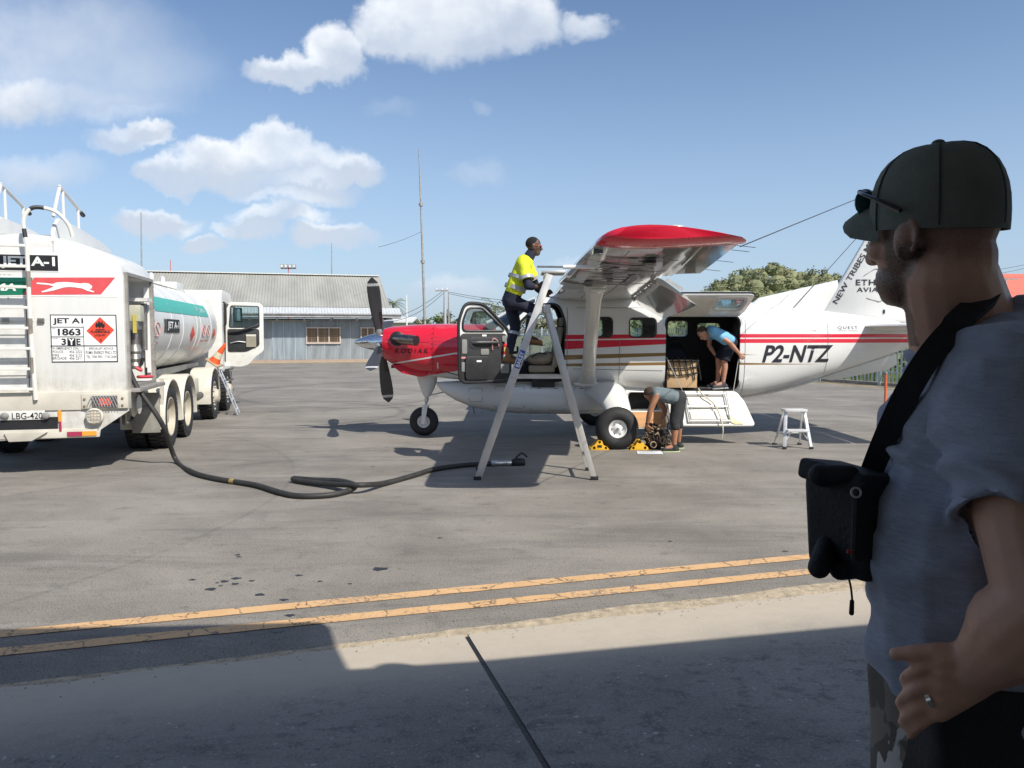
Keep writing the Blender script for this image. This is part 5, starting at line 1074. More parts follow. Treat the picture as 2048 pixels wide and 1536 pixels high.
for px, py in ((170, 798), (170, 812), (246, 796), (246, 810)): y_, z_ = rf(px, py, XB); m_ = MB(); m_.lathe([(.016, 0), (.016, .012), (.004, .016)], (XB - .02, y_, z_), (-1, 0, 0), 8); m_.build('bolt', M('rusty', (.25, .15, .09), .8), bp_)
low = [(-130, 820), (257, 818), (257, 822), (200, 860), (198, 874), (-130, 888)]
m_ = MB(); m_.prism([rf(px, py, XB) for px, py in low], lambda u, v_, w: V((w, u, v_)), XB + .02, XB + .05); lp = m_.build('lower_skirt', TW, TK, bevel=.006)
bx(-130, 116, 839, 862, XB + .012, .01, 'skirt_slot', BLACK, lp, 0); bx(-130, 195, 864, 874, XB + .005, .03, 'skirt_lip', TWD, lp)
m_ = MB(); m_.prism([rf(px, py, XB - .02) for px, py in ((8, 866), (95, 864), (64, 882), (18, 884))], lambda u, v_, w: V((w, u, v_)), XB - .03, XB + .005); m_.build('tow_plate', TWD, lp, bevel=.006)
npl = bx(-2, 90, 823, 839, XB - .005, .012, 'number_plate', M('plate_white', (.66, .66, .62), .4), lp, .004); y0, z1 = rf(24, 826, XB); y1, z0 = rf(86, 837.5, XB)
text('lettering', 'LBG-420', y0 - y1, z1 - z0, lambda u, v_: V((XB - .009, y0 - u, z0 + v_)), INK, npl, bold=.005)
for px in (9, 91): y_, z_ = rf(px, 832, XB - .02); m_ = MB(); m_.ell((XB - .02, y_, z_), (.03, .05, .045)); m_.build('plate_lamp', GREY, lp)
for (a, b_, c_, d, m1) in ((116, 123, 821, 843, 'amber'), (118, 123, 843, 862, 'maroon'), (134, 164, 864, 872, 'maroon'), (164, 193, 863, 871, 'amber')):
    bx(a, b_, c_, d, XB - .008, .01, 'reflector_strip', flat('amber', (.75, .33, .04)) if m1 == 'amber' else flat('maroon', (.36, .03, .08)), lp, 0)
y_, z_ = rf(191, 832, XB); m_ = MB(); m_.lathe([(.105, 0), (.11, .05), (.09, .07), (.085, .06)], (XB + .0, y_, z_), (-1, 0, 0), 24); wl = m_.build('work_lamp', TWD, lp); m_ = MB(); m_.lathe([(.085, .058), (.06, .066), (.002, .068)], (XB, y_, z_), (-1, 0, 0), 20); m_.build('lamp_lens', M('lens_warm', (.55, .48, .36), .2), wl)
m_ = MB()
for i in range(5): m_.tube([(XB - .07, y_ - .08 + .04 * i, z_ - .07), (XB - .07, y_ - .08 + .04 * i, z_ + .07)], .003, 4); m_.tube([(XB - .07, y_ - .08, z_ - .08 + .04 * i), (XB - .07, y_ + .08, z_ - .08 + .04 * i)], .003, 4)
m_.build('lamp_guard', STEEL, wl)
# tank
TZ, TH, TWD_ = 2.0, .86, 1.17
def tring(x, k=1.0, n=48): return [V((x, YC2 + TWD_ * k * math.copysign(abs(math.cos(a)) ** .85, math.cos(a)), TZ + TH * k * math.copysign(abs(math.sin(a)) ** .9, math.sin(a)))) for a in [2 * math.pi * j / n for j in range(n)]]
m_ = MB(); m_.loft([tring(x, k) for x, k in ((-.72, 1), (0, 1), (1, 1), (2, 1), (3, 1), (4, 1), (5.15, 1), (5.27, .985), (5.36, .94), (5.42, .85), (5.45, .6))]); tank = m_.build('tank', TW, TK, ang=50)
def tside(x, z, off=.006):
    s_ = min(1, abs((z - TZ) / TH)) ** (1 / .9); c_ = math.sqrt(max(0, 1 - s_ * s_)) ** .85; return V((x, YC2 - TWD_ * c_ - off, z))
def tgrid(name, x0, x1, z0, z1, mat, off=.006, n=8, sk=0): m_ = MB(); m_.add([tside(x0 + (x1 - x0) * i + sk * j / n, z0 + (z1 - z0) * j / n, off) for j in range(n + 1) for i in (0, 1)], [(2 * j, 2 * j + 1, 2 * j + 3, 2 * j + 2) for j in range(n)]); return m_.build(name, mat, tank)
tgrid('green_stripe', -.45, 4.2, 2.215, 2.455, flat('teal_print', (.06, .38, .32)))
def ttext(s, x, z, w, h, mat, **kw): return text('lettering', s, w, h, lambda u, v_: tside(x + u, z + v_, .012), mat, tank, sub=1, **kw)
ttext('PUMA', 3.0, 2.28, 1.0, .12, flat('faint_white', (.3, .55, .5)), bold=.02); tgrid('jet_sign', .15, 1.15, 1.87, 2.10, INK, .008); ttext('JET A-1', .22, 1.91, .86, .15, WHITEP, bold=.03); tgrid('jet_sign_bar', .02, .10, 1.87, 2.10, INK, .008)
for x, z, r in ((2.35, 1.85, .16), (4.75, 1.85, .13)):
    m_ = MB(); m_.add([tside(x - r * 1.3, z, .009), tside(x, z - r, .009), tside(x + r * 1.3, z, .009), tside(x, z + r, .009)], [(0, 1, 2, 3)]); m_.build('hazard_diamond', MATS['hazard_red'], tank, smooth=False)
for x in (3.5, 4.0, -.45):
    m_ = MB(); m_.tube([tside(x + .18 * math.cos(a), 1.92 + .11 * math.sin(a), .002) for a in [2 * math.pi * j / 20 for j in range(20)]], .010, 5, closed=True); m_.tube([tside(x - .12, 1.99, .004), tside(x + .12, 1.85, .004)], .010, 5); m_.build('prohibition_symbol', flat('faded_pink', (.60, .30, .28)), tank); tgrid('prohibition_text', x - .18, x + .18, 1.69, 1.72, MATS['faded_pink'], .006, 3)
for x in (.6, 1.5, 2.8, 3.2, 4.4): m_ = MB(); m_.tube([p for p in tring(x, 1.001)[12:38]], .006, 4); m_.build('tank_weld', M('weld', (.66, .66, .64), .5), tank)
# fittings on the tank top
m_ = MB(); m_.box((0.0, 1.0, 2.88), (1.0, .55, .16)); m_.build('top_box', TW, TK, bevel=.02); m_ = MB(); m_.lathe([(.04, 0), (.05, .08), (.03, .1)], (-.35, .9, 2.95), (0, 0, 1), 10); m_.build('vent_cap', TW, TK)
for x in (1.1, 2.1, 3.0): m_ = MB(); m_.lathe([(.28, 0), (.30, .08), (.24, .12), (.08, .15)], (x, 1.2, 2.84), (0, 0, 1), 20); mh = m_.build('manhole_cover', TWD, TK); m_ = MB(); m_.tube([(x - .1, .72, 2.7), (x - .05, .72, 2.95), (x + .05, .75, 2.97)], .04, 8); m_.build('vent_elbow', TW, mh); m_ = MB(); m_.tube([(x + .2, .8, 2.78), (x + .5, .82, 2.82), (x + .75, .8, 2.76)], .022, 6); m_.build('top_pipe', PIPE, mh)
m_ = MB(); m_.box((3.95, .85, 2.82), (.75, .5, .22)); m_.build('top_locker', TW, TK, bevel=.02)
m_ = MB(); m_.tube([(2.6, .55, 2.66), (2.65, .45, 2.58), (2.75, .38, 2.45)], .025, 6); m_.build('loose_strap', M('brown_strap', (.32, .2, .14), .8), TK)
m_ = MB(); m_.tube([(-.6, .62, 2.78), (4.6, .62, 2.76)], .018, 6); m_.build('top_rail', M('rail_olive', (.25, .24, .19), .6), TK)
# chassis, sills, fuel boxes
m_ = MB(); m_.box((2.6, .85, .82), (9.0, .12, .28)); m_.box((2.6, 1.65, .82), (9.0, .12, .28)); m_.box((2.5, 1.25, 1.07), (8.0, 1.2, .2)); m_.build('chassis', CHAS, TK, smooth=False)
m_ = MB(); m_.prism([(-.7, 1.20), (5.4, 1.20), (5.4, 1.12), (-.7, 1.02)], lambda u, v_, w: V((u, w, v_)), .55, .60); m_.build('tank_cradle', TWD, TK)
for x0 in (2.2, 2.75): m_ = MB(); m_.box((x0, .32, .74), (.42, .42, .46)); m_.build('battery_box', TWD, TK, bevel=.02); m_ = MB(); m_.tube([(x0 - .15, .08, .60), (x0 + .15, .08, .62)], .07, 10); m_.build('air_tank', CHAS, TK)
m_ = MB(); m_.tube([(1.9, .35, .62), (3.2, .30, .62)], .09, 12); m_.build('exhaust_pipe', PIPE, TK)
m_ = MB(); m_.box((-.72, .22, .64), (.03, .40, .62)); m_.build('mud_flap', M('flap_grey', (.26, .25, .22), .8, var=.25), TK, bevel=.004)
m_ = MB(); m_.box((-1.5, .45, .95), (1.3, .5, .12)); m_.tube([(-1.95, .2, .9), (-1.95, .2, .62), (-1.6, .2, .6), (-1.3, .2, .8)], .03, 8); m_.tube([(-1.6, .12, .76), (-1.1, .12, .76)], .035, 8); m_.build('under_cabinet_gear', CHAS, TK); m_ = MB(); m_.lathe([(.16, 0), (.18, .03), (.12, .06), (.14, .1)], (-1.72, .16, .86), (0, -1, 0), 18); m_.build('hose_reel', TWD, TK)
# wheels
def truck_wheel(x, y, dirn, steer):
    ax = V((0, -1 if dirn < 0 else 1, 0)); c0 = V((x, y, .50)); W2 = .14
    m_ = MB(); m_.lathe([(.31, -W2 * .8), (.36, -W2), (.44, -W2 * 1.02), (.478, -W2 * .92), (.486, -W2 * .6), (.486, W2 * .6), (.478, W2 * .92), (.44, W2 * 1.02), (.36, W2), (.31, W2 * .8)], c0, ax, 40, ring=True); w = m_.build('wheel', RUBBER, TK, ang=50)
    m_ = MB()
    for k in range(34):
        a = 2 * math.pi * k / 34
        for s_ in (-1, 1):
            aa = a + (.09 if s_ > 0 else 0); r3 = Matrix.Rotation(-aa, 3, 'Y') @ Matrix.Rotation(R(18 * s_), 3, 'X'); m_.box(c0 + V((math.cos(aa) * .484, s_ * W2 * .52, math.sin(aa) * .484)), (.034, W2 * .85, .055), Matrix.Rotation(-aa, 3, 'Y'))
    m_.build('tread', RUBBER, w, smooth=False)
    RIM = M('truck_rim', (.46, .42, .33), .55, var=.12, dirt=.4, dcol=(.3, .24, .16))
    if steer: pr = [(.31, -W2 * .8), (.32, W2 * .85), (.295, W2 * .9), (.27, W2 * .5), (.22, W2 * .6), (.16, W2 * 1.0), (.13, W2 * 1.5), (.07, W2 * 1.6), (.003, W2 * 1.6)]
    else: pr = [(.31, -W2 * .8), (.32, W2 * .9), (.30, W2 * .92), (.285, W2 * .3), (.26, -W2 * .5), (.17, -W2 * .7), (.15, -W2 * .2), (.11, W2 * .5), (.003, W2 * .55)]
    m_ = MB(); m_.lathe(pr, c0, ax, 32); m_.build('rim', RIM, w, ang=35)
    rr, hh_ = (.2, W2 * .75) if steer else (.21, -W2 * .6)
    for k in range(10): a = k * math.pi / 5; m_ = MB(); m_.lathe([(.018, 0), (.018, .035), (.004, .04)], c0 + ax * hh_ + V((math.cos(a), 0, math.sin(a))) * rr, ax, 6); m_.build('wheel_nut', STEEL, w)
    return w
w1 = truck_wheel(0, .14, -1, False)
def wcopy(w, loc): o = copy_tree(w, TK); o.location = V(loc); return o
wcopy(w1, (1.32, 0, 0)); wcopy(w1, (0, .33, 0)); wcopy(w1, (1.32, .33, 0)); w2 = truck_wheel(4.25, .14, -1, True); wcopy(w2, (1.85, 0, 0)); w3 = truck_wheel(0, 2.36, 1, False); wcopy(w3, (1.32, 0, 0)); wcopy(w3, (4.25, 0, 0)); wcopy(w3, (6.1, 0, 0))
for x in (0, 1.32, 4.25, 6.1): m_ = MB(); m_.tube([(x, .3, .5), (x, 2.2, .5)], .09, 10); m_.build('axle', CHAS, TK)
def guard(x, y0, y1, r=.60, mat=TWD):
    secs = []
    for i in range(15): a = R(-12 + 204 * i / 14); secs.append([V((x + (r + d) * math.cos(a), y, .5 + (r + d) * math.sin(a))) for y, d in ((y0, 0), (y1, 0), (y1, .02), (y0 + .03, .035), (y0, .02))])
    m_ = MB(); m_.loft(secs); m_.build('mudguard', mat, TK, ang=50)
guard(0, -.03, .62); guard(1.34, -.03, .62); guard(4.25, 0, .45, .60); 
m_ = MB(); m_.box((-.55, .02, .85), (.06, .05, .6)); m_.build('guard_stay', TWD, TK)
# cab
CB = M('cab_white', (.68, .67, .62), .4, var=.08, dirt=.25, dcol=(.35, .3, .22))
m_ = MB(); m_.prism(rpoly([(5.72, .95), (7.65, .95), (7.72, 1.6), (7.45, 2.62), (7.25, 2.86), (5.9, 2.90), (5.72, 2.80)], .10), lambda u, v_, w: V((u, w, v_)), .06, 2.44)
ci = MB(); ci.box((6.55, 1.25, 1.95), (1.6, 2.2, 1.6)); co = MB(); co.prism(rpoly([(6.02, 1.08), (6.92, 1.08), (6.92, 2.60), (6.02, 2.60)], .08), lambda u, v_, w: V((u, w, v_)), -.2, .6); cwn = MB(); cwn.box((7.5, 1.25, 2.2), (1.0, 2.0, .7)); cr = MB(); cr.box((5.7, 1.25, 2.35), (.4, 1.5, .5))
cab = link('cab', cut(m_.mesh(), [ci.mesh(), co.mesh(), cwn.mesh(), cr.mesh()]), CB, TK, bevel=.012, ang=40)
m_ = MB(); m_.box((7.42, 1.25, 2.2), (.012, 2.0, .7)); m_.build('cab_windscreen', DGLASS, cab); m_ = MB(); m_.box((6.3, .65, 1.45), (.55, .55, .15)); m_.box((6.05, .65, 1.85), (.14, .5, .75)); m_.build('cab_seat', TRIM, cab, bevel=.03)
m_ = MB(); m_.tube(spline([(5.80, .04, 2.6), (5.80, -.02, 2.55), (5.80, -.02, 2.1), (5.80, .04, 2.05)], 4), .02, 6); m_.build('grab_bar', BLACK, cab)
m_ = MB(); m_.box((6.5, .3, .72), (1.5, .45, .35)); m_.build('cab_step_box', M('step_grey', (.22, .22, .21), .7, var=.2), cab, bevel=.02)
for z in (.45, .72, .98): m_ = MB(); m_.box((6.5, .12, z), (.55, .3, .04)); m_.build('cab_step', CHAS, cab)
# open cab door, hinged at its front edge, its inner trim towards us
hd = V((6.92, .17, 0)); dd = V((.10, -.995, 0)).normalized(); dn2 = V((-.995, -.10, 0)).normalized()
cd_ = lambda u, v_, w: hd + dd * u + V((0, 0, v_)) + dn2 * w
OUT = rpoly([(0, 1.04), (.38, 1.02), (.56, 1.08), (.70, 1.26), (.92, 1.42), (.93, 2.55), (.85, 2.64), (.12, 2.66), (.03, 2.45)], .07); WIN = rpoly([(.10, 2.02), (.82, 2.02), (.82, 2.55), (.15, 2.56)], .05)
m_ = MB(); m_.prism(OUT, cd_, -.04, .03); db = cut(m_.mesh(), [(lambda q: (q.prism(WIN, cd_, -.3, .3), q.mesh())[1])(MB())]); cdo = link('cab_door', db, CB, TK, bevel=.008)
m_ = MB(); m_.prism(WIN, cd_, -.012, -.004); m_.build('door_pane', GLASS, cdo, smooth=False); m_ = MB(); m_.prism(rpoly([(.06, 1.40), (.50, 1.40), (.82, 1.56), (.82, 1.98), (.06, 1.98)], .06), cd_, .03, .05); m_.build('door_trim', TRIM, cdo, bevel=.008)
m_ = MB(); m_.tube([cd_(u, v_, .03) for u, v_ in WIN], .014, 6, closed=True); m_.build('window_seal', BLACK, cdo)
m_ = MB(); m_.tube(spline([cd_(.10, 1.88, .06), cd_(.35, 1.93, .11), (cd_(.70, 2.04, .10)), cd_(.80, 2.10, .06)], 5), .03, 8); m_.build('pull_handle', BLACK, cdo); m_ = MB(); m_.tube(spline([cd_(.12, 1.62, .06), cd_(.30, 1.66, .08), cd_(.48, 1.64, .06)], 5), .014, 6); m_.build('window_winder', STEEL, cdo)
m_ = MB(); m_.prism(rrect(.50, .74, 1.52, 1.84, .01), cd_, .055, .075); m_.build('clip_folder', M('folder_olive', (.27, .25, .19), .5), cdo); m_ = MB(); m_.prism(rrect(.50, .74, 1.79, 1.84, .005), cd_, .076, .082); m_.build('folder_top', M('folder_pale', (.6, .58, .48), .5), cdo)
m_ = MB(); m_.box(hd + V((.25, -.28, 2.34)), (.10, .22, .36)); mr = m_.build('door_mirror', BLACK, TK, bevel=.04, segs=3); m_ = MB(); m_.box(hd + V((.193, -.28, 2.34)), (.01, .18, .30)); m_.build('mirror_glass', M('mirror', (.75, .8, .85), .03, metal=1), mr); m_ = MB(); m_.tube([hd + V((.3, 0, 2.6)), hd + V((.28, -.26, 2.5))], .016, 6); m_.build('mirror_arm', BLACK, mr)
# things resting on the tanker
def loc(p): return TM @ V(p)
def cone_thing():
    base = loc((4.72, .10, 1.20)); r = thing('traffic_cone', 'orange and white traffic cone tilted behind the tanker cab', 'traffic cone', base); r.rotation_euler = (R(6), R(34), 0); r.scale = (.9, .9, .9)
    m_ = MB(); m_.box((0, 0, .02), (.36, .36, .04)); m_.build('base', M('cone_base', (.36, .28, .18), .7), r, bevel=.01)
    pr = [(.135, .04), (.105, .17), (.075, .32), (.055, .44), (.03, .58)]
    for i, mt_ in enumerate(('o', 'w', 'o', 'o')): m_ = MB(); m_.lathe([pr[i], pr[i + 1]], (0, 0, 0), (0, 0, 1), 20); m_.build('white_band' if mt_ == 'w' else 'orange_body', M('cone_orange', (.75, .11, .03), .5) if mt_ == 'o' else M('cone_white', (.62, .58, .42), .5), r)
cone_thing()
def small_ladder():
    p = loc((4.95, .12, 0)); r = thing('short_ladder', 'short aluminium ladder leaning against the tanker behind its cab', 'ladder', p, TR)
    a0, a1 = V((0, -.50, .01)), V((0, -.06, 1.15))
    for x in (-.17, .17): m_ = MB(); m_.bar(a0 + V((x, 0, 0)), a1 + V((x * .8, 0, 0)), .05, .025); m_.build('rail', M('bluish_alu', (.55, .58, .62), .4, metal=.5), r, bevel=.004)
    for i in range(5): c_ = a0.lerp(a1, .1 + i * .2); m_ = MB(); m_.box(c_, (.33, .05, .025)); m_.build('rung', MATS['bluish_alu'], r)
small_ladder()
def hose():
    pts = [loc((-2.0, .12, 1.45)), loc((-2.02, .02, 1.15)), G(300, 800, 0) * 0 + loc((-2.05, -.30, .62)), G(352, 920, .05), G(385, 944, .035), G(430, 957, .034), G(510, 970, .034), G(560, 985, .034), G(600, 992, .034), G(660, 990, .034), G(702, 979, .05), G(708, 970, .10), G(680, 962, .10), G(630, 960, .07), G(588, 957, .05), G(600, 962, .04), G(660, 968, .06), G(720, 970, .11), G(770, 966, .04), G(830, 950, .034), G(870, 938, .034), G(930, 930, .034), G(985, 927, .04)]
    r = thing('fuel_hose', 'black refuelling hose snaking over the apron from the tanker to a nozzle', 'hose', (pts[3].x, pts[3].y, 0)); o = V((pts[3].x, pts[3].y, 0))
    m_ = MB(); m_.tube([p - o for p in spline(pts, 10)], .033, 12); m_.build('hose', M('hose_rubber', (.028, .027, .025), .6, var=.35, scale=12, bump=.2, bscale=90), r)
    e = pts[-1] - o; d = (pts[-1] - pts[-2]).normalized(); d.z = 0
    m_ = MB(); m_.lathe([(.035, -.02), (.045, 0), (.045, .12), (.038, .14), (.042, .16), (.042, .26), (.03, .28)], e, d, 16); m_.build('coupling', M('chrome2', (.6, .6, .6), .25, metal=1), r)
    m_ = MB(); m_.lathe([(.03, .26), (.06, .30), (.065, .40), (.05, .46)], e, d, 16); m_.tube(spline([e + d * .33 + V((0, 0, .06)), e + d * .42 + V((0, .02, .13)), e + d * .50 + V((0, 0, .07))], 4), .014, 6); m_.build('nozzle', BLACK, r)
    i = spline(pts, 10); k = 54; m_ = MB(); m_.tube([p - o for p in i[k:k + 2]], .0338, 12); m_.build('yellow_mark', M('mark_yellow', (.3, .22, .07), .6), r)
hose()
# ================================================================ LADDER, STOOL, CHOCKS, SMALL THINGS
def big_ladder():
    nl, nr = G(955, 960), G(1187, 957); yb = .66
    o = V(((nl.x + nr.x) / 2, nl.y + .33, 0)); r = thing('step_ladder', 'tall aluminium double sided step ladder beside the aircraft nose', 'step ladder', o)
    top = V((P(1100, 548, 9.86).x - o.x, 0, 2.62)); LA = M('ladder_alu', (.60, .59, .56), .42, metal=.55, var=.12, scale=6, stretch=(1, 1, .4), dirt=.2, dcol=(.35, .33, .3))
    xl, xr = nl.x - o.x, nr.x - o.x; hw0, hw1 = .33, .20
    def rail(x0, s, xt, zt): return V((x0, s * hw0, .0)), V((xt, s * (hw0 + (hw1 - hw0) * zt / 2.62), zt))
    for s in (-1, 1):
        a, b = rail(xl, s, top.x - .02, 2.60); m = MB(); m.bar(a, b, .09, .034, up=V((0, 1, 0))); m.build('climbing_rail', LA, r, bevel=.004)
        a2, b2 = rail(xr, s, top.x - .04 + .0, 2.10); b2 = V((P(1093, 615, 9.86).x - o.x, b2.y, 2.16)); m = MB(); m.bar(a2, b2, .07, .034, up=V((0, 1, 0))); m.build('support_rail', LA, r, bevel=.004)
        for q in (a, a2): m = MB(); m.box(q + V((0, 0, .025)), (.10, .045, .05)); m.build('rubber_foot', BLACK, r, bevel=.008)
        m = MB(); m.bar(a.lerp(b, .34) + V((0, -s * .02, 0)), a2.lerp(b2, .40) + V((0, -s * .02, 0)), .008, .02); 
        sp = a.lerp(b, .50); m = MB(); m.bar(sp, V((a2.lerp(b2, .62).x, sp.y, sp.z + .0)), .012, .03); m.build('spreader_bar', LA, r)
    for i in range(8):
        t = .105 + i * .113; y = hw0 + (hw1 - hw0) * t; p = V((xl, 0, 0)).lerp(V((top.x - .02, 0, 2.60)), t); m = MB(); m.box(p, (.10, 2 * y - .03, .028)); m.build('tread', LA, r, bevel=.004)
        m = MB(); m.bar(p + V((-.03, -y + .03, -.02)), p + V((.02, -y + .12, -.09)), .01, .02) if False else None
    for i in range(4):
        t = .12 + i * .25; y = hw0 + (hw1 - hw0) * t * .8; p = V((xr, 0, 0)).lerp(V((P(1093, 615, 9.86).x - o.x, 0, 2.16)), t); m = MB(); m.box(p, (.03, 2 * y - .02, .035)); m.build('cross_bar', LA, r, bevel=.003)
    m = MB(); m.box((top.x + .03, 0, 2.635), (.30, .44, .035)); m.build('top_cap', LA, r, bevel=.012); m = MB(); m.box((top.x - .06, 0, 2.60), (.05, .42, .06)); m.build('cap_bracket', LA, r, bevel=.004)
    m = MB(); m.box((P(1093, 615, 9.86).x - o.x - .01, 0, 2.17), (.09, .52, .10)); m.build('hinge_bracket', LA, r, bevel=.008)
    a, b = rail(xl, -1, top.x - .02, 2.60); d = (b - a).normalized(); nx = V((d.z, 0, -d.x)); nrm = V((0, -1, 0)); q0 = a.lerp(b, .545) + V((0, -.02, 0))
    m = MB(); m.add([q0 - nx * .034, q0 + nx * .034, q0 + nx * .034 + d * .24, q0 - nx * .034 + d * .24], [(0, 1, 2, 3)]); lb = m.build('maker_label', M('label_blue', (.02, .07, .32), .4), r, smooth=False)
    text('lettering', 'BAILEY', .20, .05, lambda u, v_: q0 + V((0, -.003, 0)) + d * (.02 + u) - nx * (v_ - .025), WHITEP, lb, bold=.02)
    for i in range(5): m = MB(); q = a.lerp(b, .50 + .055 * (i % 3)) + nx * (.025 if i % 2 else -.02) + V((0, -.018, 0)); m.lathe([(.008, 0), (.008, .004), (.001, .005)], q, (0, -1, 0), 8); m.build('rivet', GREY, r)
    return r
big_ladder()
def stool():
    a = G(1590, 896); r = thing('step_stool', 'small two step aluminium stool standing under the tail', 'stool', (a.x, a.y, 0)); SA = M('stool_alu', (.72, .72, .71), .35, metal=.4, var=.08)
    tz = .60
    for sx in (-1, 1):
        m = MB(); m.bar((sx * .215, -.12, 0), (sx * .15, .04, tz), .055, .03); m.build('front_leg', SA, r, bevel=.006); m = MB(); m.bar((sx * .21, .36, 0), (sx * .145, .12, tz), .03, .022); m.build('rear_leg', SA, r, bevel=.004)
        m = MB(); m.bar((sx * .18, -.05, .27), (sx * .07, -.05, .27), .02, .02); m.bar((sx * .195, -.08, .12), (sx * .09, -.06, .27), .02, .012); m.build('brace', SA, r)
        for q in ((sx * .215, -.12, .02), (sx * .21, .36, .015)): m = MB(); m.box(q, (.06, .05, .04)); m.build('rubber_foot', BLACK, r, bevel=.006)
    m = MB(); m.box((0, .08, tz + .012), (.36, .24, .04)); m.build('top_step', SA, r, bevel=.01); m = MB(); m.box((0, -.06, .295), (.34, .16, .035)); m.build('lower_step', SA, r, bevel=.008)
    m = MB(); m.box((0, .28, .22), (.36, .015, .03)); m.build('rear_bar', SA, r)
stool()
YEL = M('chock_yellow', (.72, .40, .02), .5, var=.12, dirt=.3, dcol=(.12, .09, .05))
def chock(px, flip, lab):
    a = G(px, 899); r = thing('wheel_chock', lab, 'wheel chock', (a.x, 11.97, 0), math.pi if flip else 0, 'yellow chocks at the main wheel'); r.scale = (.72, .85, .78)
    for y in (-.10, .10): m = MB(); m.prism([(-.22, 0), (.20, 0), (.16, .06), (.07, .10), (.03, .19), (-.06, .20), (-.14, .10), (-.22, .05)], lambda u, v_, w: V((u, w, v_)), y - .02, y + .02); m.build('side_plate', YEL, r, bevel=.006)
    for x, z in ((-.14, .05), (-.02, .17), (.12, .05)): m = MB(); m.tube([(x, -.12, z), (x, .12, z)], .03, 10); m.build('cross_bar', YEL, r)
    m = MB(); m.box((-.02, -.122, .08), (.10, .004, .05)); m.build('stencil_mark', INK, r)
chock(1200, False, 'yellow wheel chock in front of the main wheel, ladder side'); chock(1276, True, 'yellow wheel chock behind the main wheel, beside the bending man')
def papers():
    a = G(1297, 906); m = MB(); m.prism([(-.19, -.10), (.20, -.12), (.22, .10), (-.16, .12)], lambda u, v_, w: V((u, v_, w)), .004, .012); r = m.build('paper_sheets', M('paper', (.72, .74, .78), .8), label='white papers lying on the apron beside the yellow chock', cat='papers', smooth=False); r.location = (a.x, a.y, 0)
    for i in range(4): m = MB(); m.prism([(-.15, -.07 + i * .045), (.14 - .05 * (i % 2), -.075 + i * .045), (.14 - .05 * (i % 2), -.065 + i * .045), (-.15, -.06 + i * .045)], lambda u, v_, w: V((u, v_, w)), .0125, .0135); m.build('printed_line', GREY, r, smooth=False)
papers()
def orange_post():
    a = G(1769, 838); r = thing('marker_post', 'thin orange marker post standing on the apron beside the tail', 'post', (a.x, a.y, 0)); m = MB(); m.tube([(0, 0, 0), (.005, 0, .55), (.0, 0, .98)], .028, 8); m.build('post', M('post_orange', (.62, .13, .04), .6, var=.15), r); m = MB(); m.lathe([(.03, 0), (.034, .03), (.01, .06)], (0, 0, .98), (0, 0, 1), 8); m.build('cap', GREY, r); m = MB(); m.lathe([(.09, 0), (.09, .03), (.04, .05)], (0, 0, 0), (0, 0, 1), 12); m.build('base', BLACK, r)
orange_post()
def extinguisher():
    f = lambda u, v_, w: DF(u, v_, w) + V((0, YC, 0)); o = f(.10, 1.40, .07); r = thing('fire_extinguisher', 'red and white fire extinguisher fixed to the open cockpit door', 'fire extinguisher', o)
    m = MB(); m.lathe([(.005, 0), (.045, .004), (.05, .03), (.05, .10)], (0, 0, 0), (0, 0, 1), 16); m.build('lower_body', WHITE, r); m = MB(); m.lathe([(.05, .10), (.05, .24), (.04, .275), (.018, .29)], (0, 0, 0), (0, 0, 1), 16); m.build('body', M('ext_red', (.65, .03, .02), .3), r)
    m = MB(); m.lathe([(.02, .285), (.022, .31), (.012, .33)], (0, 0, 0), (0, 0, 1), 10); m.bar((-.05, 0, .33), (.03, 0, .325), .018, .02); m.build('valve_head', GREY, r); m = MB(); m.tube([(.051 * math.cos(a), .051 * math.sin(a), .17) for a in [2 * math.pi * k / 16 for k in range(16)]], .006, 5, closed=True); m.build('clamp_band', STEEL, r)
    m = MB(); m.box((0, -.05, .19), (.05, .004, .07)); m.build('label', M('ext_label', (.75, .6, .2), .5), r)
extinguisher()
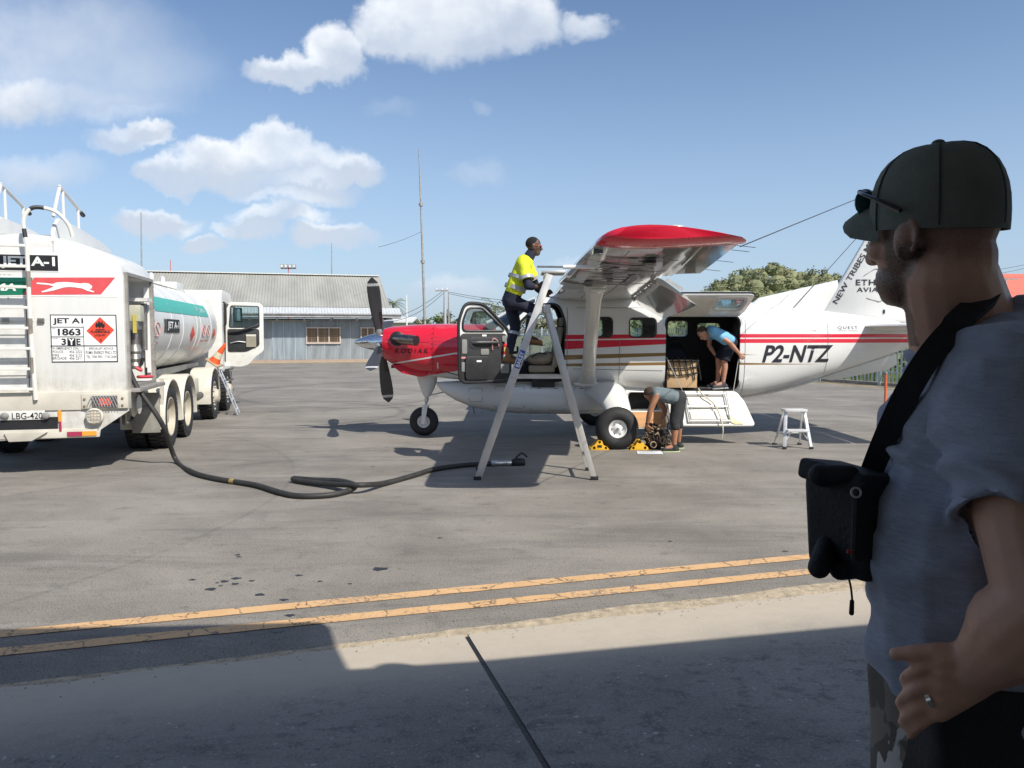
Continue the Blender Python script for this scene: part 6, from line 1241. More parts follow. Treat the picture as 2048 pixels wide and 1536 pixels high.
def cargo():
    B = lambda px, py, y: V((A(px, py, y).x, YC + y, A(px, py, y).z))
    o = V((2.95, YC - .42, .918)); r = thing('netted_box', 'cardboard box under a black cargo net inside the cargo doorway', 'box', o)
    m = MB(); m.box((0, 0, .24), (.52, .40, .48)); bx_ = m.build('carton', M('cardboard', (.50, .33, .18), .8, var=.12), r, bevel=.012); m = MB(); m.box((0, -.202, .25), (.52, .004, .06)); m.build('tape', M('tape', (.55, .42, .25), .4), bx_)
    NETM = M('net_black', (.015, .015, .016), .8); net = MB()
    for i in range(6): x = -.27 + .54 * i / 5; net.tube(spline([(x, .2, .50), (x + .01, -.05, .515), (x - .01, -.21, .48), (x + .03, -.225, .30 - .02 * (i % 3)), (x + .05, -.22, .17 + .04 * math.sin(i))], 5), .011, 5)
    for k in range(4): t = k / 3; net.tube(spline([(-.28, -.21 if t > .25 else .15 - 1.4 * t, .50 - .33 * max(0, t - .2)), (-.1, -.225 if t > .25 else .13 - 1.4 * t, .505 - .36 * max(0, t - .2)), (.1, -.225 if t > .25 else .13 - 1.4 * t, .50 - .33 * max(0, t - .2)), (.29, -.21 if t > .25 else .15 - 1.4 * t, .51 - .30 * max(0, t - .2))], 5), .011, 5)
    net.build('cargo_net', NETM, r)
    o2 = V((2.95, YC + .12, .918)); r2 = thing('black_duffel', 'dark duffel bag stowed behind the netted box', 'bag', o2); m = MB(); m.ell((0, 0, .36), (.36, .24, .36)); m.build('bag_body', M('duffel', (.022, .024, .03), .85, bump=.5, bscale=30), r2); m = MB(); m.tube(spline([(-.2, -.1, .66), (-.05, -.16, .80), (.12, -.14, .78), (.22, -.1, .62)], 5), .018, 6); m.build('handle', BLACK, r2)
    o3 = V((.46, YC - .34, 1.30)); r3 = thing('canvas_bag', 'beige canvas bag lying on the pilot seat in the open cockpit', 'bag', o3); m = MB(); m.ell((.04, 0, .10), (.26, .19, .11)); m.ell((.18, 0, .16), (.13, .16, .09)); me = remesh(m, .02, 3, .5, lambda c, n: .01 * noise.noise(c * 14)); link('bag_body', me, TAN, r3); m = MB(); m.tube(spline([(-.12, -.16, .14), (0, -.2, .22), (.14, -.17, .2)], 5), .012, 6); m.build('strap', BLACK, r3)
    # dark bundle of cargo straps on the apron
    a = G(1307, 893); r4 = thing('strap_bundle', 'brown black bundle of cargo nets and straps held by the bending man', 'bundle', (a.x, 12.02, 0)); m = MB(); m.ell((0, 0, .16), (.19, .14, .17)); m.ell((-.06, .02, .30), (.13, .1, .12)); link('bundle', remesh(m, .018, 2, .5, lambda c, n: .035 * noise.noise(c * 16)), M('bundle_brown', (.045, .032, .024), .9, var=.4), r4)
    rnd = random.Random(5); cols = [M('strap_tan', (.30, .21, .13), .8), M('strap_dark', (.05, .035, .025), .8), M('strap_beige', (.42, .34, .24), .8)]
    for i in range(26):
        a0 = rnd.uniform(0, 6.28); p = V((.16 * math.cos(a0), -.10 + .05 * math.sin(a0), rnd.uniform(.1, .42))); pts = [p]
        for k in range(4): pts.append(pts[-1] + V((rnd.uniform(-.07, .07), rnd.uniform(-.05, .02), rnd.uniform(-.1, .09))))
        for q in pts: q.z = max(.03, q.z)
        m = MB(); m.tube(spline(pts, 4), .011, 5, flat=.5); m.build('strap', cols[i % 3], r4)
    for x, z in ((.08, .12), (-.08, .06)): m = MB(); m.lathe([(.045, -.01), (.055, 0), (.045, .01), (.04, 0)], (x, -.17, z + .03), (.2, -1, .2), 16, ring=True); m.build('ring', cols[2], r4)
cargo()
# ================================================================ PEOPLE
def skinmat(name, c): 
    m = M(name, c, .5, var=.10, scale=14, bump=.12, bscale=160); b = m.node_tree.nodes['Principled BSDF']; b.inputs['Subsurface Weight'].default_value = .06; b.inputs['Subsurface Radius'].default_value = (.012, .005, .003); return m
def hand(mb, wrist, fdir, nrm, k=1.0, curl=.5, side_=1, thumb=.7):
    """wrist, finger direction, palm normal (curl towards it); side_ = which side the thumb leaves"""
    f = V(fdir).normalized(); n = V(nrm); n = (n - f * n.dot(f)).normalized(); a = f.cross(n) * side_; w = V(wrist); pl = .085 * k
    for o_ in (-.03, -.01, .012, .03): mb.cap(w + a * o_ * .6 * k, .016 * k, w + f * pl + a * o_ * k, .0135 * k, 8)
    for o_, L, r in ((.034, .068, .0088), (.0115, .078, .0092), (-.0115, .073, .0088), (-.033, .058, .0078)):
        p = w + f * pl + a * o_ * k; d = f.copy()
        for j, fr in enumerate((.42, .32, .26)):
            an = curl * (.6 + .35 * j); d2 = (d * math.cos(an) + n * math.sin(an)).normalized(); n2 = (n * math.cos(an) - d * math.sin(an)); q = p + d2 * (L * fr * k); mb.cap(p, r * k * (1 - .08 * j), q, r * k * (.94 - .08 * j), 8); p, d = q, d2; nn = n2
            if j == 0: nsave = n; n_loc = n2
    p = w + f * (.028 * k) + a * .034 * k; d = (f * .75 + a * .75 + n * .25).normalized()
    for j, L in enumerate((.036, .03, .026)): q = p + d * (L * k); mb.cap(p, (.0125 - .001 * j) * k, q, (.0115 - .001 * j) * k, 8); p = q; d = (d + f * .35 + n * thumb * .5).normalized()
def rotm(f, u):
    f = V(f).normalized(); u = V(u); u = (u - f * u.dot(f)).normalized(); l = u.cross(f); return Matrix((f, l, u)).transposed()   # columns forward, left, up
def head(mb, c, Rm, k=1.0):
    E = lambda p, r: mb.ell(V(c) + Rm @ (V(p) * k), tuple(x * k for x in r), Rm, 20, 14)
    E((-.012, 0, .035), (.098, .076, .092)); E((.012, 0, -.005), (.082, .068, .085)); E((.035, 0, -.065), (.058, .052, .050)); E((.062, 0, -.088), (.026, .028, .022))
    mb.cap(V(c) + Rm @ (V((.088, 0, .018)) * k), .009 * k, V(c) + Rm @ (V((.108, 0, -.022)) * k), .015 * k, 10)
    for s in (-1, 1):
        E((.062, s * .038, -.012), (.026, .026, .022)); E((-.008, s * .076, -.008), (.020, .009, .032)); E((-.012, s * .084, .006), (.016, .007, .020)); E((.072, s * .030, .028), (.016, .026, .010)); E((.098, s * .011, -.026), (.010, .009, .008))
    E((.085, 0, -.052), (.010, .024, .007)); E((.082, 0, -.064), (.010, .021, .008))
def person(name, label, root_loc, J, skin, hairm, k=1.0, voxel=.009, garments=(), shoes=None, curlL=.6, curlR=.6, hairlen=.004, extra=None):
    """J: joints in world space"""
    O = V(root_loc); r = thing(name, label, 'person', O); J = {a: (V(b) - O if a not in ('hf', 'hu', 'fL', 'fR', 'nL', 'nR', 'tL', 'tR') else V(b)) for a, b in J.items()}
    M_ = (J['shL'] + J['shR']) / 2; Pv = (J['hipL'] + J['hipR']) / 2
    def torso(mb, q, lo=1.0):
        for s in 'LR':
            a = J['sh' + s].lerp(M_, .30); b = J['hip' + s].lerp(Pv, .05); m = a.lerp(b, .5) + (J.get('belly', V((0, 0, 0))) * 0); mb.cap(a, (.080 + q) * k, m, (.098 + q) * k); mb.cap(m, (.098 + q) * k, a.lerp(b, lo), (.102 + q) * k)
        mb.cap(M_, (.095 + q) * k, M_.lerp(Pv, lo), (.105 + q) * k); mb.cap(J['shL'].lerp(M_, .1), (.062 + q) * k, J['shR'].lerp(M_, .1), (.062 + q) * k)
    def arm(mb, s, q, upto=2.0):
        sh, el, wr = J['sh' + s], J['el' + s], J['wr' + s]; fn = mb.cap if q == 0 else mb.cone
        if upto >= 1: mb.cap(sh, (.060 + q) * k, el, (.044 + q) * k)
        else: mb.cap(sh, (.060 + q) * k, sh.lerp(el, upto * .6), (.056 + q * 1.1) * k); mb.cone(sh, (.058 + q) * k, sh.lerp(el, upto), (.054 + q * 1.4) * k)
        if upto > 1: t = upto - 1; mb.cap(el, (.043 + q) * k, el.lerp(wr, t * .4), (.044 + q) * k); (mb.cap if q == 0 else mb.cone)(el.lerp(wr, t * .3), (.044 + q) * k, el.lerp(wr, t), (.044 - .016 * t + q) * k)
    def leg(mb, s, q, upto=2.0):
        h, n, a = J['hip' + s], J['kn' + s], J['an' + s]
        if upto >= 1: mb.cap(h, (.090 + q) * k, n, (.060 + q) * k)
        else: mb.cap(h, (.090 + q) * k, h.lerp(n, upto * .85), (.066 + q) * k); mb.cone(h, (.090 + q) * k, h.lerp(n, upto), (.066 + q * 1.5) * k)
        if upto > 1:
            t = upto - 1; back = (a - n).normalized().cross(V(J['side'])) * (-.012 if True else 0); mb.cap(n, (.058 + q) * k, n.lerp(a, min(t, .32)) + back, (.055 + q) * k)
            if t > .32: (mb.cap if q == 0 else mb.cone)(n.lerp(a, .32) + back, (.055 + q) * k, n.lerp(a, t), ((.055 - .02 * t) + q * 1.2) * k)
    J['side'] = (J['hipL'] - J['hipR']).normalized()
    Rm = rotm(J['hf'], J['hu']); b = MB(); head(b, J['head'], Rm, k * 1.02); b.cap(J['head'] + Rm @ V((-.022, 0, -.07)), .054 * k, M_.lerp(J['neck'], .6), .062 * k); torso(b, 0)
    for s in 'LR':
        arm(b, s, 0); leg(b, s, 0); hand(b, J['wr' + s] - V(J['f' + s]).normalized() * .01, J['f' + s], J['n' + s], k, curlL if s == 'L' else curlR, 1 if s == 'L' else -1)
        b.cap(J['an' + s], .042 * k, J['an' + s] + V(J['t' + s]).normalized() * .12 * k + V((0, 0, -.03)), .034 * k)
    link('body', remesh(b, voxel, 3, .5), skin, r, ang=180)
    # hair: close cap over the skull
    h = MB(); c = J['head']; hc = lambda p, q: h.ell(c + Rm @ (V(p) * k), tuple(x * k for x in q), Rm, 18, 12)
    hc((-.022, 0, .042), (.096 + hairlen, .076 + hairlen, .090 + hairlen)); hm = h.mesh(); fl = MB(); fl.box(c + Rm @ V((.105, 0, -.03)), (.16, .4, .2), Rm @ Matrix.Rotation(R(-24), 3, 'Y')); f2 = MB(); f2.box(c + Rm @ V((0, 0, -.09)), (.4, .4, .16), Rm); f3 = MB(); f3.box(c + Rm @ V((.02, 0, -.01)), (.05, .3, .08), Rm)
    hm = evaluated(cut(hm, [fl.mesh(), f2.mesh()]), [('REMESH', dict(mode='VOXEL', voxel_size=.009)), ('SMOOTH', dict(factor=.5, iterations=2))]); link('hair', hm, hairm, r, ang=180)
    for s in (-1, 1): e = MB(); e.ell(c + Rm @ (V((.080, s * .031, .012)) * k), .0115 * k); e.build('eye', M('eye_dark', (.06, .05, .045), .2), r)
    for gname, mat, kw in garments:
        g_ = MB(); q = kw.get('q', .014)
        if kw.get('torso'): torso(g_, q, kw.get('lo', 1.0))
        if kw.get('pelvis'): g_.cap(J['hipL'].lerp(Pv, .1), (.098 + q) * k, J['hipR'].lerp(Pv, .1), (.098 + q) * k); g_.cap(Pv, (.10 + q) * k, Pv.lerp(M_, .16), (.105 + q) * k)
        if 'arm' in kw:
            for s in 'LR': arm(g_, s, q, kw['arm'])
        if 'leg' in kw:
            for s in 'LR': leg(g_, s, q, kw['leg'])
        link(gname, remesh(g_, kw.get('voxel', voxel), 3, .5, lambda c_, n: .0055 * noise.noise(c_ * 11) + .003 * noise.noise(c_ * 27)), mat, r, ang=180)
    if shoes:
        for s in 'LR':
            a, d = J['an' + s], V(J['t' + s]).normalized(); dz = V((d.x, d.y, 0)).normalized(); sm_ = MB(); sole = a.z - .075; bz = lambda p, z: V((p.x, p.y, z)); hh = shoes.get('h', .05)
            tilt = d.z; base = a + V((0, 0, -.045)); sm_.cap(base - dz * .045, .042, base + d * .10, .040); sm_.cap(base + d * .08, .040, base + d * .165 + V((0, 0, -.006)), .034); sm_.cap(base, .046, a + V((0, 0, hh)), .048)
            so = link('shoe', remesh(sm_, .011, 2), shoes['mat'], r, ang=180); sl = MB(); lat = V((-dz.y, dz.x, 0)); pts = [(-.09, -.034), (-.07, -.042), (.06, -.044), (.15, -.046), (.195, -.025), (.20, .0), (.195, .022), (.15, .042), (.05, .036), (-.07, .038), (-.09, .03)]
            sl.prism(pts, lambda u, v_, w: base + d * u + lat * v_ + V((0, 0, w)), -.052, -.026); sl.build('sole', shoes['sole'], so, bevel=.005)
    return r, J, Rm
# ---- man on the ladder
def ladder_man():
    Yn, Yf = 9.74, 9.99; SK = skinmat('skin_dark', (.075, .040, .027)); q = lambda px, py, Y: P(px, py, Y)
    J = dict(head=q(1068, 494, 9.87), hf=(.97, -.05, -.10), hu=(.08, 0, 1), neck=q(1057, 515, 9.87), shR=q(1046, 528, 9.69), shL=q(1052, 524, 10.05), elR=q(1056, 572, 9.60), wrR=q(1077, 574, 9.66), elL=q(1072, 573, 10.12), wrL=q(1089, 590, 10.02),
             hipR=q(1022, 603, 9.78), hipL=q(1020, 601, 9.96), knR=q(1069, 619, 9.78), anR=q(1056, 674, 9.82), knL=q(1031, 655, 9.98), anL=q(1017, 713, 9.95), fR=(.75, .1, .55), fL=(.8, -.1, .5), nR=(.2, .9, -.2), nL=(.2, -.9, -.2), tR=(1, 0, -.12), tL=(1, -.05, -.12))
    NAVY = M('navy_work_cloth', (.012, .015, .034), .85, var=.25, scale=6, bump=.3, bscale=40); LIME = M('hi_vis_yellow', (.62, .66, .02), .75, var=.10, scale=5, bump=.25, bscale=30); REF = M('reflective_grey', (.36, .37, .40), .4, var=.08)
    root = (P(1030, 668, 9.87).x, 9.87, 0)
    r, J2, Rm = person('person', 'man in yellow high visibility shirt and navy trousers climbing the ladder', root, J, SK, M('hair_black', (.012, .01, .009), .9, bump=.8, bscale=150), .97, .0095,
        [('work_trousers', NAVY, dict(pelvis=1, leg=1.92, q=.013)), ('navy_shirt', NAVY, dict(torso=1, arm=1.55, q=.012)), ('yellow_shirt_top', LIME, dict(torso=1, arm=.72, q=.024, lo=.68))], dict(mat=M('boot_suede', (.26, .13, .055), .85, var=.2, bump=.3, bscale=50), sole=M('boot_sole', (.10, .06, .035), .8), h=.09), .9, .9)
    def loop(name, c, d, rad, w, mat, sx=1.0, lat=None):
        d = V(d).normalized(); x, y = frame(d)
        if lat is not None: x = V(lat); x = (x - d * x.dot(d)).normalized(); y = d.cross(x)
        m = MB(); secs = []
        for hgt, rr in ((-w, rad), (-w, rad + .006), (w, rad + .006), (w, rad)): secs.append([V(c) + d * hgt + x * (rr * sx * math.cos(a)) + y * (rr * math.sin(a)) for a in [2 * math.pi * k_ / 24 for k_ in range(24)]])
        m.loft(secs, caps=False); m.build(name, mat, r)
    M_ = (J2['shL'] + J2['shR']) / 2; Pv = (J2['hipL'] + J2['hipR']) / 2; td = Pv - M_
    loop('reflective_waist_band', M_ + td * .66, td, .140, .026, REF, 1.62, J2['side']); loop('reflective_chest_band', M_ + td * .40, td, .140, .022, REF, 1.80, J2['side'])
    for s in 'LR': d = J2['el' + s] - J2['sh' + s]; loop('reflective_sleeve_band', J2['sh' + s] + d * .66, d, .092, .022, REF); d = J2['an' + s] - J2['kn' + s]; loop('reflective_leg_band', J2['kn' + s] + d * .18, d, .073, .020, REF)
    m = MB(); c = J2['head']
    for s in (-1, 1): m.tube([c + Rm @ V((-.01, s * .084, .016)), c + Rm @ V((.085, s * .062, .016))], .004, 5)
    m.tube([c + Rm @ V((.085, -.062, .02)), c + Rm @ V((.104, 0, .024)), c + Rm @ V((.085, .062, .02))], .005, 5); sgl = m.build('sunglasses', M('orange_frame', (.55, .09, .02), .3), r)
    for s in (-1, 1): m = MB(); m.ell(c + Rm @ V((.094, s * .035, .008)), (.009, .030, .020), Rm); m.build('lens', M('lens_red', (.25, .035, .01), .08, coat=1), sgl)
    m = MB(); m.cap(c + Rm @ V((-.025, 0, -.075)), .066, c + Rm @ V((-.06, 0, -.15)), .076); link('collar', remesh(m, .012, 2), NAVY, r)
ladder_man()
def bending_man():
    q = P; Y0 = 11.85; SK = skinmat('skin_tan', (.36, .17, .095))
    J = dict(head=q(1303, 790, Y0 + .02), hf=(-.35, 0, -.94), hu=(-.9, 0, .3), neck=q(1312, 783, Y0), shL=q(1313, 790, Y0 - .18), shR=q(1313, 784, Y0 + .19), elL=q(1300, 823, Y0 - .20), wrL=q(1294, 850, Y0 - .14), elR=q(1330, 822, Y0 + .20), wrR=q(1322, 845, Y0 + .12),
             hipL=q(1357, 797, Y0 - .10), hipR=q(1359, 795, Y0 + .11), knL=q(1349, 846, Y0 - .13), knR=q(1356, 842, Y0 + .14), anL=q(1348, 894, Y0 - .13), anR=q(1357, 885, Y0 + .22), fL=(.25, .3, -.9), fR=(-.4, -.3, -.85), nL=(.6, .6, .1), nR=(.4, -.8, 0), tL=(-1, -.1, -.0), tR=(-1, .05, .0))
    J['anL'].z = J['anR'].z = .085
    TEAL = M('grey_tank_top', (.13, .165, .175), .85, var=.12, bump=.25, bscale=40); DK = M('charcoal_shorts', (.028, .029, .031), .85, var=.2, bump=.25, bscale=40)
    r, J2, Rm = person('person', 'man in grey sleeveless top and dark shorts bending over beside the wheel', (J['anL'].x, Y0, 0), J, SK, M('hair_brown', (.05, .028, .016), .85, bump=.8, bscale=120), .99, .0095, [('shorts', DK, dict(pelvis=1, leg=1.16, q=.022)), ('sleeveless_top', TEAL, dict(torso=1, q=.014, lo=.86))], dict(mat=M('trainer_black', (.018, .019, .02), .7), sole=M('trainer_sole', (.42, .50, .25), .6), h=.01))
    d = J2['wrL'] - J2['elL']; m = MB(); m.tube([J2['elL'] + d * .9 + V((.03 * math.cos(a), .03 * math.sin(a), 0)) for a in [2 * math.pi * k / 12 for k in range(12)]], .007, 5, closed=True); m.build('wristband', BLACK, r)
bending_man()
def cargo_man():
    q = P; Y0 = 13.0; SK = skinmat('skin_fair', (.44, .22, .14))
    J = dict(head=q(1407, 667, Y0 + .02), hf=(-.55, -.10, -.80), hu=(-.80, 0, .55), neck=q(1420, 661, Y0 + .03), shL=q(1428, 664, Y0 - .15), shR=q(1420, 660, Y0 + .22), elL=q(1460, 686, Y0 - .22), wrL=q(1479, 708, Y0 - .13), elR=q(1418, 690, Y0 + .24), wrR=q(1432, 712, Y0 + .20),
             hipL=q(1462, 684, Y0 - .02), hipR=q(1461, 680, Y0 + .20), knL=q(1449, 722, Y0 - .02), knR=q(1437, 720, Y0 + .18), anL=q(1446, 766, Y0 - .0), anR=q(1435, 764, Y0 + .20), fL=(.5, -.05, -.6), fR=(.3, .1, -.9), nL=(.3, .8, -.3), nR=(.8, .2, 0), tL=(-1, -.15, -.05), tR=(-1, -.1, -.05))
    J['anL'].z = J['anR'].z = .995
    SKY = M('light_blue_shirt', (.16, .40, .62), .8, var=.10, bump=.3, bscale=30); NV = M('navy_shorts', (.008, .010, .022), .85, bump=.2)
    r, J2, Rm = person('person', 'man in light blue shirt and navy shorts leaning out of the cargo doorway', (J['anL'].x, Y0, .92), J, SK, M('hair_brown', (.05, .028, .016), .85, bump=.8, bscale=120), .94, .0095, [('shorts', NV, dict(pelvis=1, leg=.96, q=.022)), ('shirt', SKY, dict(torso=1, arm=.62, q=.015, lo=.98))], dict(mat=M('shoe_grey', (.05, .05, .055), .7), sole=M('shoe_sole', (.30, .30, .29), .6), h=.0), .6, .5)
    m = MB(); c = J2['shL'].lerp(J2['neck'], .35) + V((0, -.10, .01)); m.box(c, (.05, .02, .035)); m.build('epaulette', NV, r, bevel=.004)
cargo_man()
# ---- man in the foreground, in the shade of the canopy
def onlooker():
    D = 1.20; O = V((.78, 1.22, .24)); SK = skinmat('skin_onlooker', (.55, .30, .21))  # even fair skin tone
    r = thing('person', 'man in green cap and blue grey T-shirt watching from the shade, hand on hip', 'person', O); L = lambda px, py, Y=D: P(px, py, Y) - O
    f = V((-.46, .89, 0)).normalized(); up = V((-.03, .0, 1)).normalized(); Rm = rotm(f, up); lf = Rm @ V((0, 1, 0))
    hc = L(1862, 478)
    b = MB(); head(b, hc, Rm, .95); [b.tube([hc + Rm @ V((-.014 + .019 * math.cos(R(a)), s_ * (.081 + .004 * math.cos(R(a) + 2.4)), -.002 + .031 * math.sin(R(a)))) for a in range(-70, 231, 20)], .0048, 6) for s_ in (-1, 1)]
    b.ell(hc + Rm @ V((-.040, 0, -.04)), (.056, .062, .08), Rm)
    nk = L(1932, 735, 1.24); b.cap(hc + Rm @ V((-.03, 0, -.06)), .066, nk + V((0, 0, .02)), .084); b.cap(L(1915, 545, 1.2), .056, nk + V((.004, 0, .05)), .076)
    shL = L(2008, 800, 1.03); shR = nk + (nk - shL) * .95; shR.z = shL.z; shR.x += .05
    pel = L(1905, 1420, 1.22); chest = L(1925, 900, 1.22)
    def torso(mb, q):
        mb.cap(shL.lerp(nk, .35) + V((0, 0, -.03)), .095 + q, L(1925, 1080, 1.13), .125 + q); mb.cap(shR.lerp(nk, .35) + V((0, 0, -.03)), .095 + q, L(1925, 1080, 1.36), .125 + q)
        mb.cap(L(1925, 1080, 1.13), .125 + q, L(1942, 1400, 1.15), .125 + q); mb.cap(L(1925, 1080, 1.36), .125 + q, L(1925, 1400, 1.36), .125 + q)
        mb.cap(shL.lerp(nk, .1), .075 + q, shR.lerp(nk, .1), .075 + q); mb.cap(L(2050, 715, 1.20), .085 + q, shL.lerp(nk, .2), .08 + q); mb.cap(L(2050, 715, 1.22), .085 + q, shR.lerp(nk, .2) + V((.03, 0, 0)), .08 + q); mb.cap(L(2060, 730, 1.2), .09 + q, L(2010, 1080, 1.2), .13 + q); mb.cap(L(1918, 900, 1.25), .12 + q, L(1906, 1120, 1.27), .128 + q); mb.cap(L(1906, 1120, 1.27), .128 + q, L(1918, 1400, 1.26), .12 + q)
    torso(b, 0)
    elb = L(2092, 1215, .90); wr = L(1955, 1335, .965)
    b.cap(shL, .070, shL.lerp(elb, .35), .068); b.cap(shL.lerp(elb, .35), .066, elb, .054); b.cap(elb, .056, elb.lerp(wr, .35), .062); b.cap(elb.lerp(wr, .35), .062, wr, .035)
    # hand on the hip: knuckles to the front, fingers curling down over the cloth
    hd = MB(); kn = L(1884, 1370, .98); fd = (kn - wr).normalized(); side_v = V((0, -.15, 1)).normalized(); nrm = fd.cross(side_v).normalized(); nrm = nrm if nrm.y > 0 else -nrm
    for t_ in (-.039, -.02, 0, .02, .039): hd.cap(wr + side_v * t_ * .55, .022, kn + side_v * t_, .0155)
    for i, (t_, Ls, r0) in enumerate(((.039, (.038, .026, .02), .0092), (.013, (.043, .030, .022), .0096), (-.014, (.041, .029, .021), .0092), (-.039, (.032, .023, .018), .0080))):
        p = kn + side_v * t_; d = (fd * .95 + nrm * .15 + V((0, 0, .02 - .14 * i))).normalized()
        for j, l in enumerate(Ls): q = p + d * l; hd.cap(p, r0 * (1.06 - .07 * j), q, r0 * (1.0 - .08 * j), 10); p = q; d = (d * .55 + V((0, 0, -.55)) + nrm * .55 + V((.25, 0, 0)) * (j * .9)).normalized()
        if i == 2: ringp = kn + side_v * t_ + fd * .014
    tp = wr.lerp(kn, .42) + side_v * .034; td = (fd * .9 + side_v * .42 + nrm * .10).normalized()
    for l, r0 in ((.036, .0128), (.028, .0112), (.022, .0098)): q = tp + td * l; hd.cap(tp, r0 * 1.05, q, r0, 10); tp = q; td = (td + fd * .35 + nrm * .25 - side_v * .05).normalized()
    b.add(hd.v, hd.f)
    elR = shR + V((.10, .05, -.30)); wrR = elR + V((.03, .02, -.25)); b.cap(shR, .066, elR, .048); b.cap(elR, .05, wrR, .033); hand(b, wrR, (-.1, 0, -1), (0, -1, 0), 1.05, .5, -1)
    kz = -O.z + .24
    hips = [L(1900, 1430, 1.15), L(1905, 1430, 1.36)]; feet = []
    for i, h in enumerate(hips): kn_ = V((h.x + .0, h.y, .50)); an = V((h.x + .03, h.y, .09)); b.cap(h, .105, kn_, .066); b.cap(kn_, .064, kn_.lerp(an, .35) + V((.015, 0, 0)), .066); b.cap(kn_.lerp(an, .35) + V((.015, 0, 0)), .066, an, .042); b.cap(an, .045, an + f * .14 + V((0, 0, -.05)), .036); feet.append((an, kn_, h))
    bme = remesh(b, .0043, 3, .5); link('body', bme, SK, r, ang=180)
    # beard and cropped hair: shells grown from the head surface
    RI = Rm.transposed()
    def shell(name, test, off, mat, rough):
        keep = [p for p in bme.polygons if test(*(RI @ (p.center - hc)))]; ids = sorted({v for p in keep for v in p.vertices}); mp = {v: n for n, v in enumerate(ids)}
        vs = [bme.vertices[v].co + bme.vertices[v].normal * (off + rough * noise.noise(bme.vertices[v].co * 190)) for v in ids]; q = MB(); q.add(vs, [tuple(mp[v] for v in p.vertices) for p in keep]); q.build(name, mat, r, ang=180, fix=False)
    # cropped hair and beard stubble, coloured on the skin in head coordinates
    skm = SK.copy(); t = NT(skm.node_tree); bs = skm.node_tree.nodes['Principled BSDF']; old = bs.inputs['Base Color'].links[0].from_socket
    rel = t.node('ShaderNodeVectorMath', operation='SUBTRACT'); t.l.new(t.obj(), rel.inputs[0]); rel.inputs[1].default_value = hc
    ax_ = []
    for k_ in range(3): d_ = t.node('ShaderNodeVectorMath', operation='DOT_PRODUCT'); t.l.new(rel.outputs[0], d_.inputs[0]); d_.inputs[1].default_value = Rm.col[k_]; ax_.append(d_.outputs['Value'])
    hx, hy, hz = ax_; st = t.noise(t.obj(), 420, 2, .7); wob = t.m('MULTIPLY', t.m('SUBTRACT', t.noise(t.obj(), 38, 4, .6), .5), .03)
    far_ = t.m('LESS_THAN', t.m('ABSOLUTE', hz), .17)
    hairf = t.m('MULTIPLY', t.sm(t.m('ADD', hz, wob), -.058, -.018), t.sm(t.m('ADD', hx, wob), .018, .0))
    burn = t.m('MULTIPLY', t.m('MULTIPLY', t.sm(t.m('ADD', hx, wob), .006, .016), t.sm(t.m('ADD', hx, wob), .05, .038)), t.sm(hz, .05, .03))
    jaw = t.m('MULTIPLY', t.m('MULTIPLY', t.sm(t.m('ADD', t.m('ADD', hx, t.m('MULTIPLY', hz, .45)), wob), -.045, -.022), t.sm(t.m('ADD', t.m('ADD', hz, t.m('MULTIPLY', hx, .35)), wob), -.016, -.030)), t.sm(t.m('ADD', hz, wob), -.150, -.125))
    fz = t.m('MULTIPLY', far_, t.m('MINIMUM', 1.0, t.m('ADD', t.m('MULTIPLY', hairf, .62), t.m('MULTIPLY', t.m('MAXIMUM', jaw, burn), .95))))
    t.l.new(t.mix(t.m('MULTIPLY', fz, t.lin(st, .3, .65, .55, 1.0)), old, (.035, .024, .019)), bs.inputs['Base Color']); bme.materials.clear(); bme.materials.append(skm)
    # baseball cap
    CAP = M('cap_green', (.15, .165, .14), .85, var=.22, scale=7, bump=.35, bscale=260); cp_ = MB(); cr = hc + Rm @ V((-.009, 0, .036)); CX = lambda p: cr + Rm @ V((p[0] * .862, p[1] * .85, p[2] * .95)); n = 40; secs = []
    prof = [(1.0, -.026), (1.008, -.012), (1.01, .0), (1.0, .022), (.97, .042), (.915, .061), (.835, .078), (.72, .0925), (.57, .1035), (.39, .110), (.2, .1135), (.01, .1145)]
    for k_, z in prof:
        ringp_ = []
        for j in range(n):
            a = 2 * math.pi * j / n; pinch = 1 + .02 * math.cos(3 * a); x = .118 * math.cos(a) * k_ * pinch + (.008 if math.cos(a) > 0 else 0) * (1 - k_); y = .098 * math.sin(a) * k_; zz = z + (.012 * max(0, math.cos(a)) * max(0, 1 - abs(z) / .1)) - (.008 * max(0, -math.cos(a)) if z < 0 else 0)
            ringp_.append(CX((x, y, zz)))
        secs.append(ringp_)
    cp_.loft(secs, caps=False); cap_o = cp_.build('cap', CAP, r, ang=70)
    for a in (0, 60, 120, 180, 240, 300):
        m = MB(); m.tube([CX((.1195 * math.cos(R(a)) * k_, .0995 * math.sin(R(a)) * k_, z + .0002 + .012 * max(0, math.cos(R(a))) * max(0, 1 - abs(z) / .1))) for k_, z in prof], .0013, 5); m.build('cap_seam', M('cap_thread', (.05, .058, .048), .9), cap_o)
    m = MB(); m.ell(CX((0, 0, .116)), (.010, .010, .006)); m.build('cap_button', CAP, cap_o)
    m = MB(); secs = []
    for i in range(13):
        u = -1 + 2 * i / 12; y = .085 * u; x0 = .105 * math.sqrt(max(0, 1 - (u * .86) ** 2)); x1 = x0 + .070 * math.sqrt(max(.0, 1 - u ** 4)) + .004; dz = -.026 * u * u
        row = []
        for t_, tz in ((0, .0), (.5, .0015), (1, .0), (1.02, -.003), (1, -.006), (.5, -.0045), (0, -.006)): x = x0 + (x1 - x0) * t_; row.append(CX((x, y, (.012 + .024 * (1 - u * u)) + dz - .020 * t_ * t_ - .002 * t_ + tz)))
        secs.append(row)
    m.loft(secs); m.build('cap_brim', CAP, cap_o, ang=60)
    for a in (75, 105, -75, 255): pass
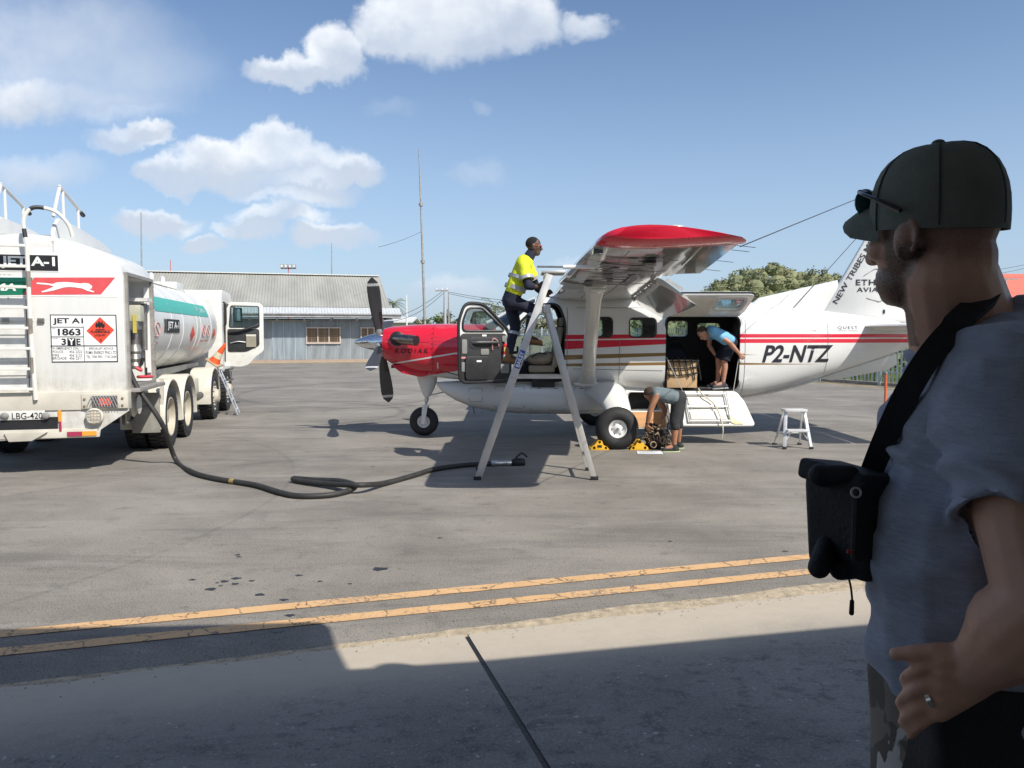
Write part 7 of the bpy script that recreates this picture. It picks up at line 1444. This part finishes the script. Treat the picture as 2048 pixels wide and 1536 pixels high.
    # sunglasses pushed up on the cap
    sg = thing('sunglasses', 'dark sunglasses resting on the front of the green cap', 'sunglasses', O); FRM_ = M('sunglass_frame', (.012, .012, .016), .3); e0 = lambda x, y, z: CX((x, y, z))
    m = MB()
    for s in (-1, 1): m.tube(spline([e0(.118, s * .060, .052), e0(.085, s * .092, .042), e0(.045, s * .106, .026), e0(-.005, s * .110, .002)], 6), [.0026] * 6 + [.0030] * 6 + [.0036] * 7, 6)
    m.tube(spline([e0(.117, -.060, .052), e0(.130, 0, .055), e0(.117, .060, .052)], 6), .004, 6); m.build('frame', FRM_, sg)
    for s in (-1, 1): m = MB(); m.ell(e0(.124, s * .031, .036), (.005, .023, .023), Rm @ Matrix.Rotation(R(-12 * s), 3, 'Z')); m.build('lens', M('lens_teal', (.02, .10, .11), .08, coat=1), sg)
    # T-shirt with folds
    sh = MB(); torso(sh, .016); sh.cap(shL, .084, shL.lerp(elb, .30), .086); sh.cone(shL.lerp(elb, .05), .086, shL.lerp(elb, .58), .094, 24); sh.cap(shR, .08, shR.lerp(elR, .3), .08); sh.cone(shR, .08, shR.lerp(elR, .55), .084, 24); sh.cap(nk + V((0, 0, -.05)), .098, nk + V((0, 0, -.012)), .090)
    def fold(c, n_):
        w = c + V((0, 0, .0)); d1 = noise.noise(V((w.x * 5, w.y * 5, w.z * 13 + w.x * 9))); d2 = noise.noise(V((w.x * 11 + 3, w.y * 11, w.z * 28 - w.x * 14))); near = (w - shL).length; amp = .008 + .007 * max(0, 1 - abs(w.z - (pel.z + .12)) / .25)
        s_ = math.sin(w.z * 50 + w.x * 30 + 5 * d1) * (.0075 if near < .26 else .0035); return amp * d1 + .0035 * d2 + s_
    me = remesh(sh, .0062, 4, .5); nh = MB(); nh.cone(nk + V((0, 0, -.005)), .088, nk + V((0, 0, .2)), .09, 24); ah = MB(); ax = (elb - shL).normalized(); ah.cone(shL.lerp(elb, .50), .074, shL.lerp(elb, .9), .076, 20); bt = MB(); bt.box(pel + V((0, 0, -.14)), (.9, .9, .2))
    me = cut(me, [ah.mesh(), bt.mesh()]); me.update(); nsv = [v.normal.copy() for v in me.vertices]
    for v, n_ in zip(me.vertices, nsv): v.co += n_ * fold(v.co, n_)
    me.update()
    ts = bpy.data.materials.new('tshirt_melange'); ts.use_nodes = True; t = NT(ts.node_tree); bb = ts.node_tree.nodes['Principled BSDF']; v = t.obj(); x, y, z = t.sep(v)
    nz = t.noise(v, 420, 2, .7); sl = t.noise(t.mapv(v, (40, 40, 260)), 1.0, 3, .6); c_ = t.mix(t.m('ADD', t.m('MULTIPLY', nz, .5), t.m('MULTIPLY', sl, .5)), (.12, .145, .225), (.50, .53, .63)); t.l.new(c_, bb.inputs['Base Color']); bb.inputs['Roughness'].default_value = .95; bb.inputs['Sheen Weight'].default_value = .3; bb.inputs['Specular IOR Level'].default_value = .15
    bp = t.node('ShaderNodeBump'); bp.inputs['Strength'].default_value = .25; bp.inputs['Distance'].default_value = .002; t.l.new(nz, bp.inputs['Height']); t.l.new(bp.outputs[0], bb.inputs['Normal'])
    shirt = link('t_shirt', me, ts, r, ang=180)
    m = MB(); m.tube([nk + V((.088 * math.cos(a), .086 * math.sin(a), .004 + .012 * math.cos(a))) for a in [2 * math.pi * k_ / 28 for k_ in range(28)]], .007, 7, closed=True); m.build('collar_rib', ts, r)
    hem = [shL.lerp(elb, .50) + q_ for q_ in []]
    # shorts in camouflage cloth
    st = MB()
    for an, kn_, h in feet: st.cap(h + V((0, 0, .06)), .122, h.lerp(kn_, .4), .105); st.cone(h, .118, kn_ + V((0, 0, .04)), .100, 20)
    st.cap(hips[0] + V((0, 0, .04)), .12, hips[1] + V((0, 0, .04)), .12)
    cm = bpy.data.materials.new('camouflage_cloth'); cm.use_nodes = True; t = NT(cm.node_tree); bb = cm.node_tree.nodes['Principled BSDF']; v = t.obj(); n1, n2 = t.noise(v, 14, 2, .4, .6), t.noise(t.mapv(v, (1, 1, .8), (.5, .2, 1)), 19, 2, .4, .8); c_ = t.mix(t.sm(n1, .50, .52), (.20, .17, .14), (.11, .095, .08)); c_ = t.mix(t.sm(n2, .56, .58), c_, (.50, .47, .45)); t.l.new(c_, bb.inputs['Base Color']); bb.inputs['Roughness'].default_value = .9
    link('shorts', remesh(st, .01, 3, .5, lambda c, n_: .006 * noise.noise(c * 9)), cm, r, ang=180)
    for an, kn_, h in feet: m = MB(); m.cap(an + V((0, 0, -.04)) - f * .03, .048, an + f * .17 + V((0, 0, -.045)), .042); m.cap(an, .05, an + V((0, 0, .02)), .05); link('shoe', remesh(m, .012, 2), BLACK, r)
    m = MB(); q = ringp; m.lathe([(.0112, -.003), (.0128, -.003), (.0128, .003), (.0112, .003)], q, fd + nrm * .2, 20, ring=True); m.build('finger_ring', M('silver', (.8, .8, .78), .15, metal=1), r)
    # camera bag on a neck strap, found on the shirt surface by ray casting
    bvh = BVHTree.FromPolygons([v.co + O for v in me.vertices], [tuple(p.vertices) for p in me.polygons])
    def surf(px, py, off=.006, dflt=1.1):
        d = ray(px, py).normalized(); hit = bvh.ray_cast(CP, d); return (hit[0] + hit[1] * off if hit[0] is not None else P(px, py, dflt))
    bag = thing('camera_bag', 'black padded camera bag hanging on the onlooker\'s chest by its strap', 'bag', O); BK = M('bag_nylon', (.010, .010, .013), .75, var=.3, scale=12, bump=.4, bscale=90)
    spath = [surf(1990, 600, .012) + V((.028, .06, .012)), surf(1990, 600, .012), surf(1960, 625, .014), surf(1925, 660, .016), surf(1895, 700, .018)] + [surf(px, py, .022) for px, py in ((1868, 742), (1840, 790), (1812, 850), (1786, 905), (1766, 950))]
    # a strap is a flat ribbon lying on the shirt
    for _ in range(3): spath = [spath[0]] + [spath[i - 1] * .25 + spath[i] * .5 + spath[i + 1] * .25 for i in range(1, len(spath) - 1)] + [spath[-1]]
    pts = spline(spath, 6); nrm_s = None; m = MB(); vs = []
    for i, p in enumerate(pts):
        tdir = (pts[min(i + 1, len(pts) - 1)] - pts[max(i - 1, 0)]).normalized(); outw = (p - (nk + O + V((0, 0, min(0, p.z - (nk + O).z))))); outw = (outw - tdir * outw.dot(tdir)).normalized() if i < 20 else (CP - p).normalized(); wv = tdir.cross(outw).normalized() * .017
        vs += [p - wv - O, p + wv - O, p + wv + outw * .012 - O, p - wv + outw * .012 - O]
    m.loft([vs[4 * i:4 * i + 4] for i in range(len(pts))]); m.build('neck_strap', BK, bag)
    BB = lambda px, py, Y=1.17: P(px, py, Y) - O; bc = BB(1705, 1045, 1.20)
    m = MB(); m.box(bc, (.085, .13, .160), Matrix.Rotation(R(-4), 3, 'Y') @ Matrix.Rotation(R(22), 3, 'Z')); m.build('bag_body', BK, bag, bevel=.022, segs=4)
    m = MB(); m.box(BB(1700, 955, 1.20), (.095, .14, .035), Matrix.Rotation(R(8), 3, 'Y') @ Matrix.Rotation(R(22), 3, 'Z')); m.build('bag_lid', BK, bag, bevel=.012, segs=3)
    m = MB(); m.cap(BB(1640, 950, 1.17), .018, BB(1655, 955, 1.28), .018); m.cap(BB(1640, 950, 1.17), .017, BB(1700, 948, 1.15), .014); m.build('lid_roll', BK, bag); m = MB(); m.cap(BB(1638, 1135, 1.16), .017, BB(1655, 1090, 1.20), .017); m.build('hanging_pouch', BK, bag); m = MB(); m.cap(BB(1680, 1140, 1.17), .016, BB(1750, 1135, 1.17), .015); m.build('base_roll', BK, bag)
    m = MB(); m.box(BB(1728, 1050, 1.125), (.045, .012, .11), Matrix.Rotation(R(22), 3, 'Z')); m.build('side_pocket', BK, bag, bevel=.006); m = MB(); m.box(BB(1702, 1103, 1.117), (.012, .004, .005)); m.build('red_tab', M('tab_red', (.3, .02, .03), .6), bag); m = MB(); m.lathe([(.006, -.001), (.0085, -.001), (.0085, .001), (.006, .001)], BB(1712, 985, 1.10), (0, -1, .2), 14, ring=True); m.build('strap_ring', STEEL, bag)
    m = MB(); m.tube(spline([BB(1696, 1150, 1.18), BB(1702, 1175, 1.18), BB(1705, 1205, 1.18)], 5), .0018, 5); m.cap(BB(1704, 1203, 1.18), .0035, BB(1703, 1226, 1.18), .004); m.build('dangling_cord', BK, bag)
    m = MB(); m.tube(spline([surf(1765, 945, .004) - O, BB(1735, 960, 1.14), BB(1715, 985, 1.12)], 5), .007, 6); m.build('strap_end', BK, bag)
    # dark shoulder bag at his hip
    sb = thing('shoulder_bag', 'large black bag hanging at the onlooker\'s hip under his forearm', 'bag', O); m = MB(); m.box(L(2010, 1530, 1.06), (.26, .12, .28)); link('bag_body', remesh(m, .012, 5, .5, lambda c, n_: .006 * noise.noise(c * 12)), BK, sb, ang=180); m = MB(); m.tube(spline([L(2000, 1420, 1.02), L(2090, 1250, 1.12), shR.lerp(nk, .5) + V((.1, .0, .05))], 6), .012, 6, flat=.4); m.build('strap', BK, sb)
onlooker()
